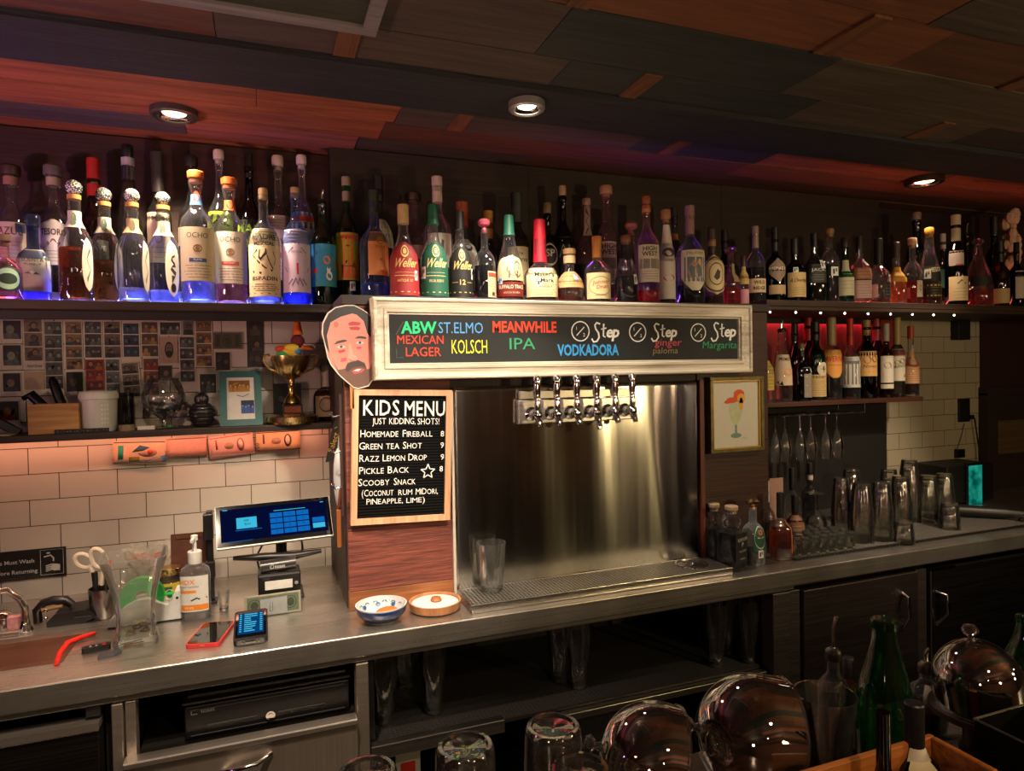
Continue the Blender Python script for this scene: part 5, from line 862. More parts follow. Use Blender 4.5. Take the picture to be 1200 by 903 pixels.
for st, x0, x1, yb, p in (('Homemade', 423.5, 466, 511.5, '8'), ('Green tea Shot', 422, 493, 525.5, '9'), ('Razz Lemon Drop', 422, 498.5, 539.5, '9'), ('Pickle Back', 421.5, 477.5, 553.5, '8')):
    bl(st, x0, x1, yb, 8.6, 6.8)
    if st != 'Homemade': bl(p, 515 if p == '9' else 513.5, 519 if p == '9' else 517.5, yb, 7, 7)
bl('Fireball', 471, 505.5, 511.8, 8.6, 6.8); bl('8', 515.5, 519.5, 512, 7, 7)
bl('Scooby', 420.5, 455, 567, 8.6, 6.8); bl('Snack', 460, 485, 567.3, 8.6, 6.8); bl('(Coconut', 424, 459.5, 579, 8, 6.6); bl('rum', 465, 481, 579.3, 6.6, 6.6); bl('MiDori,', 485, 511, 579.5, 7.6, 6.4); bl('PiNeapple,', 429, 470, 588.5, 7, 6.2); bl('lime)', 474, 495.5, 588.8, 7, 6.2)
pts = []
for k in range(10):
    a = PI / 2 + k * PI / 5; R = .0215 if k % 2 == 0 else .0092; pts.append((30 * kx + R * math.cos(a), -19 * ky + R * math.sin(a)))
for k in range(10): mb.stroke([pts[k], pts[(k + 1) % 10]], .0028, f, -.0062)
mb.build('white_letters', P('#e8e8e6', .4), t, world=True)

# stainless faucet plate and six taps
r = (0.7035, 1.3964, 1.1065, 1.4683)
t = thing('tap_mounting_plate', 'dented stainless mounting plate that carries the six beer taps', 'plate', ((r[0] + r[2]) / 2, 1.85, r[1]))
MB().box((r[0], 1.836, r[1]), (r[2], 1.8575, r[3])).build('plate', STEEL((.66, .64, .60), .28, 0, wear=.35), t, world=True, bev=.003)
MB().box((r[0] + .006, 1.846, r[3] + .002), (r[2], 1.8575, r[3] + .026)).build('upper_strip', STEEL((.42, .40, .37), .3, 0), t, world=True, bev=.002)
ch = STEEL((.86, .85, .83), .08, 2, wear=.08)
order = ['first', 'second', 'third', 'fourth', 'fifth', 'sixth']
for k, (px, py) in enumerate(((628, 482), (651, 481), (674, 480), (697, 479), (718.5, 478), (738.5, 477))):
    p = ((0.7441, 1.8, 1.4268), (0.807, 1.8, 1.4268), (0.8713, 1.8, 1.4269), (0.9371, 1.8, 1.4269), (1.0, 1.8, 1.4271), (1.0597, 1.8, 1.4275))[k]
    x, z = p[0], p[2]
    t = thing('beer_tap', 'chrome beer tap with lever handle, %s along from the letter board%s' % (order[k], ', with a longer spout' if k == 3 else ''), 'beer tap', (x, 1.836, z), 'chrome beer taps on the plate')
    MB().lathe([(.021, 0), (.021, .004), (.017, .008), (.0135, .012), (.0135, .030)], 20, M=Matrix.Rotation(PI / 2, 4, 'X')).build('shank_collar', ch, t)
    mb = MB(); M = Matrix.Rotation(PI / 2, 4, 'X')
    mb.lathe([(.0165, .030), (.0175, .034), (.0165, .038)], 6, M=M, sm=False); mb.sphere((0, -.046, 0), .0155, 16, sc=(1, 1.1, 1.05))
    mb.tube([(0, -.046, .006), (0, -.050, .020), (0, -.050, .030)], .0095, 12); mb.build('faucet_body', ch, t)
    ln = .050 if k == 3 else .034
    MB().tube([(0, -.044, -.006), (0, -.056, -.016), (0, -.064, -.026), (0, -.066, -ln)], .0085, 12, rr=[.011, .0098, .0088, .0078]).build('spout', ch, t)
    hb_ = Vector((0, -.050, .028))
    MB().lathe([(.0085, 0), (.0095, .004), (.0075, .009), (.0085, .013), (.0075, .017), (.0098, .034), (.0122, .060), (.0125, .072), (.0110, .080), (.0065, .0855), (0, .087)], 18, c=tuple(hb_)).build('lever_handle', ch, t)
# drip tray
t = thing('drip_tray', 'long stainless drip tray with a perforated grate under the beer taps', 'tray', (.94, 1.79, .9))
x0, x1, y0, y1 = .512, 1.370, 1.716, 1.861
MB().box((x0, y0, .9008), (x1, y1, .906)).box((x0, y0, .906), (x1, y0 + .004, .924)).box((x0, y1 - .004, .906), (x1, y1, .924)).box((x0, y0 + .004, .906), (x0 + .004, y1 - .004, .924)).box((x1 - .004, y0 + .004, .906), (x1, y1 - .004, .924)).build('pan', STEEL((.58, .56, .53), .26, 0), t, world=True, bev=.0012)
MB().box((x0 + .005, y0 + .005, .917), (x1 - .005, y1 - .005, .9225)).build('perforated_grate', HOLES((.62, .60, .56), .0105, .30), t, world=True)
gx = (1.2965, 1.811, 0.923)
MB().lathe([(.052, 0), (.053, .003), (.047, .004), (.046, .001)], 32, c=(gx[0] - .02, 1.80, .9226), cap=(False, False)).lathe([(.046, 0), (.02, .0025), (.008, .003), (.006, .008), (0, .009)], 24, c=(gx[0] - .02, 1.80, .9226)).build('glass_rinser', STEEL((.45, .43, .4), .25, 0), t, world=True)

# pint glass on the drip tray
def tumbler(name, label, loc, h, rb, rt, up=True, group=None, n=24, base=.012, gm=None, cat='glass', facets=False, ph=0):
    """straight conical glass; up = mouth upwards, else standing on its rim"""
    t = thing(name, label, cat, loc, group)
    w_ = .0022; pr = [(0, 0), (rb * .92, 0), (rb, .004), (rb + (rt - rb) * .3, h * .3), (rt, h), (rt - w_, h), (rb + (rt - rb) * .3 - w_, h * .3 + .002), (rb - w_ - .002, base + .003), (rb * .6, base), (0, base)]
    if not up: pr = [(a, h - b) for a, b in reversed(pr)]
    nn = 10 if facets else n
    k_ = next(i for i in range(len(pr)) if abs(pr[i][1] - (h if up else 0)) < 1e-6)
    g1 = MB().lathe(pr, nn, cap=(False, False), sm=not facets, ph=ph); g1.build('glass_wall', gm or CLEAR, t)
    zb = (base * .5) if up else h - base * .5
    MB().lathe([(rb * .55, zb - base * .35), (rb * .93, zb - base * .2), (rb * .93, zb + base * .2), (rb * .55, zb + base * .35)], nn, ph=ph).build('thick_base', BASEG, t)
    return t
CLEAR = GLASS((.97, .98, .97), .88, .5, .03, (.9, .9, .85), base=.05); BASEG = GLASS((.88, .9, .88), .5, 1.0, .06, (.9, .9, .85), base=.10)
gp = (0.6045, 1.8786, 0.923)
sc = 0.002435
tumbler('pint_glass', 'lone clear pint glass standing on the drip tray', (gp[0], max(1.775, min(1.82, gp[1])), .9230), 57 * sc, 13.5 * sc, 17.5 * sc, True)
# banana sticker with a reclining figure on the steel plate
f = frame3((0.5549, 1.8632, 1.4373), (1, 0, 0), (0, 0, 1)); s_ = 0.002485
q = lambda L: [(a * s_, b * s_) for a, b in L]
mb = MB(); mb.prism(q([(-19, -10), (-8, -12), (4, -8), (10, -8), (14, -11), (20, -11), (20, -3), (16, 5), (10, 12), (8, 23), (0, 24), (-5, 12), (-14, 4)]), 0, .0008, f, 0)
mb.poly(q([(-18, -8), (-10, -10), (-4, -8), (-8, 1), (-14, 2)]), f, .0011, 1); mb.poly(q([(-6, -9), (1, -3), (6, -6), (11, -7), (16, -8), (12, 2), (0, 5), (-8, 4)]), f, .0012, 1)
mb.poly(q([(-2, 3), (6, 2), (11, 3), (16, -9), (19, -9), (16, 3), (10, 9), (2, 10)]), f, .0014, 2); mb.disc(3 * s_, 16 * s_, 3.4 * s_, 4 * s_, f, .0014, 2); mb.disc(3 * s_, 18 * s_, 5 * s_, 4.4 * s_, f, .0013, 3)
o = mb.build('banana_sticker', [P('#dcd8d0', .5), P('#f2c51e', .45), P('#b8704c', .5), P('#1c120e', .5)]); tag(o, 'paper sticker of a peeled banana and figure on the steel plate', 'sticker')
# clip holding the letter board corner
# framed cocktail watercolour
r = (1.3942, 1.267, 1.616, 1.5231)
t = thing('framed_watercolour', 'small gilt-framed watercolour of a cocktail glass with an orange flower', 'picture', ((r[0] + r[2]) / 2, 1.865, r[1]))
mb = MB(); wf = .012
for a, b in (((r[0], r[1]), (r[2], r[1] + wf)), ((r[0], r[3] - wf), (r[2], r[3])), ((r[0], r[1] + wf), (r[0] + wf, r[3] - wf)), ((r[2] - wf, r[1] + wf), (r[2], r[3] - wf))): mb.box((a[0], 1.846, a[1]), (b[0], 1.871, b[1]))
mb.build('gilt_frame', P('#6a6238', .35, metal=.6, var=.6, scale=40), t, world=True, bev=.0015)
mb = MB(); wi = .004
for a, b in (((r[0] + wf, r[1] + wf), (r[2] - wf, r[1] + wf + wi)), ((r[0] + wf, r[3] - wf - wi), (r[2] - wf, r[3] - wf)), ((r[0] + wf, r[1] + wf + wi), (r[0] + wf + wi, r[3] - wf - wi)), ((r[2] - wf - wi, r[1] + wf + wi), (r[2] - wf, r[3] - wf - wi))): mb.box((a[0], 1.850, a[1]), (b[0], 1.87, b[1]))
mb.build('gold_slip', P('#c4a04a', .3, metal=.8), t, world=True)
f = XZ((r[0] + r[2]) / 2, (r[1] + r[3]) / 2, 1.858); hw_, hh_ = (r[2] - r[0]) / 2 - wf - wi, (r[3] - r[1]) / 2 - wf - wi; s_ = hh_ / 40
mb = MB(); mb.prism([(-hw_, -hh_), (hw_, -hh_), (hw_, hh_), (-hw_, hh_)], -.01, 0, f, 0); q = lambda L: [(a * s_, b * s_) for a, b in L]
mb.poly(q([(-9, 14), (9, 14), (10, 4), (6, -8), (2, -13), (-2, -13), (-6, -8), (-10, 4)]), f, .0005, 1); mb.poly(q([(-1.5, -13), (1.5, -13), (1.5, -24), (-1.5, -24)]), f, .0005, 2); mb.disc(0, -26 * s_, 8 * s_, 3 * s_, f, .0006, 2)
for u, v, a, b, c in ((5, 24, 8, 6, 3), (8, 19, 6, 6, 4), (-6, 17, 8, 3.5, 3), (2, 19, 6, 4, 3), (-12, 15, 5, 2, 3), (8, 12, 3, 8, 4)): mb.disc(u * s_, v * s_, a * s_, b * s_, f, .0008 + .0001 * u / 10, c)
mb.stroke(q([(8, -31), (11, -29), (14, -31), (17, -29)]), .0012, f, .0007, 2)
mb.build('painting', [P('#c9c6b6', .7, var=.05), P('#b9bf9a', .7), P('#6f8c84', .7), P('#d0532e', .7), P('#d8a23a', .7)], t, world=True)

# face cut-out on a stick
f0 = frame3((0.2167, 1.842, 1.6316), (1, 0, 0), (0, 0, 1)); s_ = 0.002311
px = lambda L: [((a / 7.525 + 360 - 408) * s_, (405 - 340 - b / 7.525) * s_) for a, b in L]
t = thing('face_cutout', 'printed cardboard cut-out of a bearded man face with red lipstick marks', 'cut-out', (0.2167, 1.85, 1.5161))
edge_ = [(350, 130), (420, 130), (480, 160), (530, 190), (575, 240), (578, 420), (580, 560), (572, 700), (572, 790), (530, 850), (440, 872), (400, 862), (330, 800), (270, 740), (210, 660), (180, 590), (165, 500), (138, 380), (145, 290), (190, 200), (260, 150)]
mb = MB(); mb.prism(px(edge_), -.0035, 0, f0, 0)
mb.build('card', [P('#d8d2c8', .6)], t, world=True)
mb = MB(); cols = ['#cf8678', '#1f1b1d', '#40322e', '#e6e0da', '#b8383e', '#b56a5e', '#dc9a8c', '#66493f', '#4a6a8a', '#d2c2b8', '#c4505a']
inn = lambda L, k=.93: [(380 + (a - 380) * k, 490 + (b - 490) * k) for a, b in L]
mb.poly(px(inn(edge_, .965)), f0, .0004, 0)
mb.poly(px([(350, 140), (420, 138), (480, 168), (530, 198), (565, 240), (560, 420), (530, 380), (500, 270), (440, 215), (400, 205), (300, 235), (215, 285), (180, 400), (200, 560), (170, 490), (150, 380), (155, 300), (200, 210), (260, 160)]), f0, .0008, 1)   # hair
mb.poly(px([(215, 600), (270, 700), (330, 690), (350, 640), (440, 615), (500, 640), (520, 700), (545, 690), (560, 640), (568, 780), (525, 842), (440, 862), (400, 852), (335, 792), (275, 735)]), f0, .0007, 7)   # beard
mb.poly(px([(340, 660), (380, 630), (450, 620), (500, 650), (510, 690), (470, 670), (400, 680), (350, 720), (330, 700)]), f0, .0010, 2)   # moustache
mb.poly(px([(385, 715), (430, 690), (475, 690), (500, 700), (470, 725), (410, 740)]), f0, .0011, 10); mb.poly(px([(400, 708), (440, 695), (470, 697), (440, 715)]), f0, .0013, 3)
mb.poly(px([(235, 480), (265, 450), (320, 435), (350, 440), (345, 452), (290, 465)]), f0, .0011, 2); mb.poly(px([(415, 425), (450, 405), (485, 405), (520, 415), (515, 430), (470, 425)]), f0, .0011, 2)
for cx, cy in ((300, 497), (462, 462)):
    mb.poly(px([(cx - 38, cy + 6), (cx - 10, cy - 14), (cx + 30, cy - 6), (cx + 34, cy + 8), (cx, cy + 16)]), f0, .0009, 9); mb.disc(*px([(cx, cy)])[0], 13 / 7.525 * s_, 13 / 7.525 * s_, f0, .0011, 8); mb.disc(*px([(cx, cy)])[0], 6 / 7.525 * s_, 6 / 7.525 * s_, f0, .0013, 1)
mb.poly(px([(365, 470), (385, 470), (400, 560), (440, 590), (435, 615), (390, 618), (355, 600), (362, 560)]), f0, .0006, 6); mb.poly(px([(360, 600), (395, 618), (438, 612), (425, 625), (380, 628)]), f0, .0009, 5)
mb.poly(px([(270, 530), (330, 520), (335, 540), (285, 555)]), f0, .0008, 4); mb.poly(px([(430, 500), (470, 495), (475, 515), (435, 520)]), f0, .0008, 10)
mb.poly(px([(365, 290), (400, 275), (440, 280), (475, 285), (460, 310), (370, 312)]), f0, .0008, 4); mb.poly(px([(372, 325), (440, 318), (470, 330), (455, 352), (385, 350)]), f0, .0008, 4); mb.poly(px([(240, 290), (265, 275), (285, 300), (270, 330), (245, 325)]), f0, .0008, 5); mb.poly(px([(300, 600), (345, 590), (340, 625), (290, 632)]), f0, .0008, 10)
mb.build('printed_face', [P(c, .5, var=.12) for c in cols], t, world=True)
st_ = (0.2252, 1.85, 1.4808)
MB().box((st_[0] - .006, 1.846, st_[2] - .02), (st_[0] + .004, 1.852, st_[2] + .10)).build('stick', P('#a8743a', .6), t, world=True)

# ================================================================== photographs and notes on the tiles
def RR(x0, y0, x1, y1): return (x0, y0, x1, y1)
skin = ['#c79a7c', '#d8b094', '#a8775a', '#e0bda6', '#8a5c44']
PG = 'photographs pinned on the tiled wall'
def snap(mb, f, u0, v0, u1, v1, bg, pal, n, rs, glow=None):
    """one picture cell: backdrop with n heads and shoulders"""
    mb.rect(u0, v0, u1, v1, f, .0004, bg); W_ = u1 - u0; H_ = v1 - v0
    for k in range(3):
        a, b = u0 + W_ * rs.uniform(0, .6), v0 + H_ * rs.uniform(0, .6); mb.poly([(a, b), (a + W_ * rs.uniform(.15, .4), b + H_ * rs.uniform(-.0, .1)), (a + W_ * .36, b + H_ * rs.uniform(.2, .4)), (a + W_ * .1, b + H_ * rs.uniform(.15, .38))], f, .0005, rs.choice(pal[1] + pal[2]))
    for i in range(n):
        cx = u0 + W_ * (i + .5 + rs.uniform(-.12, .12)) / n; r = min(W_ / n * .30, H_ * .23) * rs.uniform(.85, 1.1); cy = v0 + H_ * rs.uniform(.46, .60)
        cl = rs.choice(pal[1]); hr = rs.choice(pal[2]); sk = rs.choice(pal[0])
        cut = lambda L: [(min(max(a, u0), u1), min(max(b, v0), v1)) for a, b in L]
        mb.poly(cut([(cx - r * 1.7, v0), (cx + r * 1.7, v0), (cx + r * 1.4, cy - r * 1.1), (cx + r * .5, cy - r * .8), (cx - r * .5, cy - r * .8), (cx - r * 1.4, cy - r * 1.1)]), f, .0006, cl)
        mb.disc(cx, cy + r * .22, min(r * 1.08, cx - u0, u1 - cx), min(r * 1.1, v1 - cy - r * .22), f, .0007, hr, 10); mb.disc(cx, cy - r * .08, min(r * .78, cx - u0, u1 - cx), r * .95, f, .0008, sk, 10)
def photo(label, r, kind, cells=1, bg='#14181a', tone=0, caption=None, heads=2, tilt=0.0, name=None, seed=0, y=YT - .0015, frame='#c4bfb2', margin=None):
    rs = random.Random(hash(label) % 9973 if False else sum(map(ord, label)) + seed)
    cx, cz = (r[0] + r[2]) / 2, (r[1] + r[3]) / 2; w2, h2 = (r[2] - r[0]) / 2 - .0012, (r[3] - r[1]) / 2 - .0012
    f = frame3((cx, y - .0012, cz), (math.cos(tilt), 0, math.sin(tilt)), (-math.sin(tilt), 0, math.cos(tilt)))
    pals = [['#8f7a64', '#a08a72', '#6a5646'], ['#1a1c22', '#3a4450', '#14242a', '#5a5040'], ['#14100e', '#241a14', '#3a2a1c']]
    if tone == 1: pals = [['#c47a5a', '#d89070', '#b0604a'], ['#a02a20', '#c87a30', '#5a1a16'], ['#2a0f0c', '#4a1a14']]
    if tone == 2: pals = [['#5a7a9a', '#4a6a8a'], ['#16283e', '#2a4666'], ['#0c1420', '#142030']]
    if tone == 3: pals = [['#c09a78', '#a88264'], ['#2f5a6a', '#c0a24a', '#4a4a42', '#8a6a4a'], ['#1c1410', '#4a3220']]
    if tone == 4: pals = [['#8a9690', '#a4aca4'], ['#2a3836', '#4a5a56', '#6a766e'], ['#151c1b', '#242c2a']]
    cols = [frame, bg] + pals[0] + pals[1] + pals[2] + ['#2a2622']
    i0 = 2; i1 = i0 + len(pals[0]); i2 = i1 + len(pals[1]); i3 = i2 + len(pals[2]); pal = (list(range(i0, i1)), list(range(i1, i2)), list(range(i2, i3)))
    mb = MB(); mb.prism([(-w2, -h2), (w2, -h2), (w2, h2), (-w2, h2)], -.0008, 0, f, 0)
    mg = margin if margin is not None else w2 * .10
    if kind == 'polaroid': snap(mb, f, -w2 + mg, -h2 + h2 * .34, w2 - mg, h2 - mg, 1, pal, heads, rs)
    elif kind == 'strip':
        b0 = h2 * .34 if caption else 0; ch = (2 * h2 - b0) / cells
        for k in range(cells): snap(mb, f, -w2 + mg, -h2 + b0 + k * ch + mg * .5, w2 - mg, -h2 + b0 + (k + 1) * ch - mg * .5, 1, pal, heads, rs)
    elif kind == 'print': snap(mb, f, -w2 + mg, -h2 + mg, w2 - mg, h2 - mg, 1, pal, heads, rs)
    elif kind == 'portrait':
        mb.disc(0, .02 * h2, w2 * .5, h2 * .62, f, .0005, i2, 18); mb.disc(0, .10 * h2, w2 * .38, h2 * .42, f, .0007, i0, 18); mb.disc(0, -.28 * h2, w2 * .36, h2 * .26, f, .0009, i2, 14); mb.rect(-w2 * .2, .14 * h2, w2 * .2, .18 * h2, f, .0009, i2)
    if caption: mb.text(caption, 0, -h2 + h2 * .10, h2 * .13, f, .0005, len(cols) - 1, width=w2 * 1.5, shear=.4)
    o = mb.build(name or ('polaroid_photo' if kind == 'polaroid' else 'photo_strip' if kind == 'strip' else 'photo_print'), [P(c if i == 0 else tuple(q * .5 for q in hx(c)), .55, var=.2 if i == 0 else .8, scale=75) for i, c in enumerate(cols)], shift=(cx, y, cz)); tag(o, label, 'photo', PG); return o
photo('polaroid of a green-lit room at the upper left end of the photo wall', (-0.7174, 1.6646, -0.6659, 1.7358), 'polaroid', bg='#12211c', tone=4, heads=1)
photo('polaroid of a dark figure under the green-lit room polaroid', (-0.7195, 1.5853, -0.668, 1.6631), 'polaroid', bg='#0b1012', tone=4, heads=1)
photo('very dark polaroid behind the black tapered tool', (-0.7216, 1.51, -0.6714, 1.5803), 'polaroid', bg='#0d0d0c', heads=1)
photo('lowest polaroid at the far left with pink light in it', (-0.7323, 1.4249, -0.678, 1.4977), 'polaroid', bg='#1a0c12', tone=1, heads=1)
photo('photo strip with a handwritten pale caption panel at its foot', (-0.666, 1.5845, -0.6136, 1.7414), 'strip', 3, '#8a7a66', 0, 'Hotel Stowe', 1)
o = photo('blank cream card under the captioned photo strip', (-0.6669, 1.5262, -0.6148, 1.5829), 'blank', frame='#b8a688', name='paper_card')
photo('five-frame grey-green photo strip of couples', (-0.6145, 1.5264, -0.5637, 1.7318), 'strip', 5, '#5a665e', 4, heads=2)
photo('four-frame photo strip of friends in warm colours and blue', (-0.5616, 1.5828, -0.5121, 1.7313), 'strip', 4, '#9a8258', 3, heads=2)
photo('dark polaroid with a green lamp in it above the white tub', (-0.5625, 1.5043, -0.512, 1.5812), 'polaroid', bg='#0a0e0c', heads=1)
photo('black and white crowd strip beside the warm coloured strip', (-0.5111, 1.6184, -0.4603, 1.7328), 'strip', 3, '#3a4248', 4, heads=3)
photo('red-tinted photo strip of close faces above the white tub', (-0.51, 1.5194, -0.4577, 1.6163), 'strip', 3, '#8a2a1c', 1, heads=2, frame='#a0442c')
photo('sepia crowd photo strip of many faces in three frames', (-0.4594, 1.6179, -0.409, 1.7333), 'strip', 3, '#7a6a54', 0, heads=3)
photo('pale-edged couple strip with a cyan cast at its top', (-0.4574, 1.5023, -0.4139, 1.6168), 'strip', 3, '#6a8a8a', 4, heads=2)
photo('deep blue photo strip of three frames', (-0.4081, 1.62, -0.3582, 1.7284), 'strip', 3, '#1c3a5a', 2, heads=2)
photo('tilted white-edged strip of two men in three frames', (-0.4132, 1.4955, -0.3601, 1.6057), 'strip', 3, '#8a8478', 0, heads=2, tilt=.05, y=YT - .003)
photo('brownish photo strip of three frames beside the deep blue one', (-0.3577, 1.6211, -0.3055, 1.7332), 'strip', 3, '#5a4a38', 3, heads=2)
photo('reddish lower photo strip behind the big snifter glass', (-0.3551, 1.4992, -0.3067, 1.6184), 'strip', 3, '#7a4a36', 1, heads=2)
photo('landscape photo print of people above the man portrait', (-0.3066, 1.6874, -0.2409, 1.7348), 'print', bg='#3a3a36', tone=4, heads=3)
photo('single portrait print of a long-haired bearded man', (-0.3045, 1.6001, -0.2524, 1.6852), 'portrait', frame='#a08c74', tone=0)
photo('small dark print between the portrait and the snifter glass', (-0.3112, 1.5454, -0.2717, 1.5949), 'print', bg='#2a2018', heads=1, frame='#4a3a2a')
photo('three-frame black and white strip ending in a pale curve', (-0.2512, 1.5396, -0.2031, 1.6864), 'strip', 4, '#4a4a46', 4, heads=2)
photo('four-frame warm strip beside the framed banknote', (-0.204, 1.5879, -0.1511, 1.7384), 'strip', 4, '#8a6a44', 3, heads=2)
photo('dark print with bright strip light below the framed banknote', (-0.1475, 1.5727, -0.0977, 1.6379), 'print', bg='#141412', heads=2, frame='#a89a84')
photo('polaroid of a group above the owl figurine', (-0.196, 1.4888, -0.1409, 1.5685), 'polaroid', bg='#101816', tone=4, heads=3)
photo('black-edged three-frame strip of a bride left of the trophy', (-0.0498, 1.5856, 0.0047, 1.74), 'strip', 3, '#3a3632', 0, heads=1, frame='#15130f')
photo('small upright print at the top beside the warm four-frame strip', (-0.2401, 1.6875, -0.2047, 1.7374), 'print', bg='#6a7068', heads=1, frame='#b8b09c')
photo('postcard of a band on stage behind the gold trophy', (0.0267, 1.4306, 0.1182, 1.53), 'print', bg='#141a22', tone=2, heads=2, frame='#24201c', y=2.340)
# banknotes
def note(label, cat_c, r, tilt, base, dark, txt, pic, y):
    cx, cz = (r[0] + r[2]) / 2, (r[1] + r[3]) / 2; w2, h2 = (r[2] - r[0]) / 2, (r[3] - r[1]) / 2; ca, sa = math.cos(tilt), math.sin(tilt)
    f = lambda u, v, t: Vector((cx + u * ca - v * sa, y - t - .004 * (1 - (v / h2 + 1) / 2) * (1 + .4 * math.sin(3 * u / w2)), cz + u * sa + v * ca))
    mb = MB(); mb.rect(-w2, -h2, w2, h2, f, 0, 0, 8, 3)
    mb.rect(-w2 * .95, -h2 * .9, w2 * .95, -h2 * .82, f, .0004, 1, 6, 1).rect(-w2 * .95, h2 * .82, w2 * .95, h2 * .9, f, .0004, 1, 6, 1)
    if pic == 'face': mb.disc(w2 * .42, 0, w2 * .17, h2 * .62, f, .0005, 1); mb.disc(w2 * .42, h2 * .06, w2 * .10, h2 * .42, f, .0007, 2); mb.disc(-w2 * .1, 0, w2 * .22, h2 * .3, f, .0005, 3); mb.rect(-w2 * .7, -h2 * .2, -w2 * .62, h2 * .7, f, .0005, 1)
    if pic == 'bird':
        mb.rect(-w2 * .8, -h2 * .6, -w2 * .6, h2 * .6, f, .0005, 4); mb.poly([(-w2 * .3, 0), (0, h2 * .6), (w2 * .4, h2 * .4), (w2 * .1, h2 * .1)], f, .0006, 1); mb.disc(w2 * .3, -h2 * .05, w2 * .36, h2 * .36, f, .0007, 3); mb.disc(w2 * .4, 0, w2 * .12, h2 * .2, f, .0009, 5); mb.poly([(w2 * .1, -h2 * .9), (w2, -h2 * .9), (w2, -h2 * .3), (w2 * .5, -h2 * .5)], f, .0006, 6); mb.rect(-w2 * .4, -h2 * .8, 0, -h2 * .4, f, .0007, 7)
    if txt: mb.text(txt, -w2 * .86, -h2 * .5, h2 * .42, f, .0008, 1, rot=PI / 2)
    o = mb.build('banknote', [P(c, .7, var=.15, scale=120) for c in (base, dark, '#e0c8b0', '#a88a74', '#1f8a70', '#b8442e', '#4a7aa8', '#6a6a2a')]); 
    o.modifiers.new('paper', 'SOLIDIFY').thickness = .0003
    tag(o, label, 'banknote', 'banknotes hanging under the trinket shelf')
note('colourful foreign banknote with a bird hanging at the left', 0, (-0.4417, 1.2887, -0.2936, 1.3607), -.03, '#c8a488', '#2a4a5a', None, 'bird', 2.350)
note('pink banknote marked twenty next to the colourful one', 0, (-0.2932, 1.3018, -0.1752, 1.3645), .01, '#c49484', '#7a5a54', '20', 'plain', 2.350)
note('tilted pink banknote with a faint portrait in the middle of the row', 0, (-0.1701, 1.2965, -0.0367, 1.3661), .10, '#d0a494', '#9a5a54', None, 'face', 2.346)
note('orange banknote marked two hundred with a dark-haired portrait at the column end', 0, (-0.0285, 1.3047, 0.1112, 1.3731), .02, '#c8a27c', '#4a3a32', '200', 'face', 2.349)
# framed banknote print on the tiles
r = (-0.1522, 1.6438, -0.062, 1.7002)
f = XZ((r[0] + r[2]) / 2, (r[1] + r[3]) / 2, 2.357); w2, h2 = (r[2] - r[0]) / 2, (r[3] - r[1]) / 2
t = thing('sleeved_banknote', 'grey banknote in a clear plastic sleeve taped to the tiles', 'banknote', (f(0, 0, 0)))
mb = MB(); mb.prism([(-w2 * .92, -h2 * .86), (w2 * .92, -h2 * .86), (w2 * .92, h2 * .86), (-w2 * .92, h2 * .86)], 0, .0008, f, 0); mb.ring(0, 0, w2 * .3, w2 * .04, f, .0012, 1, rv=h2 * .7); mb.disc(0, 0, w2 * .18, h2 * .5, f, .0011, 2); mb.rect(-w2 * .8, -h2 * .7, -w2 * .5, h2 * .7, f, .0011, 2); mb.rect(w2 * .5, -h2 * .7, w2 * .8, h2 * .7, f, .0011, 2)
mb.build('note', [P('#8a8a7c', .7), P('#4a4a42', .7), P('#6a6a5e', .7)], t, world=True)
mb = MB(); mb.rect(-w2, -h2, w2, h2, f, .0024); mb.build('clear_sleeve', GLASS((.95, .95, .93), .8, .8, .03, (.9, .9, .9), base=.06), t, world=True)

# ================================================================== trinkets on the narrow shelf (top at 1.402)
ZT = 1.4022
def prismY(pts, y0, y1, mb, mi=0): return mb.prism(pts, 0, y1 - y0, lambda u, v, t: Vector((u, y0 + t, v)), mi)
# black tapered tool leaning, black grips
a = (-0.6777, 2.28, 1.5398); b = (-0.6013, 2.25, 1.4847)
t = thing('wall_scraper', 'black scraper tool with a pale edge leaning behind the wooden box', 'tool', (a[0], 2.26, ZT))
mb = MB(); M = Matrix.Translation((a[0] + .02, 2.28, ZT)) @ Matrix.Rotation(-.95, 4, 'Y'); mb.box((-.012, -.008, 0), (.012, .008, .13), 0, M); mb.build('handle', BLACKP(), t, world=True, bev=.003)
MB().box((-.020, -.004, .10), (-.010, .004, .165), 0, M).build('pale_edge', P('#b09a7c', .6), t, world=True)
gp_ = (-0.5648, 2.27, 1.4876)
t = thing('black_clamp', 'black plastic clamp standing up behind the wooden box', 'clamp', (gp_[0], 2.30, ZT)); p1 = (-0.5763, 2.29, 1.5596); p2 = (-0.5572, 2.29, 1.4816); p3 = (-0.632, 2.29, 1.5139)
MB().tube([(p2[0] + .005, 2.29, ZT + .005), (p2[0], 2.29, p2[2]), (p1[0], 2.29, p1[2] - .01), (p1[0] - .003, 2.29, p1[2] + .004)], .012, 12, rr=[.014, .014, .012, .006]).build('upright_jaw', BLACKP(), t, world=True)
MB().tube([(p2[0] - .005, 2.288, ZT + .006), (p2[0] - .03, 2.29, p2[2] - .02), (p3[0], 2.29, p3[2]), (p3[0] - .02, 2.29, p3[2] - .012)], .012, 12, rr=[.012, .013, .014, .007]).build('side_jaw', BLACKP(), t, world=True)
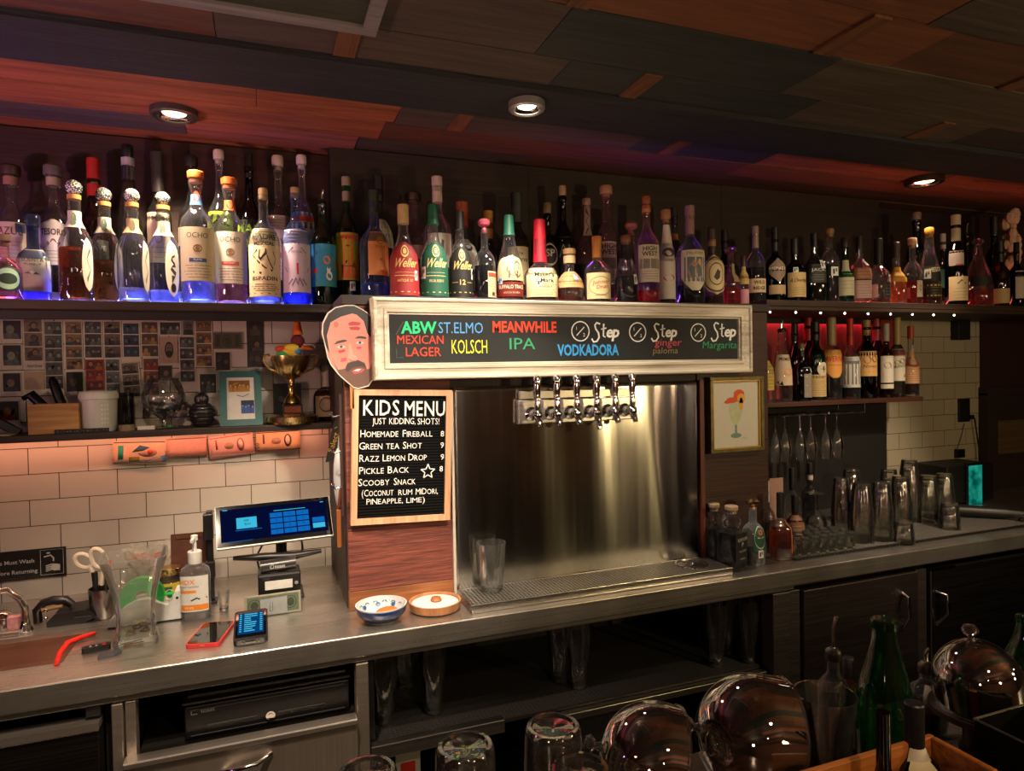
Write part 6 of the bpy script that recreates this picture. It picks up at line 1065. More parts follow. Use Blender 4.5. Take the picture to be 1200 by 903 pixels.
# wooden box
r = (-0.6193, 1.3928, -0.4965, 1.4869)
t = thing('wooden_recipe_box', 'open light wooden box standing at the left of the shelf', 'box', ((r[0] + r[2]) / 2, 2.25, ZT))
mb = MB(); x0, x1, h = r[0], r[2], r[3] - ZT
mb.box((x0, 2.210, ZT), (x1, 2.218, ZT + h)).box((x0, 2.262, ZT), (x1, 2.270, ZT + h)).box((x0, 2.218, ZT), (x0 + .008, 2.262, ZT + h)).box((x1 - .008, 2.218, ZT), (x1, 2.262, ZT + h)).box((x0 + .008, 2.218, ZT), (x1 - .008, 2.262, ZT + .008))
mb.build('box_body', WOOD('#8a5a2c', '#c89a5c', .5, 0, 1.2, .1), t, world=True, bev=.001)
MB().box((x0 + .01, 2.222, ZT + .01), (x1 - .01, 2.260, ZT + h - .012)).build('card_stack', P('#1a1614', .8), t, world=True)
# papers at far left
r = (-0.669, 2.2517, 1.405)
o = MB().box((-.74, 2.204, ZT), (-.66, 2.29, ZT + .003)).box((-.735, 2.21, ZT + .003), (-.672, 2.285, ZT + .005)).build('folded_paper', P('#b0a48c', .8)); tag(o, 'folded pale paper lying flat at the left end of the trinket shelf', 'paper')
# white tub
c = (-0.4538, 2.25, 1.3944); s_ = 0.002502
t = thing('plastic_tub', 'frosted white plastic tub with lid beside the wooden box', 'tub', (c[0], 2.25, ZT))
h = 1.5196 - ZT; R = 19.5 * s_
MB().lathe([(R * .86, 0), (R * .90, .004), (R * .98, h * .80)], 28).build('tub_body', P('#c3c6c0', .45, var=.08), t)
MB().lathe([(R * .99, h * .80), (R * 1.05, h * .81), (R * 1.05, h * .92), (R * 1.0, h * .98), (R * .95, h)], 28).build('lid', P('#cfd2cc', .4), t)
f = lambda u, v, tt: Vector((R * .96 * math.sin(u), -R * .96 * math.cos(u) - tt, v)); mb = MB()
for i in range(3):
    for j in range(5): mb.rect(.32 + i * .16, h * (.2 + j * .11), .32 + i * .16 + .06, h * (.2 + j * .11) + .004, f, .001)
mb.build('printed_marks', P('#e8e8e0', .5), t)
# black tin and tape roll
c = (-0.3892, 2.26, 1.4108); h = 1.5125 - ZT; s_ = 0.002543
t = thing('black_canister', 'glossy black cylindrical canister beside the white tub', 'canister', (c[0], 2.275, ZT)); MB().lathe([(8.6 * s_, 0), (9 * s_, .003), (9 * s_, h * .9)], 24).build('can_body', P('#08090a', .15, coat=.5), t); MB().lathe([(9 * s_, h * .9), (9.2 * s_, h * .91), (9.2 * s_, h * .98), (8.4 * s_, h)], 24).build('can_lid', P('#0d0e10', .2), t)
c = (-0.3795, 2.228, 1.4051)
o = MB().lathe([(.014, 0), (.0215, 0), (.0215, .017), (.014, .017), (.014, 0)], 28, cap=(False, False), c=(0, 0, 0)).build('tape_roll', P('#7a6a4e', .5)); o.location = (c[0], 2.226, ZT); tag(o, 'small roll of tan tape lying in front of the black canister', 'tape roll')
r = (-0.4871, 2.206, 1.3996)
t = thing('black_bracelet', 'long flat black strip with silver studs on the shelf edge', 'strap', (r[0], 2.207, ZT)); MB().box((r[0] - .068, 2.202, ZT), (r[0] + .066, 2.208, ZT + .012)).build('strap', P('#0c0b0b', .5), t, world=True, bev=.001)
mb = MB()
for i in range(16): mb.sphere((r[0] - .06 + i * .008, 2.2015, ZT + .0065), .0022, 8)
mb.build('studs', CHROME(), t, world=True)
r = (-0.3273, 2.22, 1.4006)
o = MB().box((r[0] - .024, 2.212, ZT), (r[0] + .022, 2.232, ZT + .012)).build('white_eraser', P('#c9c6c0', .6), bev=.002); tag(o, 'small white block beside the foot of the big snifter glass', 'eraser')
# big snifter full of odds and ends
c = (-0.2864, 2.27, 1.3897); s_ = 0.002601; h = 1.5536 - ZT; R = 24 * s_
t = thing('snifter_glass', 'big balloon snifter filled with matchbooks and trinkets', 'glass', (c[0], 2.272, ZT))
MB().lathe([(R * .62, 0), (R * .60, .003), (R * .12, .008), (R * .10, h * .17), (R * .3, h * .22), (R * .78, h * .36), (R * .98, h * .54), (R * .97, h * .68), (R * .82, h * .86), (R * .66, h)], 28, cap=(True, False)).build('snifter_bowl', GLASS((.97, .98, .97), .75, .9, .04, base=.06), t)
rc = random.Random(5); mb = MB()
for k in range(16):
    a = rc.uniform(0, 6.28); q = rc.uniform(0, .5) * R; M = Matrix.Translation((q * math.cos(a), q * math.sin(a), h * rc.uniform(.36, .52))) @ Matrix.Rotation(rc.uniform(-1.2, 1.2), 4, 'X') @ Matrix.Rotation(rc.uniform(-1.2, 1.2), 4, 'Y'); L_ = rc.uniform(.010, .022); mb.box((-L_, -.0025, -.007), (L_, .0025, .007), k % 5, M)
stuff(mb.build('odds_and_ends', [P(x, .5) for x in ('#16181c', '#c8c4bc', '#2a3a5a', '#5a3a2a', '#8a8a86')], t))
# small clutter by its foot
c = (-0.2376, 2.23, 1.3956)
t = thing('green_charm', 'little green glass charm at the foot of the snifter', 'charm', (c[0] - .03, 2.225, ZT)); MB().sphere((0, 0, .007), .007, 10, sc=(1.4, 1, 1)).build('charm_body', P('#3a5a3e', .2), t); MB().tube([(.008, 0, .007), (.014, 0, .012), (.018, 0, .007), (.014, 0, .004)], .0012, 6).build('ring', CHROME(), t)
# owl / grenade figurine
c = (-0.1821, 2.27, 1.3953); s_ = 0.002648; h = 1.5038 - ZT; R = 14.5 * s_
t = thing('grenade_figurine', 'dark figurine like a small penguin with a grenade body', 'figurine', (c[0], 2.27, ZT)); dm = P('#1f1c1c', .35, coat=.3)
mb = MB(); V = []; F = []; n = 32; prf = [(.30, 0), (.55, .02), (.80, .14), (.97, .30), (1, .44), (.92, .58), (.70, .68), (.45, .73)]
nz = 28
for j in range(nz + 1):
    z = .73 * j / nz
    for (r0, z0), (r1, z1) in zip(prf, prf[1:]):
        if z0 <= z <= z1 + 1e-9: rr = r0 + (r1 - r0) * (z - z0) / (z1 - z0)
    for k in range(n):
        g = (1 if (j % 5) else .93) * (1 if (k % 4) else .94); a = 2 * PI * k / n; V.append((R * rr * g * math.cos(a), R * rr * g * math.sin(a) * .85, z * h))
for j in range(nz):
    for k in range(n): k2 = (k + 1) % n; F.append((j * n + k, j * n + k2, (j + 1) * n + k2, (j + 1) * n + k))
mb.add(V, F + [tuple(range(n - 1, -1, -1))], 0, True); mb.build('grooved_body', dm, t)
MB().sphere((0, 0, h * .82), R * .56, 18, sc=(1, .9, 1.05)).sphere((-R * .3, -R * .1, h * .98), R * .12, 8, sc=(1, 1, 1.8)).sphere((R * .3, -R * .1, h * .98), R * .12, 8, sc=(1, 1, 1.8)).build('head', dm, t)
MB().sphere((-R * .2, -R * .44, h * .86), R * .14, 10).sphere((R * .24, -R * .44, h * .86), R * .14, 10).build('eyes', P('#6a6462', .2), t)
MB().tube([(-R * .85, 0, h * .62), (-R * 1.1, -.004, h * .68), (-R * 1.15, -.004, h * .76)], R * .14, 8).build('wing', dm, t); MB().tube([(R * .85, 0, h * .60), (R * 1.08, -.004, h * .46), (R * 1.05, -.004, h * .30)], R * .12, 8).build('wing', dm, t)
# teal picture frame leaning on the tiles
q0 = (-0.1292, 2.24, 1.4029); q1 = (-0.0056, 2.24, 1.408); q2 = (-0.1371, 2.32, 1.5697); q3 = (-0.0121, 2.32, 1.5758)
t = thing('teal_photo_frame', 'teal painted photo frame with two snapshots leaning against the tiles', 'picture frame', ((q0[0] + q1[0]) / 2, 2.25, ZT))
W_ = (q1[0] - q0[0]); o_ = Vector(((q0[0] + q1[0]) / 2, 2.235, ZT)); up = (Vector(((q2[0] + q3[0]) / 2 + .004, 2.315, (q2[2] + q3[2]) / 2)) - o_); Hh = up.length
f = frame3(o_, (1, 0, 0), up); mb = MB(); wf = W_ * .17
for a, b in (((-W_ / 2, 0), (W_ / 2, wf)), ((-W_ / 2, Hh - wf), (W_ / 2, Hh)), ((-W_ / 2, wf), (-W_ / 2 + wf, Hh - wf)), ((W_ / 2 - wf, wf), (W_ / 2, Hh - wf))): mb.prism([a, (b[0], a[1]), b, (a[0], b[1])], -.010, 0, f)
mb.build('frame', P('#2f5f5d', .5, scale=30), t, world=True, bev=.0015)
mb = MB(); mb.prism([(-W_ / 2 + wf, wf), (W_ / 2 - wf, wf), (W_ / 2 - wf, Hh - wf), (-W_ / 2 + wf, Hh - wf)], -.009, -.005, f, 0); rs = random.Random(4)
mb.build('mount', P('#c9c4ba', .7), t, world=True)
mb = MB(); snap(mb, f, -W_ * .28, Hh * .62, W_ * .22, Hh * .83, 0, ([1], [2], [3]), 5, rs); snap(mb, f, W_ * .0, Hh * .22, W_ * .31, Hh * .46, 4, ([5], [6], [4]), 4, rs); mb.stroke([(-W_ * .1, Hh * .56), (W_ * .05, Hh * .53), (W_ * .2, Hh * .58)], .002, f, .0002, 3)
for i in range(len(mb.v)): mb.v[i] = tuple(Vector(mb.v[i]) - (Vector((1, 0, 0)).cross(up.normalized())) * .0045)
mb.build('snapshots', [P(x, .5) for x in ('#7a4a1c', '#c89a5a', '#a8742e', '#2a1a0c', '#0c1a3a', '#7aa0d8', '#2a4a8a')], t, world=True)
# trophy
c = (0.0837, 2.24, 1.3986); s_ = 0.002742; h = 1.6176 - ZT
t = thing('gold_trophy', 'gold two-handled trophy cup holding a rainbow toy bird and an orange cone', 'trophy', (c[0], 2.245, ZT)); u = s_
MB().lathe([(30 * u, 0), (32 * u, 3 * u), (31 * u, 8 * u), (24 * u, 12 * u)], 36).build('round_base', STEEL((.42, .30, .12), .25, 2, wear=.5), t) if False else MB().lathe([(28 * u, 0), (30 * u, 3 * u), (29 * u, 8 * u), (22 * u, 11 * u)], 36, sq=.9).build('round_base', STEEL((.42, .30, .12), .25, 2, wear=.5), t)
MB().box((-11 * u, -11 * u, 11 * u), (11 * u, 11 * u, 22 * u)).build('plinth', P('#1a1210', .25, coat=.4), t, bev=.001)
MB().box((-9 * u, -11.6 * u, 13 * u), (9 * u, -11 * u, 20 * u)).build('name_plate', P('#8a4a34', .3, metal=.6), t)
g = GOLD()
MB().lathe([(9 * u, 22 * u), (10 * u, 24 * u), (8 * u, 30 * u), (4 * u, 34 * u), (3.4 * u, 40 * u), (4.6 * u, 44 * u), (3.4 * u, 47 * u), (4 * u, 51 * u)], 24).build('stem', g, t)
hc = h - 51 * u; mb = MB(); n = 36; pr = [(4, 0), (9, .10), (15, .30), (19, .55), (21.5, .80), (22.5, 1.0)]; V = []; F = []
for r_, q in pr + [(21, 1.0), (19, .75)]:
    for k in range(n): a = 2 * PI * k / n; rr = r_ * u * (1 + (.05 if q < .7 else 0) * math.cos(12 * a)); V.append((rr * math.cos(a), rr * math.sin(a), 51 * u + hc * q))
for j in range(len(pr) + 1):
    for k in range(n): k2 = (k + 1) % n; F.append((j * n + k, j * n + k2, (j + 1) * n + k2, (j + 1) * n + k))
mb.add(V, F, 0, True); mb.build('fluted_cup', g, t)
for sgn in (-1, 1):
    MB().tube([(sgn * 14 * u, 0, 51 * u + hc * .3), (sgn * 24 * u, 0, 51 * u + hc * .45), (sgn * 30 * u, 0, 51 * u + hc * .8), (sgn * 29 * u, 0, 51 * u + hc * 1.02), (sgn * 24 * u, 0, 51 * u + hc * 1.06), (sgn * 23 * u, 0, 51 * u + hc * .92)], 1.6 * u, 8).build('handle', g, t)
zc = ZT + h - 5 * u
t = thing('rainbow_toy_bird', 'rainbow coloured plush bird sitting in the gold trophy cup', 'toy', (c[0], 2.245, zc))
mb = MB().sphere((-2 * u, 0, 9 * u), 12 * u, 18, 0, sc=(1.15, .9, .85)); mb.build('body', P('#d8a82e', .8), t)
for k, (cl, x, z, w2) in enumerate((('#c8402e', -12, 13, 5), ('#3a9a5a', -8, 6, 7), ('#e0c23a', 1, 14, 7), ('#3a8ac0', 6, 10, 5))): MB().sphere((x * u, -7.4 * u, z * u), w2 * u, 12, sc=(1.2, .5, .7)).build('plumage_patch', P(cl, .8), t)
MB().sphere((8 * u, 1 * u, 22 * u), 8 * u, 16, sc=(1, .9, 1)).build('head', P('#6a1a24', .8), t)
MB().tube([(12 * u, -5 * u, 14 * u), (20 * u, -7 * u, 14 * u), (25 * u, -7 * u, 12 * u)], 2.4 * u, 8, rr=[3 * u, 2.4 * u, .6 * u]).build('beak', P('#e0742a', .6), t)
MB().tube([(14 * u, -6 * u, 18 * u), (22 * u, -8 * u, 18 * u), (27 * u, -8 * u, 15 * u), (26 * u, -8 * u, 13 * u)], .6 * u, 6).build('white_string', P('#d8d4cc', .6), t)
c2 = (0.126, 2.27, 1.6814)
o = MB().lathe([(6.2 * u, 0), (5.6 * u, 4 * u), (2.8 * u, 17 * u), (1.8 * u, 19 * u), (0, 19.4 * u)], 20).build('orange_cone', P('#d8641e', .6)); o.location = (c[0] + 8 * u, 2.246, zc + 29.5 * u); tag(o, 'small orange cone standing on the head of the rainbow toy bird', 'cone')
# squat amber bottle with round yellow label
bottle('whiskey_bottle', 'dark bottle with white neck label and round yellow seal behind the trophy', (0.2002, 2.315, 1.402, 0.1847, 0.0488), 'squat', 'brown', None, ('foil', '#b8b0a0', .16, 1), [dict(n='neck_label', z=(.70, .92), a=70, c='#a8a090', art=lines(.2, .8, 4, '#3a342c')), dict(z=(.08, .56), a=56, c='#b89a82', art=[('d', -.1, .45, .6, .34, '#c09a2e'), ('o', -.1, .45, .5, .06, '#6a4a12', .28)] + lines(.84, .94, 2, '#3a2a1c'))], None, rz=-.1)
c = (0.2562, 2.32, 1.4409)
photo('brown card with white edge propped beside the round yellow seal bottle', (0.2222, 1.4111, 0.2564, 1.4901), 'print', bg='#4a3424', heads=1, frame='#a89a88', y=2.338)

# ================================================================== worktop, left end
ZC_ = .9004
# hand washing sign
r = (-0.862, 0.9626, -0.5733, 1.051)
t = thing('handwashing_sign', 'black plastic hand washing notice with white lettering on the tiles above the sink', 'sign', ((r[0] + r[2]) / 2, 2.355, r[1]))
f = XZ(0, 0, 2.3555); MB().prism([(r[0], r[1]), (r[2], r[1]), (r[2], r[3]), (r[0], r[3])], -.002, .002, f).build('plate', P('#0b0b0c', .3), t, world=True, bev=.001)
q = (-0.6398, 0.9621, -0.579, 1.0367); mb = MB(); hgt = r[3] - r[1]; rx = r[2]
mb.text('Employees Must Wash', -0.6543, r[1] + hgt * .56, hgt * .135, f, .0026, 0, al='R', bold=.012); mb.text('Hands Before Returning', -0.6467, r[1] + hgt * .22, hgt * .135, f, .0026, 0, al='R', bold=.012)
ps = (q[2] - q[0]); cx, cz = (q[0] + q[2]) / 2, r[1] + hgt * .52; hh = hgt * .42; hw2 = ps * .48
mb.stroke([(cx - hw2, cz - hh), (cx + hw2, cz - hh), (cx + hw2, cz + hh), (cx - hw2, cz + hh), (cx - hw2, cz - hh)], .0012, f, .0026)
mb.stroke([(cx - hw2 * .7, cz + hh * .45), (cx - hw2 * .1, cz + hh * .55), (cx + hw2 * .15, cz + hh * .3), (cx + hw2 * .12, cz + hh * .05)], .0035, f, .0026); mb.disc(cx - hw2 * .3, cz + hh * .74, .005, .0025, f, .0026)
for k in range(4): mb.stroke([(cx - hw2 * .55, cz - hh * (.3 + .14 * k)), (cx, cz - hh * (.18 + .14 * k)), (cx + hw2 * .7, cz - hh * (.28 + .14 * k))], .0032, f, .0027)
mb.disc(cx + hw2 * .3, cz - hh * .45, hw2 * .42, hh * .28, f, .0026)
mb.build('white_lettering', P('#b9b9b6', .5), t, world=True)
# faucet
a = (-0.5968, 2.06, 0.8956); b = (-0.6019, 2.06, 0.9835); c = (-0.7029, 2.06, 1.0149)
t = thing('sink_faucet', 'chrome bent-spout faucet at the back of the sink', 'faucet', (a[0], 2.06, ZC_))
MB().tube([(a[0], 2.06, ZC_), (a[0], 2.06, b[2] - .02), (b[0] - .004, 2.058, b[2] + .004), (b[0] - .03, 2.05, c[2] + .002), (c[0], 2.02, c[2] + .004), (c[0] - .05, 2.0, c[2] - .01)], .0085, 14).build('spout', CHROME(), t, world=True)
MB().lathe([(.018, 0), (.018, .006), (.012, .014), (.0095, .03)], 20, c=(a[0], 2.06, ZC_)).build('base', CHROME(), t, world=True)
v = (-0.6563, 2.1, 0.9219)
MB().lathe([(.015, 0), (.014, .03), (.018, .034), (.018, .044), (.008, .05)], 16, c=(v[0], 2.10, ZC_)).tube([(v[0], 2.10, ZC_ + .04), (v[0] - .035, 2.09, ZC_ + .046)], .005, 8).build('valve', CHROME(), t, world=True)
q = (-0.628, 2.075, 0.9331)
o = MB().box((-.018, -.012, 0), (.018, .012, .034)).build('soap_packet', P('#c98a8a', .6, var=.5, scale=90), bev=.002); o.location = (q[0], 2.10, ZC_); tag(o, 'little pink and white packet beside the chrome faucet', 'packet')
q = (-0.6234, 2.045, 0.914)
o = MB().box((-.022, -.012, 0), (.022, .012, .012)).build('steel_clip', STEEL(), bev=.002); o.location = (q[0], 2.045, ZC_); tag(o, 'small steel clip lying at the back rim of the sink', 'clip')
# black soap dispenser-like hand held appliance
a = (-0.5822, 2.11, 0.8913); b = (-0.5046, 2.11, 0.9333); k1 = (-0.5473, 2.11, 0.9602)
t = thing('black_appliance', 'black appliance with a big curved handle standing behind the sink', 'appliance', (b[0], 2.12, ZC_)); s_ = 0.002311
MB().tube([(a[0], 2.11, ZC_ + .004), (a[0] - .002, 2.11, ZC_ + 16 * s_), (a[0] + 6 * s_, 2.11, k1[2] - 2 * s_), (k1[0], 2.11, k1[2]), (b[0] - 6 * s_, 2.11, k1[2] - 1.5 * s_), (b[0] + 1 * s_, 2.11, k1[2] - 8 * s_)], 5 * s_, 14, rr=[4.5 * s_, 4.8 * s_, 5 * s_, 5.2 * s_, 5.4 * s_, 4.2 * s_]).build('handle', P('#0e0d0d', .4), t, world=True)
x0 = -0.5532; x1 = -0.4378; zt = 0.9339
mb = MB(); prismY([(x0, ZC_), (x1 - .03, ZC_), (x1 - .002, ZC_ + .012), (x1 - .006, zt - .01), (x1 - .03, zt + .002), (x0 + .02, zt - .002), (x0, zt - .02)], 2.07, 2.16, mb); mb.build('body', P('#0f0e10', .45, var=.3), t, world=True, bev=.006, seg=3)
MB().box((x1 - .052, 2.066, ZC_ + .016), (x1 - .012, 2.071, zt - .014)).build('face_panel', P('#26252a', .35), t, world=True, bev=.002)
MB().cyl((a[0] + 5 * s_, 2.10, ZC_ + 17 * s_), (b[0] - 8 * s_, 2.10, ZC_ + 19 * s_), 2.2 * s_).build('wooden_grip', P('#8a6a44', .4), t, world=True); MB().sphere((a[0] + 10 * s_, 2.09, ZC_ + 17 * s_), 2.4 * s_, 12).sphere((a[0] + 10 * s_, 2.09, ZC_ + 9 * s_), 2.2 * s_, 12).build('chrome_screws', CHROME(), t, world=True)
# red edging strip by the sink corner
pts = [(-0.4597, 1.7828, 0.906), (-0.4673, 1.8413, 0.908), (-0.4671, 1.906, 0.908), (-0.4456, 1.9312, 0.908), (-0.4172, 1.9547, 0.908)]
V = MB().tube(pts, .006, 10, rr=[.005, .0062, .0066, .0062, .004]); o = V.build('red_tube', P('#d81a10', .35), shift=pts[2]); tag(o, 'bent bright red rubber strip lying over the sink corner', 'strip')
# cup of scissors and pens
c = (-0.4458, 2.1864, 0.9); s_ = 0.002323
c = (-0.4282, 2.10); h = 0.9821 - ZC_; R = 15 * s_
t = thing('pen_cup', 'dark steel cup that holds scissors and pens', 'cup', (c[0], c[1], ZC_))
MB().lathe([(R * .8, 0), (R * .86, .003), (R, h), (R * .94, h), (R * .8, .006), (0, .006)], 28, cap=(True, False)).build('cup_wall', STEEL((.34, .32, .30), .22, 2), t)
t2 = thing('scissors', 'cream-handled scissors standing handle up in the steel cup', 'scissors', (c[0] - .3 * R, c[1], ZC_ + .01)); rx = c[0] - .3 * R
f = lambda px_, py_: (px_, py_)
r1 = (-0.471, 2.1, 1.0604); r2 = (-0.4367, 2.1, 1.0635); lo = (-0.4326, 2.1, 0.9876)
def loop(cx, cz, a, b, tilt, n=20): return [(cx + a * math.cos(2 * PI * k / n) * math.cos(tilt) - b * math.sin(2 * PI * k / n) * math.sin(tilt), 2.10, cz + a * math.cos(2 * PI * k / n) * math.sin(tilt) + b * math.sin(2 * PI * k / n) * math.cos(tilt)) for k in range(n)]
MB().tube(loop(r1[0], r1[2], 7 * s_, 10 * s_, .9), 2.6 * s_, 8, closed=True).tube([(r1[0] + 6 * s_, 2.10, r1[2] - 6 * s_), (lo[0] - 4 * s_, 2.10, lo[2])], 2.6 * s_, 8).build('finger_ring', P('#cfc0ac', .4), t2, world=True)
MB().tube(loop(r2[0], r2[2], 7 * s_, 12 * s_, .35), 2.6 * s_, 8, closed=True).tube([(r2[0] + 4 * s_, 2.106, r2[2] - 10 * s_), (lo[0], 2.106, lo[2])], 2.6 * s_, 8).build('finger_ring', P('#cfc0ac', .4), t2, world=True)
MB().box((lo[0] - 5 * s_, 2.101, ZC_ + .012), (lo[0] + 1 * s_, 2.105, lo[2] + .004)).build('blades', CHROME(), t2, world=True)
for k, (dx, dy, hh, cl, lab_) in enumerate(((-.55, -.3, 1.42, '#121214', 'thick black marker standing at the left of the scissors'), (.25, .35, 1.6, '#3a2a26', 'brown pen standing behind the scissors'), (.55, .1, 1.75, '#b82a1e', 'red pen standing at the right of the scissors'), (.62, -.3, 1.3, '#15151a', 'short black pen leaning at the right rim of the steel cup'))):
    t3 = thing('pen', lab_, 'pen', (c[0] + dx * R * .7, c[1] + dy * R * .7, ZC_ + .012), 'pens in the steel cup')
    MB().tube([(0, 0, 0), (dx * .004, 0, h * hh * .8)], .0048 if k else .007, 10).build('barrel', P(cl, .4), t3); MB().tube([(dx * .004, 0, h * hh * .8), (dx * .006, 0, h * hh)], .0052 if k else .0075, 10).build('pen_cap', P('#0d0d0f', .4) if k != 2 else P('#c8382a', .4), t3)
# tape dispenser, white with green
p0 = (-0.4022, 1.9643, 0.9); p1 = (-0.2201, 1.9819, 0.9)
yd = 1.99; x0 = -0.4015; x1 = -0.2208; zz = lambda q: q
z2 = 0.9786; z3 = 0.9817; s_ = 0.002266
t = thing('tape_dispenser', 'white and green desk tape dispenser behind the glass vase', 'tape dispenser', ((x0 + x1) / 2, yd + .03, ZC_))
L_ = x1 - x0; Hh = z2 - ZC_
mb = MB(); prismY([(x0, ZC_ + .004), (x1, ZC_ + .004), (x1, ZC_ + Hh), (x1 - L_ * .10, ZC_ + Hh * 1.0), (x1 - L_ * .13, ZC_ + Hh * .70), (x1 - L_ * .20, ZC_ + Hh * .56), (x1 - L_ * .30, ZC_ + Hh * .66), (x0 + L_ * .56, ZC_ + Hh * .86), (x0 + L_ * .40, ZC_ + Hh * .84), (x0 + L_ * .25, ZC_ + Hh * .68), (x0 + L_ * .12, ZC_ + Hh * .42), (x0 + L_ * .03, ZC_ + Hh * .18)], yd, yd + .06, mb); mb.build('white_shell', P('#cfd2d0', .35), t, world=True, bev=.002)
MB().box((x0 + .004, yd + .004, ZC_), (x1 - .002, yd + .056, ZC_ + .004)).build('rubber_base', P('#1c2c4a', .6), t, world=True)
MB().lathe([(L_ * .10, 0), (L_ * .30, 0), (L_ * .30, .022), (L_ * .10, .022), (L_ * .10, 0)], 32, cap=(False, False), M=Matrix.Translation((x0 + L_ * .45, yd + .042, ZC_ + Hh * .84)) @ Matrix.Rotation(PI / 2, 4, 'X')).build('green_tape_wheel', P('#2fae5a', .3), t, world=True)
MB().box((x1 - L_ * .46, yd + .018, ZC_ + Hh * .84), (x1 - .004, yd + .040, ZC_ + Hh * .87)).build('green_tape_end', P('#25b34a', .3), t, world=True); MB().cyl((x1 - .012, yd - .001, ZC_ + Hh * .78), (x1 - .012, yd + .003, ZC_ + Hh * .78), .0035, n=12).build('pivot', BLACKP(), t, world=True)
# glass vase with coins
c = (-0.3111, 1.9012, 0.9); s_ = 0.002135; h = 1.1193 - ZC_
t = thing('glass_vase', 'tall flared square glass vase used as a tip jar', 'vase', (c[0], 1.87, ZC_), rz=.12)
RB = 23 * s_; RTp = 38 * s_
def sqv(pr, n=40, tw=6): return MB().lathe(pr, n, cap=(False, False), se=tw, ph=0)
prv = [(0, .0), (RB * .98, 0), (RB * 1.02, .01), (RB * .88, h * .16), (RB * .86, h * .35), (RB * .98, h * .58), (RB * 1.22, h * .80), (RTp * .92, h)]
VG = GLASS((.98, .985, .97), .72, .8, .06, (.9, .92, .85), base=.07)
sqv(prv).build('outer_wall', VG, t); sqv([(RTp * .92, h), (RTp * .86, h), (RB * 1.12, h * .80), (RB * .88, h * .58), (RB * .74, h * .35), (RB * .76, h * .16), (RB * .84, .02), (0, .018)]).build('inner_wall', VG, t)
rc = random.Random(11)
for k in range(24):
    a = rc.uniform(0, 6.28); q = rc.uniform(0, .40) * RB; M = Matrix.Translation((q * math.cos(a), q * math.sin(a), .021 + .0011 * k)) @ Matrix.Rotation(rc.uniform(-.25, .25), 4, 'X') @ Matrix.Rotation(rc.uniform(-.25, .25), 4, 'Y')
    o = MB().lathe([(.0112, 0), (.0115, .0005), (.0115, .0013), (.0112, .0018)], 18).lathe([(.0085, .0018), (.0083, .0021)], 14).build('coin', P('#b9b29a', .25, metal=.9) if k % 4 else P('#a0683a', .3, metal=.9)); o.matrix_world = Matrix.Translation((c[0], 1.87, ZC_)) @ M
    tag(o, 'coin in the loose pile on the floor of the tall glass vase', 'coin', 'coins in the glass vase')
# crumpled clear bag behind
q = (-0.3118, 2.14, 1.0486); s2 = 0.002443
t = thing('flower_wrap', 'crumpled pale tissue bundle with red flowers behind the glass vase', 'bouquet', (q[0], 2.205, ZC_)); rs = random.Random(8)
mb = MB(); n = 26; V = []; F = []; zt = q[2] - ZC_
for j in range(9):
    for k in range(n):
        a = 2 * PI * k / n; R = (.016 + .05 * (j / 8) ** 1.4) * (1 + rs.uniform(-.22, .22)); V.append((R * math.cos(a) * 1.25, R * math.sin(a) * .7, zt * j / 8 * (1 + (rs.uniform(-.05, .12) if j == 8 else 0))))
for j in range(8):
    for k in range(n): k2 = (k + 1) % n; F.append((j * n + k, j * n + k2, (j + 1) * n + k2, (j + 1) * n + k))
mb.add(V, F, 0); mb.build('tissue_wrap', GLASS((.80, .78, .70), .5, .3, .45, (.85, .82, .72), rough=.3), t)
mb = MB()
for k in range(9):
    a = rs.uniform(0, 6.28); mb.sphere((.03 * math.cos(a) - .018, .014 * math.sin(a), zt * rs.uniform(.66, .9)), .014, 9, sc=(1, 1, .7))
mb.build('red_flowers', P('#b03a34', .7), t); MB().tube([(0, 0, .002), (-.008, 0, zt * .7)], .009, 8).build('stems', P('#3a5a2a', .7), t)
# jar with gold lid
c = (-0.266, 2.12, 0.8666); s_ = 0.002443; h = 1.0136 - ZC_; R = 13.5 * s_
t = thing('sauce_jar', 'small jar with gold lid and green and yellow label behind the tape dispenser', 'jar', (c[0], 2.12, ZC_))
MB().lathe([(R * .95, 0), (R, .003), (R, h * .74), (R * .82, h * .82), (R * .82, h * .86)], 24).build('glass_body', GK['clear'], t); MB().lathe([(R * .9, .004), (R * .93, h * .7)], 24).build('contents', P('#4a3a14', .5), t); MB().lathe([(R * .88, h * .84), (R * .92, h * .86), (R * .92, h * .98), (R * .86, h)], 28).build('gold_lid', GOLD(), t)
f = lambda u, v, tt: Vector(((R * 1.01 + tt) * math.sin(u), -(R * 1.01 + tt) * math.cos(u), v)); mb = MB(); mb.rect(-1.3, h * .12, 1.3, h * .66, f, 0, 0, 12, 1).rect(-.7, h * .2, .3, h * .58, f, .0006, 1, 6, 1); mb.disc(.1, h * .4, .4, h * .12, f, .0012, 2); mb.build('label', [P('#c8b23a', .5), P('#1f6a4a', .5), P('#e0d8a8', .5)], t)
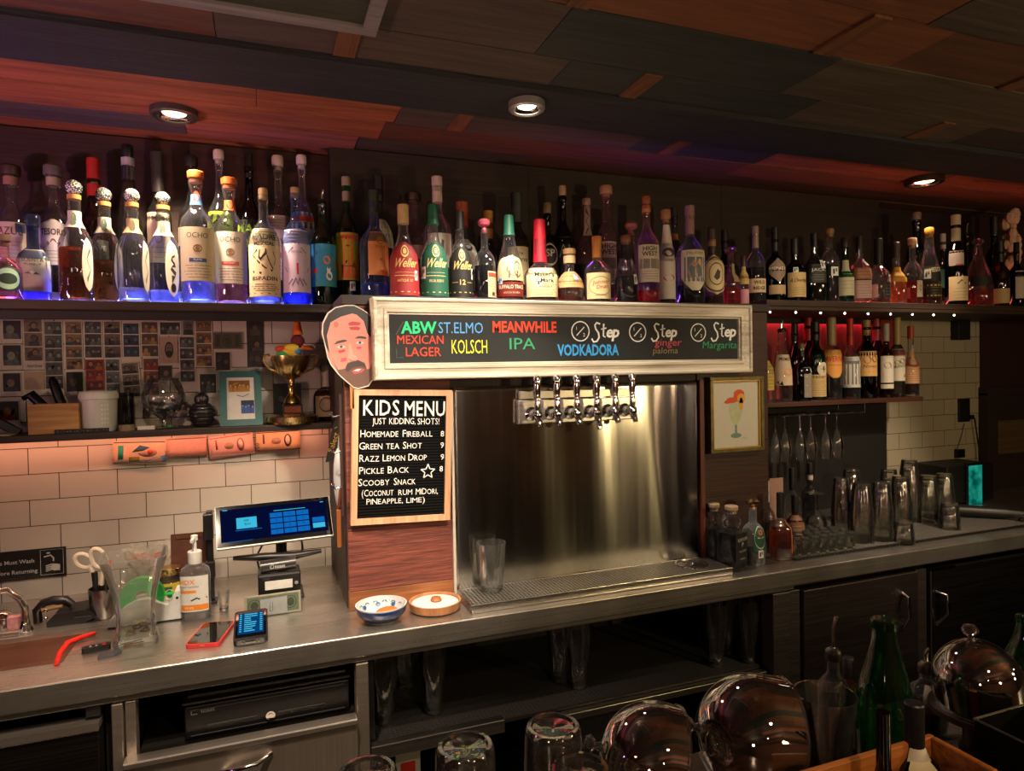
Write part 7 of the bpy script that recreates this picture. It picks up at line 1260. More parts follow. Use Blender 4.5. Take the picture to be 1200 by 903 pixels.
# hand sanitiser
c = (-0.1923, 2.0467, 0.9); s_ = 0.002321; y = 1.99; c = (-0.1871, 1.99, 0.9133); h = 1.1274 - ZC_; R = 16.5 * s_
t = thing('sanitizer_bottle', 'clear hand sanitizer pump bottle with white and orange label', 'bottle', (c[0], y, ZC_), rz=-.1)
MB().lathe([(R * .94, 0), (R, .004), (R * .97, h * .30), (R, h * .52), (R * .9, h * .60), (R * .55, h * .65), (R * .32, h * .67), (R * .32, h * .70)], 28, sq=.62, se=2.6).build('bottle_body', GLASS((.9, .93, .93), .45, .6, .08), t); MB().lathe([(R * .9, .004), (R * .93, h * .5)], 24, sq=.62, se=2.6).build('gel', GLASS((.93, .95, .97), .7, .3, .05), t)
MB().lathe([(R * .44, h * .66), (R * .46, h * .67), (R * .46, h * .80), (R * .40, h * .81)], 20).lathe([(R * .15, h * .81), (R * .15, h * .93), (R * .24, h * .935), (R * .24, h * .99), (R * .1, h)], 14).tube([(0, 0, h * .965), (0, -R * .5, h * .97), (0, -R * .9, h * .95)], R * .12, 8).build('pump', P('#d8d8d6', .35), t)
f = lambda u, v, tt: (lambda a: Vector(((R * secir(a, 2.6) + .0008 + tt) * math.cos(a), (R * secir(a, 2.6) + .0008 + tt) * math.sin(a) * .62, v)))(-PI / 2 + u / R * 1.0)
mb = MB(); wl = R * .98; mb.rect(-wl, h * .10, wl, h * .53, f, 0, 0, 14, 2); mb.rect(-wl * .9, h * .33, wl * .15, h * .362, f, .0006, 1, 6, 1); mb.rect(-wl * .9, h * .125, wl * .95, h * .19, f, .0006, 1, 10, 1)
mb.text('HDX', -wl * .9, h * .435, h * .055, f, .0009, 1, al='L', bold=.02); mb.text('Hand Sanitizer', -wl * .9, h * .395, h * .026, f, .0009, 2, al='L'); mb.text('Gel', -wl * .9, h * .37, h * .02, f, .0009, 2, al='L'); mb.text('99.9%', -wl * .6, h * .14, h * .03, f, .0009, 3, al='L'); mb.stroke([(-wl * .2, h * .24), (wl * .2, h * .27), (wl * .3, h * .255), (wl * .85, h * .265)], h * .018, f, .0009, 4); mb.rect(-wl, h * .10, wl, h * .108, f, .0006, 2, 10, 1)
mb.build('front_label', [P('#cfcfcc', .5), P('#dd8228', .5), P('#3a3a3e', .5), P('#e8d8b8', .5), P('#1f4a3a', .5)], t)
# brown menu holder and the little stack left of the screen
q0 = (-0.2582, 2.15, 0.8703); q1 = (-0.1768, 2.15, 0.8686); zt = 1.0953
t = thing('leather_check_board', 'brown leather check board standing behind the sanitizer bottle', 'clipboard', ((q0[0] + q1[0]) / 2, 2.17, ZC_))
f = frame3(((q0[0] + q1[0]) / 2, 2.15, ZC_ + .001), (1, 0, 0), (0, .10, 1)); w2 = (q1[0] - q0[0]) / 2 + .008; hh = zt - ZC_
MB().prism([(-w2, 0), (w2, 0), (w2, hh), (-w2, hh)], -.006, 0, f).build('board', P('#4a2416', .5, var=.35, scale=25), t, world=True, bev=.002); MB().prism([(-w2 * .7, hh - .014), (w2 * .7, hh - .014), (w2 * .7, hh - .006), (-w2 * .7, hh - .006)], 0, .004, f).build('metal_clip', P('#8a5a3a', .3, metal=.8), t, world=True)
q = (-0.1557, 2.08, 0.8837); s_ = 0.002443
t = thing('card_reader_post', 'black narrow card reader post at the left of the payment screen', 'card reader', (q[0], 2.10, ZC_)); zt = 1.1678
MB().box((-7 * s_, -.012, 0), (6 * s_, .03, .010)).build('foot', BLACKP(), t, bev=.002); MB().box((-4 * s_, 0, .010), (3 * s_, .02, zt - ZC_)).build('post', P('#121113', .4), t, bev=.002); MB().box((-7 * s_, -.016, (zt - ZC_) * .70), (4 * s_, .012, (zt - ZC_) * .98)).build('reader_head', P('#1b1a1d', .3, coat=.3), t, bev=.003); MB().box((-6 * s_, -.012, (zt - ZC_) * .28), (4.5 * s_, .012, (zt - ZC_) * .46)).build('cable_box', P('#17120f', .4), t, bev=.002)
q = (-0.1195, 2.0, 0.9074)
o_ = tumbler('shot_glass', 'tiny shot glass holding a pink rubber band left of the handheld reader', (q[0], 2.02, ZC_), .055, .012, .016); MB().tube([(.006 * math.cos(a), .006 * math.sin(a), .018) for a in [k * PI / 5 for k in range(10)]], .003, 6, closed=True).build('rubber_band', P('#c89a8a', .6), o_)
# payment screen
c = [(-0.1331, 2.02, 1.1921), (0.176, 2.05, 1.2104), (0.1798, 1.99, 1.0877), (-0.1299, 1.96, 1.087)]
BL = Vector(c[3]); BR_ = Vector(c[2]); TL = Vector(c[0]); ctr = (BL + BR_) / 2
ex = (BR_ - BL); Wd = ex.length; ev = (TL - BL); ev = ev - ex.normalized() * ev.dot(ex.normalized()); Hd = ev.length
f = frame3(BL, ex, ev)
t = thing('payment_terminal', 'tilted touchscreen payment terminal with a blue keypad glowing', 'terminal', (ctr.x, 2.05, ZC_))
mb = MB(); mb.prism([(0, 0), (Wd, 0), (Wd, Hd), (0, Hd)], -.014, -.0015, f); mb.build('white_case', P('#c4c2be', .35), t, world=True, bev=.004, seg=3)
mb = MB(); mb.prism([(.0015, .004), (Wd - .0015, .004), (Wd - .0015, Hd - .001), (.0015, Hd - .001)], -.002, 0, f); mb.build('glass_front', P('#0a0a0e', .08, coat=.5), t, world=True, bev=.001)
mb = MB(); m_ = .012; mb.rect(m_, m_ + .005, Wd - m_, Hd - m_, f, .0004, 0); gx, gy = Wd, Hd
mb.rect(gx * .17, gy * .42, gx * .34, gy * .68, f, .0007, 1); mb.text('Hill', gx * .25, gy * .58, .007, f, .0010, 2, shear=.3); mb.text('Spot', gx * .26, gy * .50, .007, f, .0010, 2, shear=.3)
for i in range(3):
    for j in range(4): mb.rect(gx * (.455 + .117 * i), gy * (.20 + .135 * j), gx * (.455 + .117 * i + .107), gy * (.20 + .135 * j + .112), f, .0007, 3); mb.text(str([[7 + 0, 8, 9], [4, 5, 6], [1, 2, 3]][j - 1][i]) if j else ['C', '0', '<'][i], gx * (.455 + .117 * i + .053), gy * (.20 + .135 * j + .035), .006, f, .0010, 4)
for j in range(2): mb.rect(gx * .825, gy * (.24 + .14 * j), gx * .935, gy * (.24 + .14 * j + .12), f, .0007, 3 if j else 1)
mb.rect(gx * .49, gy * .76, gx * .77, gy * .775, f, .0007, 1); mb.rect(gx * .16, gy * .375, gx * .38, gy * .39, f, .0007, 3); mb.rect(gx * .08, gy * .13, gx * .30, gy * .14, f, .0007, 3); mb.rect(gx * .06, gy * .88, gx * .10, gy * .90, f, .0007, 1); mb.rect(gx * .91, gy * .86, gx * .94, gy * .88, f, .0007, 1)
mb.build('lit_screen', [EM('#070f38', .7), EM('#3fc4e8', .9), EM('#0a2a5a', .5), EM('#0f6fc8', .85), EM('#083a7a', .6)], t, world=True)
zb = (BL.z + BR_.z) / 2; xm = ctr.x + .012
mb = MB(); mb.tube([(xm, 2.10, ZC_ + .006), (xm, 2.10, ZC_ + .10), (xm, 2.06, zb + .03)], .016, 12); mb.build('stand_neck', BLACKP(), t, world=True); MB().box((xm - .06, 2.05, ZC_), (xm + .06, 2.16, ZC_ + .008)).build('stand_base', BLACKP(), t, world=True, bev=.003)
w1 = (-0.0921, 2.0, 1.0444); w2_ = (0.1459, 2.0, 1.0391)
MB().tube([(w1[0], 2.02, w1[2]), ((w1[0] * 2 + w2_[0]) / 3, 2.01, w1[2] - .003), ((w1[0] + 2 * w2_[0]) / 3, 2.01, w2_[2] - .003), (w2_[0], 2.02, w2_[2])], .010, 12, rr=[.006, .012, .012, .006]).build('cross_bracket', P('#0a0a0b', .4), t, world=True)
MB().tube([(xm - .05, 2.06, zb - .02), (xm - .07, 2.08, zb - .06), (xm - .055, 2.09, ZC_ + .05), (xm - .065, 2.10, ZC_ + .004)], .003, 6).build('cable', BLACKP(), t, world=True); MB().tube([(xm + .055, 2.05, zb - .004), (xm + .06, 2.07, zb - .05), (xm + .045, 2.09, zb - .075)], .003, 6).build('cable', BLACKP(), t, world=True)
q0 = (-0.0208, 1.99, 1.0531); q1 = (0.0732, 1.99, 0.9787)
MB().tube([(q0[0], 1.985, (q0[2] + q1[2]) / 2 + .004), (q1[0], 1.985, (q0[2] + q1[2]) / 2 + .008)], .018, 20).build('reader_roll', P('#2a2a2c', .3), t, world=True)
fl = XZ((q0[0] + q1[0]) / 2, (q0[2] + q1[2]) / 2 + .006, 1.985 - .0182); mb = MB(); mb.text('toast', .004, -.004, .010, fl, .0006, 0, bold=.01); mb.stroke([(-.021, -.004), (-.013, -.004), (-.013, .005), (-.019, .005), (-.021, .002), (-.021, -.004)], .0016, fl, .0006); mb.build('maker_name', P('#c8c8c6', .4), t, world=True)
# receipt printer under the screen
q0 = (-0.0286, 1.97, 1.0019); q1 = (0.0853, 1.97, 0.9439)
t = thing('receipt_printer', 'black receipt printer with a white label below the payment screen', 'printer', ((q0[0] + q1[0]) / 2, 2.0, ZC_))
MB().box((q0[0], 1.972, ZC_), (q1[0], 2.043, q0[2])).build('printer_case', P('#0f0f11', .35), t, world=True, bev=.005, seg=3); fl = XZ(q0[0], ZC_, 1.972); wq = q1[0] - q0[0]; hq = q0[2] - ZC_
MB().rect(wq * .16, hq * .56, wq * .80, hq * .80, fl, .0006).build('paper_label', P('#c8c8c4', .6), t, world=True); mb = MB(); mb.disc(wq * .89, hq * .68, .005, .005, fl, .001); mb.build('round_button', P('#a8a8a8', .3, metal=.5), t, world=True); mb = MB(); mb.rect(wq * .02, hq * .93, wq * .98, hq * .96, fl, .0006); mb.text('toast', wq * .2, hq * .85, .006, fl, .0008, al='C'); mb.build('front_marks', P('#5a5a5c', .4), t, world=True)
# dollar bill stand
q0 = (-0.0629, 1.93, 0.9061); q1 = (0.0821, 1.93, 0.8968); zt = 0.9551; zb_ = ZC_
t = thing('bill_holder', 'clear acrylic holder showing a dollar bill and a white receipt', 'holder', ((q0[0] + q1[0]) / 2, 1.935, ZC_))
f = frame3(((q0[0] + q1[0]) / 2, 1.925, ZC_ + .001), (1, .03, 0), (0, .18, 1)); w2 = (q1[0] - q0[0]) / 2; hh = zt - ZC_ + .002
mb = MB(); mb.prism([(-w2, 0), (w2, 0), (w2, hh), (-w2, hh)], -.0012, 0, f, 0); mb.rect(-w2 * .92, hh * .1, w2 * .92, hh * .92, f, .0004, 1); mb.ring(-w2 * .66, hh * .52, w2 * .22, .002, f, .0006, 2, rv=hh * .3); mb.ring(w2 * .62, hh * .52, w2 * .22, .002, f, .0006, 2, rv=hh * .3); mb.disc(-w2 * .66, hh * .52, w2 * .14, hh * .2, f, .0006, 2); mb.disc(w2 * .62, hh * .52, w2 * .14, hh * .2, f, .0006, 2)
mb.build('dollar_bill', [P('#cfc8b0', .7), P('#7f9078', .7, var=.3, scale=200), P('#46583f', .7)], t, world=True)
mb = MB(); mb.prism([(-w2 * .46, .002), (w2 * .5, .002), (w2 * .5, hh * .82), (-w2 * .46, hh * .78)], .0012, .002, f, 0); mb.stroke([(-w2 * .12, hh * .2), (-w2 * .02, hh * .2), (-w2 * .02, hh * .6), (-w2 * .12, hh * .6), (-w2 * .12, hh * .2)], .001, f, .0024, 1); mb.build('receipt', [P('#d4d6da', .6), P('#3a3a3a', .6)], t, world=True)
mb = MB(); mb.prism([(-w2 - .002, 0), (w2 + .002, 0), (w2 + .002, hh + .001), (-w2 - .002, hh + .001)], .0032, .0038, f); mb.build('acrylic_front', GLASS((.95, .96, .95), .8, .8, .02, base=.05), t, world=True)
MB().box(((q0[0] + q1[0]) / 2 - w2, 1.93, ZC_), ((q0[0] + q1[0]) / 2 + w2, 1.97, ZC_ + .002)).build('acrylic_foot', GLASS((.95, .96, .95), .8, .8, .02), t, world=True)
# phone in a red case
P4 = [(-0.1831, 1.7683, 0.908), (-0.1047, 1.7513, 0.908), (-0.0977, 1.8992, 0.908), (-0.173, 1.9186, 0.908)]
ctr = sum((Vector(p) for p in P4), Vector()) / 4; ex = (Vector(P4[1]) - Vector(P4[0])).normalized(); ey = Vector((-ex.y, ex.x, 0)); wp = ((Vector(P4[1]) - Vector(P4[0])).length + (Vector(P4[2]) - Vector(P4[3])).length) / 4; hp_ = abs(((Vector(P4[3]) + Vector(P4[2])) / 2 - (Vector(P4[0]) + Vector(P4[1])) / 2).dot(ey)) / 2
def rrect(w, h, r, n=5):
    out = []
    for cx, cy, a in ((w - r, -h + r, -90), (w - r, h - r, 0), (-w + r, h - r, 90), (-w + r, -h + r, 180)):
        out += [(cx + r * math.cos(math.radians(a + 90 * k / n)), cy + r * math.sin(math.radians(a + 90 * k / n))) for k in range(n + 1)]
    return out
wp = min(wp, .042); t = thing('smartphone', 'smartphone in a bright red case lying face up on the worktop', 'phone', (ctr.x, ctr.y, ZC_)); f = frame3((ctr.x, ctr.y, ZC_), ex, ey)
MB().prism(rrect(wp, hp_, .010), .0002, .0095, f).build('red_case', P('#d23a3a', .35), t, world=True, bev=.0015); MB().prism(rrect(wp * .93, hp_ * .955, .008), .0093, .0102, f).build('screen', P('#08080a', .06, coat=.6), t, world=True); mb = MB(); mb.prism([(-.006, -hp_ - .0004), (.006, -hp_ - .0004), (.006, -hp_ + .002), (-.006, -hp_ + .002)], .004, .0065, f); mb.build('charging_port', P('#e0a050', .3, metal=.8), t, world=True)
# handheld card reader
P4 = [(-0.0848, 1.7318, 0.908), (-0.0056, 1.7314, 0.908), (-0.0128, 1.9143, 0.925), (-0.0962, 1.9225, 0.925)]
ctr = (Vector(P4[0]) + Vector(P4[1])) / 2; ex = (Vector(P4[1]) - Vector(P4[0])); Wd = ex.length; ex.normalize(); ctr.z = ZC_ + .014; ey = Vector((-ex.y, ex.x, .22)).normalized(); Ld = .135
t = thing('handheld_reader', 'black handheld payment device showing a blue order list', 'card reader', (ctr.x, ctr.y, ZC_)); f = frame3(ctr + ey * Ld / 2, ex, ey)
MB().prism(rrect(Wd / 2, Ld / 2, .010), -.013, 0, f).build('device_body', P('#0d0d0f', .35), t, world=True, bev=.003); MB().prism(rrect(Wd * .45, Ld * .40, .003), -.001, .0006, f).build('glass_front', P('#060608', .08), t, world=True)
fs = frame3(ctr + ey * Ld / 2 + ey * .004, ex, ey); mb = MB(); mb.rect(-Wd * .38, -Ld * .34, Wd * .38, Ld * .36, fs, .001, 0); rs = random.Random(2)
for k in range(9): z = Ld * (.29 - .07 * k); mb.rect(-Wd * .34, z, -Wd * .28, z + .004, fs, .0014, 1); mb.rect(-Wd * .2, z, Wd * rs.uniform(-.02, .2), z + .004, fs, .0014, 1); mb.rect(Wd * .26, z, Wd * .34, z + .004, fs, .0014, 1)
mb.build('lit_screen', [EM('#0b4a86', .7), EM('#54d0f0', .9)], t, world=True); MB().box((-.030, .02, 0), (.030, .11, .010)).build('charging_foot', BLACKP(), t, bev=.003)
fm = frame3(ctr - ey * .001, ex, Vector((0, -.3, 1)).normalized()); mb = MB(); mb.rect(-.012, -.008, .012, -.004, fm, .003); mb.disc(-.019, -.006, .002, .002, fm, .003); mb.disc(.019, -.006, .002, .002, fm, .003); mb.build('front_marks', P('#9a9a9a', .5), t, world=True)
# car keys
q = (-0.3934, 1.8468, 0.906); t = thing('car_key_fob', 'black car key fob with a red button beside the vase', 'key fob', (q[0], q[1], ZC_), rz=.15)
MB().prism(rrect(.030, .010, .006), 0, .012, lambda u, v, tt: Vector((u, v, tt))).build('fob_body', P('#0c0c0d', .3), t, bev=.002); MB().box((.012, -.005, .012), (.020, .003, .0132)).build('red_button', P('#b82a22', .4), t); MB().sphere((-.012, 0, .0122), .003, 8, sc=(1, 1, .4)).sphere((0, 0, .0122), .003, 8, sc=(1, 1, .4)).build('silver_buttons', P('#9a9a9c', .3), t)
q = (-0.3576, 1.7997, 0.904); t = thing('grey_key_tag', 'flat grey key tag lying in front of the black key fob', 'key tag', (q[0], q[1], ZC_), rz=.4); MB().prism([(-.026, -.010), (.010, -.013), (.026, -.004), (.024, .009), (-.020, .010)], 0, .006, lambda u, v, tt: Vector((u, v, tt))).build('tag_body', P('#3f3f46', .35), t, bev=.0015)
q = (-0.3223, 1.8437, 0.904); t = thing('key_bunch', 'bunch of small keys on a ring in front of the vase', 'keys', (q[0], q[1], ZC_)); 
MB().tube([(-.022 + .011 * math.cos(a), .0 + .011 * math.sin(a), .004) for a in [k * PI / 8 for k in range(16)]], .0012, 6, closed=True).build('key_ring', CHROME(), t)
for k, (an, cl) in enumerate(((-.25, '#b08a4a'), (.15, '#a0602e'), (.5, '#9a9a94'))):
    g2 = lambda u, v, tt, an=an, k=k: Vector((-.012 + u * math.cos(an) - v * math.sin(an), u * math.sin(an) + v * math.cos(an), .0015 + .002 * k + tt)); MB().prism([(0, -.006), (.012, -.006), (.014, -.002), (.040, -.002), (.042, 0), (.036, .003), (.032, .0015), (.028, .003), (.014, .003), (.012, .006), (0, .006)], 0, .002, g2).build('key', P(cl, .25, metal=.9), t)
# bowls
c = (0.2822, 1.7986, 0.9); s_ = 0.002253; c = (c[0], 1.772)
t = thing('salt_bowl', 'blue and white patterned bowl with orange spice rim salt', 'bowl', (0.2782, 1.772, ZC_)); R = 30 * s_; h = .044
MB().lathe([(R * .55, 0), (R * .56, .004), (R * .74, .008), (R * .94, h * .55), (R, h), (R * .95, h), (R * .88, h * .55), (R * .7, .012), (0, .010)], 36, cap=(True, False)).build('bowl_body', P('#c3c6c8', .2, coat=.4), t)
MB().lathe([(R * .575, .0045), (R * .75, .0085), (R * .952, h * .55), (R * 1.003, h * .93)], 36, cap=(False, False)).build('blue_glaze', P('#1f3a78', .2, coat=.5, var=.35, scale=50), t)
mb = MB(); fb = lambda u, v, tt: Vector((v * math.cos(u), v * math.sin(u), h * .5 + (v / R - .84) * h * 3.2 + .001 + tt))
for k in range(15):
    u = 2 * PI * k / 15; mb.poly([(u - .14, R * .87), (u, R * .955), (u + .14, R * .87), (u, R * .90)], fb, 0); mb.poly([(u + .13, R * .92), (u + .21, R * .965), (u + .28, R * .92), (u + .21, R * .90)], fb, 0)
for k in range(8): u = 2 * PI * k / 8; mb.disc(u, R * .80, .12, R * .05, lambda a, b, tt: Vector((b * math.cos(a), b * math.sin(a), .0165 + (b / R - .70) * h * 1.9 + tt)), .001)
mb.build('painted_pattern', P('#1c5a8a', .3), t)
mb = MB(); mb.sphere((.016, -.004, .016), R * .50, 20, sc=(1, .85, .52), lo=0); stuff(mb.build('spice_salt', P('#c8622a', .9, var=.5, scale=300), t))
t = thing('sugar_dish', 'shallow wooden dish of white salt with a carved wooden knob', 'dish', (0.4311, 1.80, ZC_)); R = 32 * s_; h = .024
MB().lathe([(R * .9, 0), (R * .97, .004), (R, h), (R * .93, h), (R * .90, .010), (0, .008)], 40, cap=(True, False)).build('wooden_rim', WOOD('#8a5a3a', '#c08a60', .5, 2, 1, .1), t)
stuff(MB().lathe([(R * .905, .009), (R * .90, h * .72), (R * .5, h * .80), (0, h * .78)], 32).build('white_salt', P('#dcdad4', .9, bump=.3, scale=400), t)); MB().lathe([(.013, h * .78), (.016, h * .95), (.012, h * 1.25), (0, h * 1.3)], 16, c=(.004, .004, 0)).build('carved_knob', P('#a0643e', .5), t)

# things hanging on the side of the column
hx_ = .2025
t = thing('bottle_opener_sleeve', 'black fabric sleeve with gold script hanging on the column side', 'sleeve', (hx_ - .01, 2.06, 1.3))
b0 = (0.1963, 2.06, 1.2948); b1 = (0.2116, 2.06, 1.4176)
f = frame3(((b0[0] + b1[0]) / 2 - .004, 2.055, (b0[2] + b1[2]) / 2), (1, -.2, .12), (.22, 0, 1)); mb = MB(); mb.prism([(-.020, -.062), (.020, -.062), (.020, .062), (-.020, .062)], -.006, 0, f); mb.build('sleeve_body', P('#141210', .8), t, world=True, bev=.003); mb = MB(); mb.text('Select', 0, -.006, .018, f, .0008, 0, rot=1.45, shear=.2, bold=.01); mb.stroke([(-.012, .04), (0, .046), (.012, .038), (.006, .030)], .003, f, .0008); mb.build('gold_script', P('#b8923e', .4, metal=.5), t, world=True)
q = (0.2011, 2.02, 1.2486); s2 = 0.002523
t = thing('white_paddle', 'white oval paddle hanging on the column side below the black sleeve', 'paddle', (q[0], 2.02, q[2] - .09)); MB().sphere((q[0], 2.02, q[2]), .045, 24, sc=(.34, .7, 2.0)).build('blade', P('#cfd2da', .3), t, world=True); MB().tube([(q[0] + .004, 2.02, q[2] + .085), (q[0] + .010, 2.02, q[2] + .14)], .006, 8).build('handle', P('#b8b8ba', .4), t, world=True)
t = thing('hook_rail', 'narrow rail of hooks screwed to the column side', 'hook rail', (.198, 1.95, 1.30)); MB().box((.196, 1.90, 1.16), (.2035, 1.925, 1.50)).build('rail', P('#3a2018', .6), t, world=True)
for z in (1.24, 1.34, 1.44): MB().tube([(.197, 1.912, z), (.180, 1.912, z - .004), (.174, 1.912, z + .006)], .003, 8).sphere((.174, 1.912, z + .008), .005, 8).build('hook', CHROME(), t, world=True)
q = (0.1946, 1.99, 1.1036); t = thing('wooden_spoon', 'orange-brown wooden spatula hanging low on the column side', 'spatula', (q[0], 1.99, q[2] - .05)); MB().box((q[0] - .006, 1.975, q[2] - .05), (q[0] + .006, 1.985, q[2] + .06)).build('blade', WOOD('#a0562a', '#c87a40', .5, 2), t, world=True, bev=.002); MB().tube([(q[0], 1.98, q[2] + .06), (q[0] + .006, 1.98, q[2] + .12)], .004, 8).build('handle', P('#8a4a24', .5), t, world=True)
q = (0.2197, 1.98, 1.5015); t = thing('red_marker', 'thin red marker clipped high on the column side', 'marker', (q[0], 1.98, q[2] - .04)); MB().tube([(q[0], 1.98, q[2] - .04), (q[0], 1.98, q[2] + .03)], .0045, 8).build('barrel', P('#c82a2a', .4), t, world=True); MB().tube([(q[0], 1.98, q[2] - .07), (q[0], 1.98, q[2] - .04)], .005, 8).build('cap', P('#c8b89a', .4), t, world=True)

# ================================================================== right end: flutes, glass stacks, dark corner
# wire rack and hanging flutes
rz_ = 1.3531
t = thing('stemware_rack', 'chrome wire stemware rack hanging under the amaro shelf', 'rack', (2.2, 2.2, 1.35))
xa, xb = 1.9615, 2.4281; zr = 1.352; FLX = [1.9791, 2.0415, 2.1095, 2.1787, 2.2491, 2.3255]
mb = MB()
mb.tube([(xa, 2.16, 1.391), (xa, 2.16, zr), (xb, 2.16, zr), (xb, 2.16, 1.391)], .0022, 6).tube([(xa, 2.30, 1.391), (xa, 2.30, zr), (xb, 2.30, zr), (xb, 2.30, 1.391)], .0022, 6)
for i in range(7):
    x = FLX[0] - .022 + .5 * 0 if i == 0 else (FLX[i - 1] + FLX[i]) / 2 if i < 6 else FLX[5] + .03
    mb.tube([(x - .006, 2.125, zr + .004), (x - .006, 2.31, zr), (x + .006, 2.31, zr), (x + .006, 2.125, zr + .004)], .0022, 6)
mb.build('wire_frame', STEEL((.6, .58, .55), .2, 2), t, world=True)
ford = ['first', 'second', 'third', 'fourth', 'fifth', 'sixth']
FG = GLASS((.97, .98, .97), .88, 1.3, .03, (.9, .9, .9), base=.07)
fl0 = None
for i, x in enumerate(FLX):
    lab_ = 'champagne flute hanging upside down from the wire rack, %s from the framed watercolour' % ford[i]
    if fl0 is None:
        fl0 = t = thing('champagne_flute', lab_, 'glass', (x, 2.20, zr + .003), 'flutes hanging from the wire rack')
        MB().lathe([(.027, .0), (.027, .0018), (.004, .006), (.004, .0)][:3] + [(0, .006)], 24, cap=(True, False)).build('foot', FG, t)
        MB().lathe([(.0038, 0), (.0034, -.05), (.0040, -.062), (.0062, -.066), (.004, -.070)], 12).build('stem', FG, t)
        MB().lathe([(.003, -.068), (.012, -.078), (.022, -.105), (.0265, -.14), (.0265, -.165), (.0225, -.20)], 24, cap=(False, False)).build('bowl', FG, t)
    else:
        r_ = fl0.copy(); COL.objects.link(r_); r_.location = (x, 2.20 + (.012 if i % 2 else 0), zr + .003); r_['label'] = lab_
        for ch_ in list(fl0.children): c_ = ch_.copy(); COL.objects.link(c_); c_.parent = r_
# drying mat
m0, m1 = (1.6518, 1.7639, 0.905), (2.6281, 1.8263, 0.905)
t = thing('drying_mat', 'long grey honeycomb drying mat with a studded black edge under the glass stacks', 'mat', ((m0[0] + m1[0]) / 2, 1.95, ZC_))
MB().box((1.66, 1.765, .9006), (2.86, 2.20, .908)).build('mat_body', HOLES((.11, .10, .09), .011, .38, 0.0, .6), t, world=True)
mb = MB().box((1.66, 1.757, .9006), (2.86, 1.764, .9085))
for i in range(75): mb.box((1.664 + i * .016, 1.7545, .902), (1.673 + i * .016, 1.7575, .9075))
mb.build('studded_edge', P('#0d0c0c', .5), t, world=True)
ZM = .9084
PG_ = GLASS((.98, .985, .97), .90, 1.3, .022, (.9, .9, .85), rough=.02, base=.07)
# stacks of upturned glasses: (px x, px base y) given as mat position, number, kind
def stack(label, pos, n, h, rb, rt, step, facets=False):
    for i in range(n):
        tl = 'lowest glass' if i == 0 else ('top glass' if i == n - 1 else '%s glass up' % ['', 'second', 'third', 'fourth', 'fifth'][i])
        lb = (tl + ' of ' + label) if n > 1 else label
        yield tumbler('pint_glass', lb, (pos[0], pos[1], ZM + i * step), h, rb, rt, False, 'upturned glasses on the drying mat', n=16, gm=PG_, facets=facets)
ST = [('the tall stack nearest the amber bottle, behind the stemmed glass', (2.0159, 1.9009, 0.908), 4, 'a'), ('the front stack left of centre on the mat', (2.0423, 1.8332, 0.908), 4, 'b'), ('the front stack of tumblers with bright rims at mid mat', (2.1261, 1.822, 0.908), 4, 'b'),
      ('the front stack right of mid mat, behind the short tumbler', (2.3031, 1.8856, 0.908), 4, 'b'), ('the back stack behind the bright-rimmed stack', (2.3869, 2.0084, 0.908), 4, 'c'), ('the tall back stack against the dark wall', (2.4866, 1.996, 0.908), 5, 'c'),
      ('the tapering two-tone stack before the teal window', (2.5256, 1.943, 0.908), 3, 'd'), ('the rightmost tall stack on the mat', (2.6253, 1.9479, 0.908), 3, 'd'), ('the back stack behind the stemmed glass', (2.2529, 2.0716, 0.908), 4, 'c')]
KD = {'a': (.135, .026, .036, .030), 'b': (.125, .029, .042, .030), 'c': (.125, .029, .042, .032), 'd': (.140, .029, .042, .026)}
for lb, p, n, k in ST:
    h, rb, rt, stp = KD[k]; list(stack(lb, (p[0], p[1]), n, h, rb, rt, stp))
for lb, p, h, rb, rt in (('short tumbler upturned alone at the front edge of the mat', (2.1762, 1.7715, 0.908), .075, .030, .038), ('short faceted tumbler, lower of two near the black bar tool', (2.505, 1.8379, 0.908), .070, .030, .038)):
    tumbler('short_tumbler', lb, (p[0], p[1], ZM), h, rb, rt, False, 'upturned glasses on the drying mat', n=18, gm=PG_)
p = (2.505, 1.8379, 0.908); tumbler('short_tumbler', 'short faceted tumbler, upper of two near the black bar tool', (p[0], p[1], ZM + .03), .070, .030, .038, False, 'upturned glasses on the drying mat', n=18, gm=PG_)
# stemmed balloon glass upturned
p = (1.9654, 1.953, 0.908)
t = thing('stemmed_glass', 'stemmed balloon glass standing upside down behind the shot glasses', 'glass', (p[0], p[1] + .02, ZM)); 
MB().lathe([(.030, 0), (.040, .030), (.041, .048), (.033, .075), (.012, .092), (.004, .098)], 24, cap=(False, True)).build('bowl', FG, t); MB().lathe([(.004, .096), (.0038, .15), (.006, .156)], 12).build('stem', FG, t); MB().lathe([(.005, .155), (.034, .160), (.034, .162), (0, .164)], 24).build('foot', FG, t)
# faceted shot glasses, upturned
sgk = GLASS((.98, .985, .96), .85, 1.4, .05, (.95, .95, .9), rough=.02, base=.10); n_ = 0; sh0 = None
for j in range(4):
    for i in range(7 - (j > 2)):
        x = 1.690 + i * .0405 + (j % 2) * .012; y = 1.785 + j * .0405
        if sh0 is None:
            sh0 = tumbler('shot_glass', 'small faceted shot glass upturned in the block of shot glasses beside the amber whiskey', (x, y, ZM), .058, .015, .019, False, 'upturned shot glasses on the mat', gm=sgk, facets=True, base=.014)
        else:
            r_ = sh0.copy(); COL.objects.link(r_); r_.location = (x, y, ZM)
            for ch_ in list(sh0.children): c_ = ch_.copy(); COL.objects.link(c_); c_.parent = r_
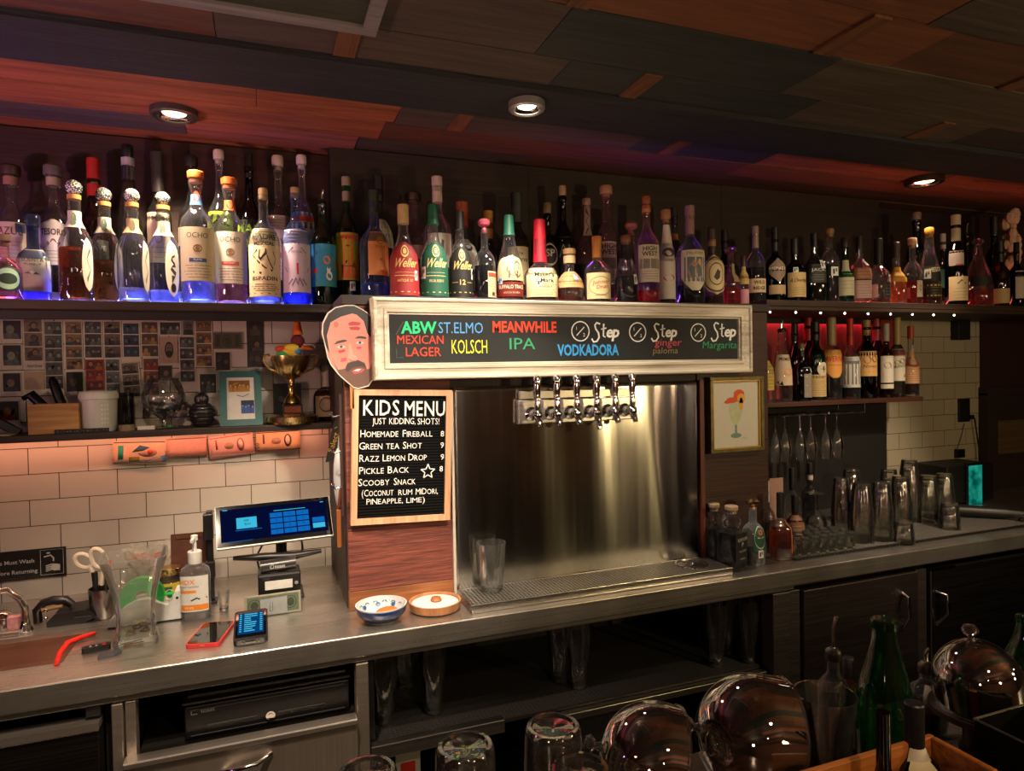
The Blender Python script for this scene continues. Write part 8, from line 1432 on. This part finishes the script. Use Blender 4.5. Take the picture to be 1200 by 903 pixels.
# long dark bar tool at the end of the mat
a = (2.512, 1.8256, 0.93); b = (2.6336, 1.6761, 0.92)
t = thing('bar_tool', 'long dark folded tool lying across the far end of the worktop', 'tool', ((a[0] + b[0]) / 2, (a[1] + b[1]) / 2, ZC_))
A_ = Vector((2.66, 2.02, .937)); B_ = Vector((2.92, 1.80, .931)); MB().tube([A_, A_.lerp(B_, .25), A_.lerp(B_, .7), B_], .02, 14, rr=[.012, .024, .024, .014]).build('shaft_wrap', P('#141112', .45), t, world=True); MB().tube([A_ + (A_ - B_).normalized() * .045, A_], .011, 12).build('handle', P('#5a5450', .25, metal=.7), t, world=True); MB().tube([B_, B_ + (B_ - A_).normalized() * .05], .012, 12, rr=[.013, .010]).build('tip', P('#8a867e', .25, metal=.8), t, world=True); MB().sphere((A_.lerp(B_, .1).x, A_.lerp(B_, .1).y, .909), .0085, 8).sphere((A_.lerp(B_, .9).x, A_.lerp(B_, .9).y, .909), .0085, 8).build('rubber_feet', BLACKP(), t, world=True)
# black machine with a teal window
a = (2.9146, 0.7488, 3.2873, 1.0822); w_ = (3.0414, 0.9014, 3.127, 1.0803)
t = thing('drink_machine', 'black drink machine with a teal glowing window at the end of the worktop', 'machine', ((a[0] + a[2]) / 2, 2.25, ZC_))
MB().box((a[0], 2.15, ZC_ + .008), (w_[2] + .10, 2.33, a[3])).build('machine_case', P('#080808', .5), t, world=True, bev=.006); MB().box((w_[0] - .012, 2.139, max(.904, w_[1] - .03)), (w_[2] + .012, 2.15, w_[3] + .012)).build('window_frame', P('#0b0b0b', .4), t, world=True, bev=.002)
def tealm():
    m, nt, out, N = nodes('teal_window'); L = nt.links.new; tc = N('ShaderNodeTexCoord'); nz = N('ShaderNodeTexNoise'); nz.inputs['Scale'].default_value = 22; L(tc.outputs['Object'], nz.inputs['Vector']); rp = N('ShaderNodeValToRGB'); rp.color_ramp.elements[0].color = (.0, .10, .075, 1); rp.color_ramp.elements[1].color = (.02, .46, .34, 1); rp.color_ramp.elements[0].position = .35; rp.color_ramp.elements[1].position = .7; L(nz.outputs['Fac'], rp.inputs[0]); e = N('ShaderNodeEmission'); e.inputs[1].default_value = .65; L(rp.outputs[0], e.inputs[0]); L(e.outputs[0], out.inputs[0]); return m
MB().box((w_[0], 2.136, w_[1]), (w_[2], 2.14, w_[3])).build('glowing_window', tealm(), t, world=True); MB().cyl((w_[0] + .02, 2.14, w_[1] - .014), (w_[0] + .02, 2.128, w_[1] - .014), .009).build('knob', P('#3a3a3a', .3), t, world=True)
for x in (a[0] + .03, w_[2] + .07): MB().cyl((x, 2.2, ZC_), (x, 2.2, ZC_ + .009), .012).build('foot', BLACKP(), t, world=True)
# outlets
r = (3.2761, 1.2593, 3.3563, 1.376); t = thing('wall_outlet', 'black wall outlet with a plugged-in cord on the dim tiles', 'outlet', ((r[0] + r[2]) / 2, 2.356, r[1])); MB().box((r[0], 2.350, r[1]), (r[2], 2.359, r[3])).build('cover_plate', P('#070707', .5), t, world=True, bev=.002)
q = (3.3656, 2.34, 1.2754); e_ = (3.3956, 2.34, 1.1219); MB().box((r[2] - .012, 2.335, r[1] + .012), (r[2] + .01, 2.352, r[1] + .034)).build('plug', BLACKP(), t, world=True, bev=.002); MB().tube([(r[2] + .006, 2.34, r[1] + .022), (q[0], 2.335, q[2]), (e_[0], 2.335, e_[2]), (e_[0] + .002, 2.335, e_[2] - .10)], .0035, 8).build('cord', BLACKP(), t, world=True)
r = (3.2269, 1.6723, 3.312, 1.8084); t = thing('speaker_bracket', 'small black box mounted high on the dim tiles under the shelf', 'speaker', ((r[0] + r[2]) / 2, 2.34, r[1])); MB().box((r[0], 2.315, r[1]), (r[2], 2.352, r[3])).build('box_body', P('#060606', .6), t, world=True, bev=.003); MB().box((r[0] + .01, 2.352, r[1] + .02), (r[2] - .01, 2.359, r[3] - .02)).build('wall_mount', BLACKP(), t, world=True)
r = (3.2489, 1.0804, 3.304, 1.1235); t = thing('cable_clip', 'little black cable clip with a thin wire below the outlet', 'clip', ((r[0] + r[2]) / 2, 2.355, r[1])); MB().box((r[0], 2.34, r[1]), (r[2], 2.359, r[3])).build('clip_body', BLACKP(), t, world=True, bev=.002); tp = (3.3185, 2.355, 1.2505); MB().tube([(r[0] + .015, 2.354, r[3]), (tp[0] - .02, 2.355, (r[3] + tp[2]) / 2), (tp[0], 2.355, tp[2])], .0015, 6).build('thin_wire', P('#2a2420', .6), t, world=True)
# white card behind the bottles
r = (1.7706, 0.9728, 1.8352, 1.1342)
o = MB().box((r[0], 2.0, ZC_), (r[2], 2.004, r[3])).build('menu_card', P('#8a6a5c', .7)); tag(o, 'plain upright card standing behind the white-capped bottle', 'card')
# small utensils hanging at column foot are left; upside-down glasses in the open cupboard
ucs = [(0.2948, 1.86), (0.4338, 1.86), (0.849, 1.90), (0.8854, 1.84), (1.3647, 1.80), (1.4672, 1.87), (1.4827, 1.785), (0.3888, 2.05)]
ulb = ['leftmost glass standing in the open cupboard beside the drawer', 'second glass from the drawer in the open cupboard', 'glass at the back of the middle pair in the cupboard', 'glass at the front of the middle pair in the cupboard', 'first of the three glasses at the dark end of the cupboard', 'middle of the three glasses at the dark end of the cupboard', 'last glass beside the cupboard end post', 'glass deep in the cupboard between the first two']
for (x, y), lb in zip(ucs, ulb):
    t = thing('beer_glass', lb, 'glass', (x, y, .5785), 'glasses in the open cupboard'); MB().lathe([(.024, 0), (.026, .006), (.028, .06), (.037, .12), (.040, .17), (.037, .205)], 20, cap=(True, False)).build('glass_wall', PG_, t); MB().lathe([(.022, .002), (.024, .012)], 18).build('thick_base', BASEG, t)
# black honeycomb liner on the cupboard shelf
t = thing('shelf_liner', 'black ribbed bar liner on the cupboard shelf below the taps', 'liner', (.5, 1.9, .578)); MB().box((xd2 + .022, 1.748, .5785), (1.50, 2.24, .5800)).build('liner_sheet', HOLES((.018, .017, .016), .012, .4, 0, .6), t, world=True); mb = MB()
for i in range(24): mb.box((xd2 + .03 + i * .013, 1.7455, .5786), (xd2 + .038 + i * .013, 1.748, .583))
mb.build('ribbed_edge', P('#8a867c', .4), t, world=True)
bpos = bpy.data.objects
for o in list(bpos):
    if o.get('label') in ulb: o.location.z = .5802
# cartons on the lower shelf
q = (0.3457, 1.8, 0.4987)
t = thing('lime_juice_carton', 'small white carton with red print lying on the lower cupboard shelf', 'carton', (q[0], 1.86, .25)); MB().box((q[0] - .035, 1.80, .2502), (q[0] + .035, 1.95, q[2] + .02)).build('carton_body', P('#a8a49c', .5), t, world=True, bev=.003); MB().box((q[0] - .02, 1.7985, q[2] - .06), (q[0] + .02, 1.80, q[2] - .01)).build('red_print', P('#b02a1e', .5), t, world=True)

# ================================================================== guests' bar and what stands on it
ZB = .98
o = MB().box((-2.5, .10, .935), (4.5, .83, ZB)).build('bar_counter', WOOD('#1a0e08', '#38200f', .25, 0, 1, .1), bev=.006); tag(o, 'dark wooden guest bar counter in front, mostly below the picture', 'bar counter')
o = MB().box((-2.5, .16, 0), (4.5, .60, .935)).build('bar_front', WOOD('#150b07', '#2a160c', .5, 2)); o.parent = bpy.data.objects['bar_counter']
ZB += .0004
FGL = GLASS((.97, .96, .94), .75, 1.2, .02, (.9, .9, .85), rough=.015, base=.08)
def fgt(lb, x, y, h, rb, rt):
    t = thing('rocks_glass', lb, 'glass', (x, y, ZB), 'upturned rocks glasses on the guest bar'); w_ = .003
    MB().lathe([(rt, 0), (rt - (rt - rb) * .5, h * .55), (rb * 1.03, h - .012), (rb, h - .004), (rb * .93, h), (rb * .80, h), (rb * .74, h - .003), (0, h - .0045)], 40, cap=(False, False)).build('glass_wall', FGL, t)
    MB().lathe([(rt - w_, 0), (rt - (rt - rb) * .5 - w_, h * .55), (rb * 1.0 - w_, h - .024), (rb * .85, h - .017), (0, h - .016)], 40, cap=(False, False)).build('inner_wall', FGL, t); return t
for lb, tok in (('upturned rocks glass left of the middle front, base facing up', (0.2112, 0.7468, 1.115)), ('upturned rocks glass with the highest base, beside the first cloche', (0.3241, 0.7472, 1.115))):
    fgt(lb, tok[0], tok[1] + .0, 1.115 - ZB, .034, .041)
for lb, tok, hh in (('upturned rocks glass peeping in at the bottom under the drawer', (0.0996, 0.7648, 1.1), 1.10), ('upturned rocks glass peeping in between the highest glass and the cloche', (0.3273, 0.6787, 1.1), 1.10)): fgt(lb, tok[0], tok[1], hh - ZB, .034, .041)
DOME = GLASS((.55, .48, .46), .4, 1.1, .012, (.6, .5, .5), rough=.015, base=.34)
def cloche(lb, px_c, R, axis, back):
    c = Vector(px_c); ax = Vector(axis).normalized(); M = Matrix.Translation(c) @ ax.to_track_quat('Z', 'Y').to_matrix().to_4x4(); t = thing('glass_cloche', lb, 'cloche', (c.x, c.y, ZB), 'smoky glass cloches on the guest bar')
    pr = [(R * math.cos(math.radians(a)), R * math.sin(math.radians(a))) for a in range(0, 90, 6)] + [(.006, R * .999)]
    MB().lathe([(R * 1.0, -back), (R * 1.0, -back * .5)] + pr, 48, M=M, cap=(False, True)).build('dome', DOME, t, world=True)
    MB().lathe([(R * .97, -back)] + [(a * .97, b * .97) for a, b in pr], 48, M=M, cap=(False, False)).build('inner_dome', DOME, t, world=True)
    MB().lathe([(.006, R * .99), (.004, R + .006), (.010, R + .010), (.012, R + .015), (.008, R + .021), (0, R + .022)], 10, M=M).build('knob', FGL, t, world=True)
    MB().tube([M @ Vector((R * math.cos(a), R * math.sin(a), -back)) for a in [2 * PI * k / 48 for k in range(48)]], .0022, 8, closed=True).build('rim', FGL, t, world=True); return t
sd = 0
c1 = (0.4543, 0.725, 1.0521); c2 = (0.6014, 0.71, 1.0606); c3 = (0.955, 0.66, 1.0937)
cloche('lower left smoky glass cloche lying on its side between glass and larger cloche', (c1[0], c1[1], c1[2]), 66 * 0.001086, (-.90, .35, .28), .02)
cloche('largest smoky glass cloche lying on its side with many lamp reflections', (c2[0], c2[1], c2[2]), 70 * 0.001134, (-.92, .30, .20), .03)
R3 = 47 * 0.001231
cloche('smoky glass cloche standing knob up behind the white-labelled bottle', (c3[0], c3[1], c3[2]), R3, (-.08, .10, 1), .035)
# stand under the upright cloche
t = thing('cloche_stand', 'dark turned wooden stand under the upright cloche', 'stand', (c3[0], c3[1], ZB)); zt = c3[2] - .039 - ZB
MB().lathe([(.05, 0), (.05, .008), (.02, .02), (.018, max(.025, zt - .016)), (R3 * 1.08, max(.03, zt - .008)), (R3 * 1.08, max(.036, zt))], 32).build('turned_stand', WOOD('#140a06', '#2c180d', .4, 2), t)
c4 = (1.5044, 0.95, 0.9104)
cloche('pale green-tinged glass cloche cut by the right picture edge', (c4[0], c4[1], c4[2] - .01), 36 * 0.00183, (0, .05, 1), .03) if False else None
# pint glass and bottles on the right
p = (0.7005, 0.69, 1.1094); sp = 0.001154
tumbler('beer_pint', 'empty pint glass standing beside the big cloche', (p[0], .69, ZB), p[2] - ZB, 22 * sp, 35 * sp, True, gm=FGL, n=36)
gB_ = 'bottles on the guest bar'
bottle('beer_bottle', 'tall open green bottle standing in the front right group', (0.7736, 0.66, 0.9804, 0.2295, 0.0379), 'beer', 'green', None, ('none', '#000000', .001, 1), [], gB_, n=32)
bottle('beer_bottle', 'green bottle cut by the right picture edge behind the black metal bin', (1.0989, 0.68, 0.9804, 0.1785, 0.0409), 'beer', 'green', None, ('none', '#000000', .001, 1), [], gB_, n=32)
bottle('beer_bottle', 'dark brown bottle standing before the green one', (0.648, 0.555, 0.9804, 0.1779, 0.0213), 'wax', 'black', None, ('none', '#000000', .001, 1), [], gB_, n=24)
bottle('syrup_bottle', 'clear bottle with long steel pour spout behind the pint glass', (0.7879, 0.76, 0.9804, 0.197, 0.0229), 'tall', 'clear', ('#1a0e0a', .5, .8, .2), ('pour', '#1a1412', .26, 1), [], gB_)
bottle('syrup_bottle', 'brown bottle with wide black cap between pour spout and green bottle', (0.8603, 0.8, 0.9804, 0.1072, 0.0231), 'squat', 'amber', ('#2a1008', .5, .9, .2), ('screw', '#0c0b0b', .14, 1), [], gB_)
bottle('syrup_bottle', 'bottle with cork and short pour spout in front of the upright cloche', (0.9544, 0.74, 0.9804, 0.1313, 0.0305), 'squat', 'clear', ('#120a08', .4, .9, .1), ('pour', '#3a2a22', .20, 1.2), [dict(z=(.30, .58), a=46, at=10, c='#b8b0a0', t=[T('J', .4, .3, INK)])], gB_)
bottle('cream_bottle', 'black-capped bottle with a large cream label and yellow band leaning in the tray', (0.7777, 0.62, 0.9804, 0.1503, 0.032), 'squat', 'black', None, ('screw', '#0a0a0a', .20, 1), [dict(z=(.26, .66), a=60, at=8, c='#b5aa92', art=[('r', -.8, .62, .6, .82, '#c8b88a'), ('p', [(-1, .0), (-.2, .0), (-.5, .3), (-1, .4)], '#c8a82a'), ('s', [(.2, .1), (.4, .5), (.3, .8)], .04, '#8a8270')])], gB_)
# crystal stopper
p = (0.8564, 0.66, 1.0156); t = thing('crystal_stopper', 'small faceted crystal stopper beside the cream label', 'stopper', (p[0], .675, ZB)); MB().lathe([(.008, 0), (.006, max(.02, p[2] - ZB - .02))], 10, sm=False).build('peg', FGL, t); MB().sphere((0, 0, max(.03, p[2] - ZB)), .013, 8).build('crystal_ball', GLASS((.85, .85, .85), .2, 1, .05, base=.2), t); 
for p_ in bpy.data.objects['crystal_ball'].data.polygons: p_.use_smooth = False
# wooden tray edge
a = (0.5798, 0.62, 1.0803); b = (0.8216, 0.62, 1.0261)
t = thing('wooden_caddy', 'orange wooden caddy tray in front of the bottle group', 'tray', ((a[0] + b[0]) / 2, .55, ZB)); h_ = a[2] - ZB
x0, x1 = 0.5562, 0.7829; zt = 1.0824
MB().box((x0, .595, ZB), (x1, .603, zt)).box((x0, .51, ZB), (x1, .518, zt)).box((x0, .518, ZB), (x0 + .008, .595, zt)).box((x1 - .008, .518, ZB), (x1, .595, zt)).box((x0 + .008, .518, ZB), (x1 - .008, .595, ZB + .008)).build('caddy_box', WOOD('#6e3a14', '#a86226', .45, 0), t, world=True, bev=.002)
# black metal bin
a = (0.847, 0.59, 1.0935)
t = thing('napkin_bin', 'black square metal bin at the right front corner', 'bin', (a[0] + .05, .54, ZB)); zt = a[2]; x0 = a[0]; x1 = x0 + .10
MB().box((x0, .50, ZB), (x1, .502, zt)).box((x0, .588, ZB), (x1, .59, zt)).box((x0, .502, ZB), (x0 + .002, .588, zt)).box((x1 - .002, .502, ZB), (x1, .588, zt)).box((x0 + .002, .502, ZB), (x1 - .002, .588, ZB + .002)).build('bin_walls', P('#15120e', .35, metal=.6), t, world=True); MB().tube([(x0, .50, zt), (x1, .50, zt), (x1, .59, zt), (x0, .59, zt)], .0018, 6, closed=True).build('rolled_rim', P('#6a665e', .3, metal=.8), t, world=True)
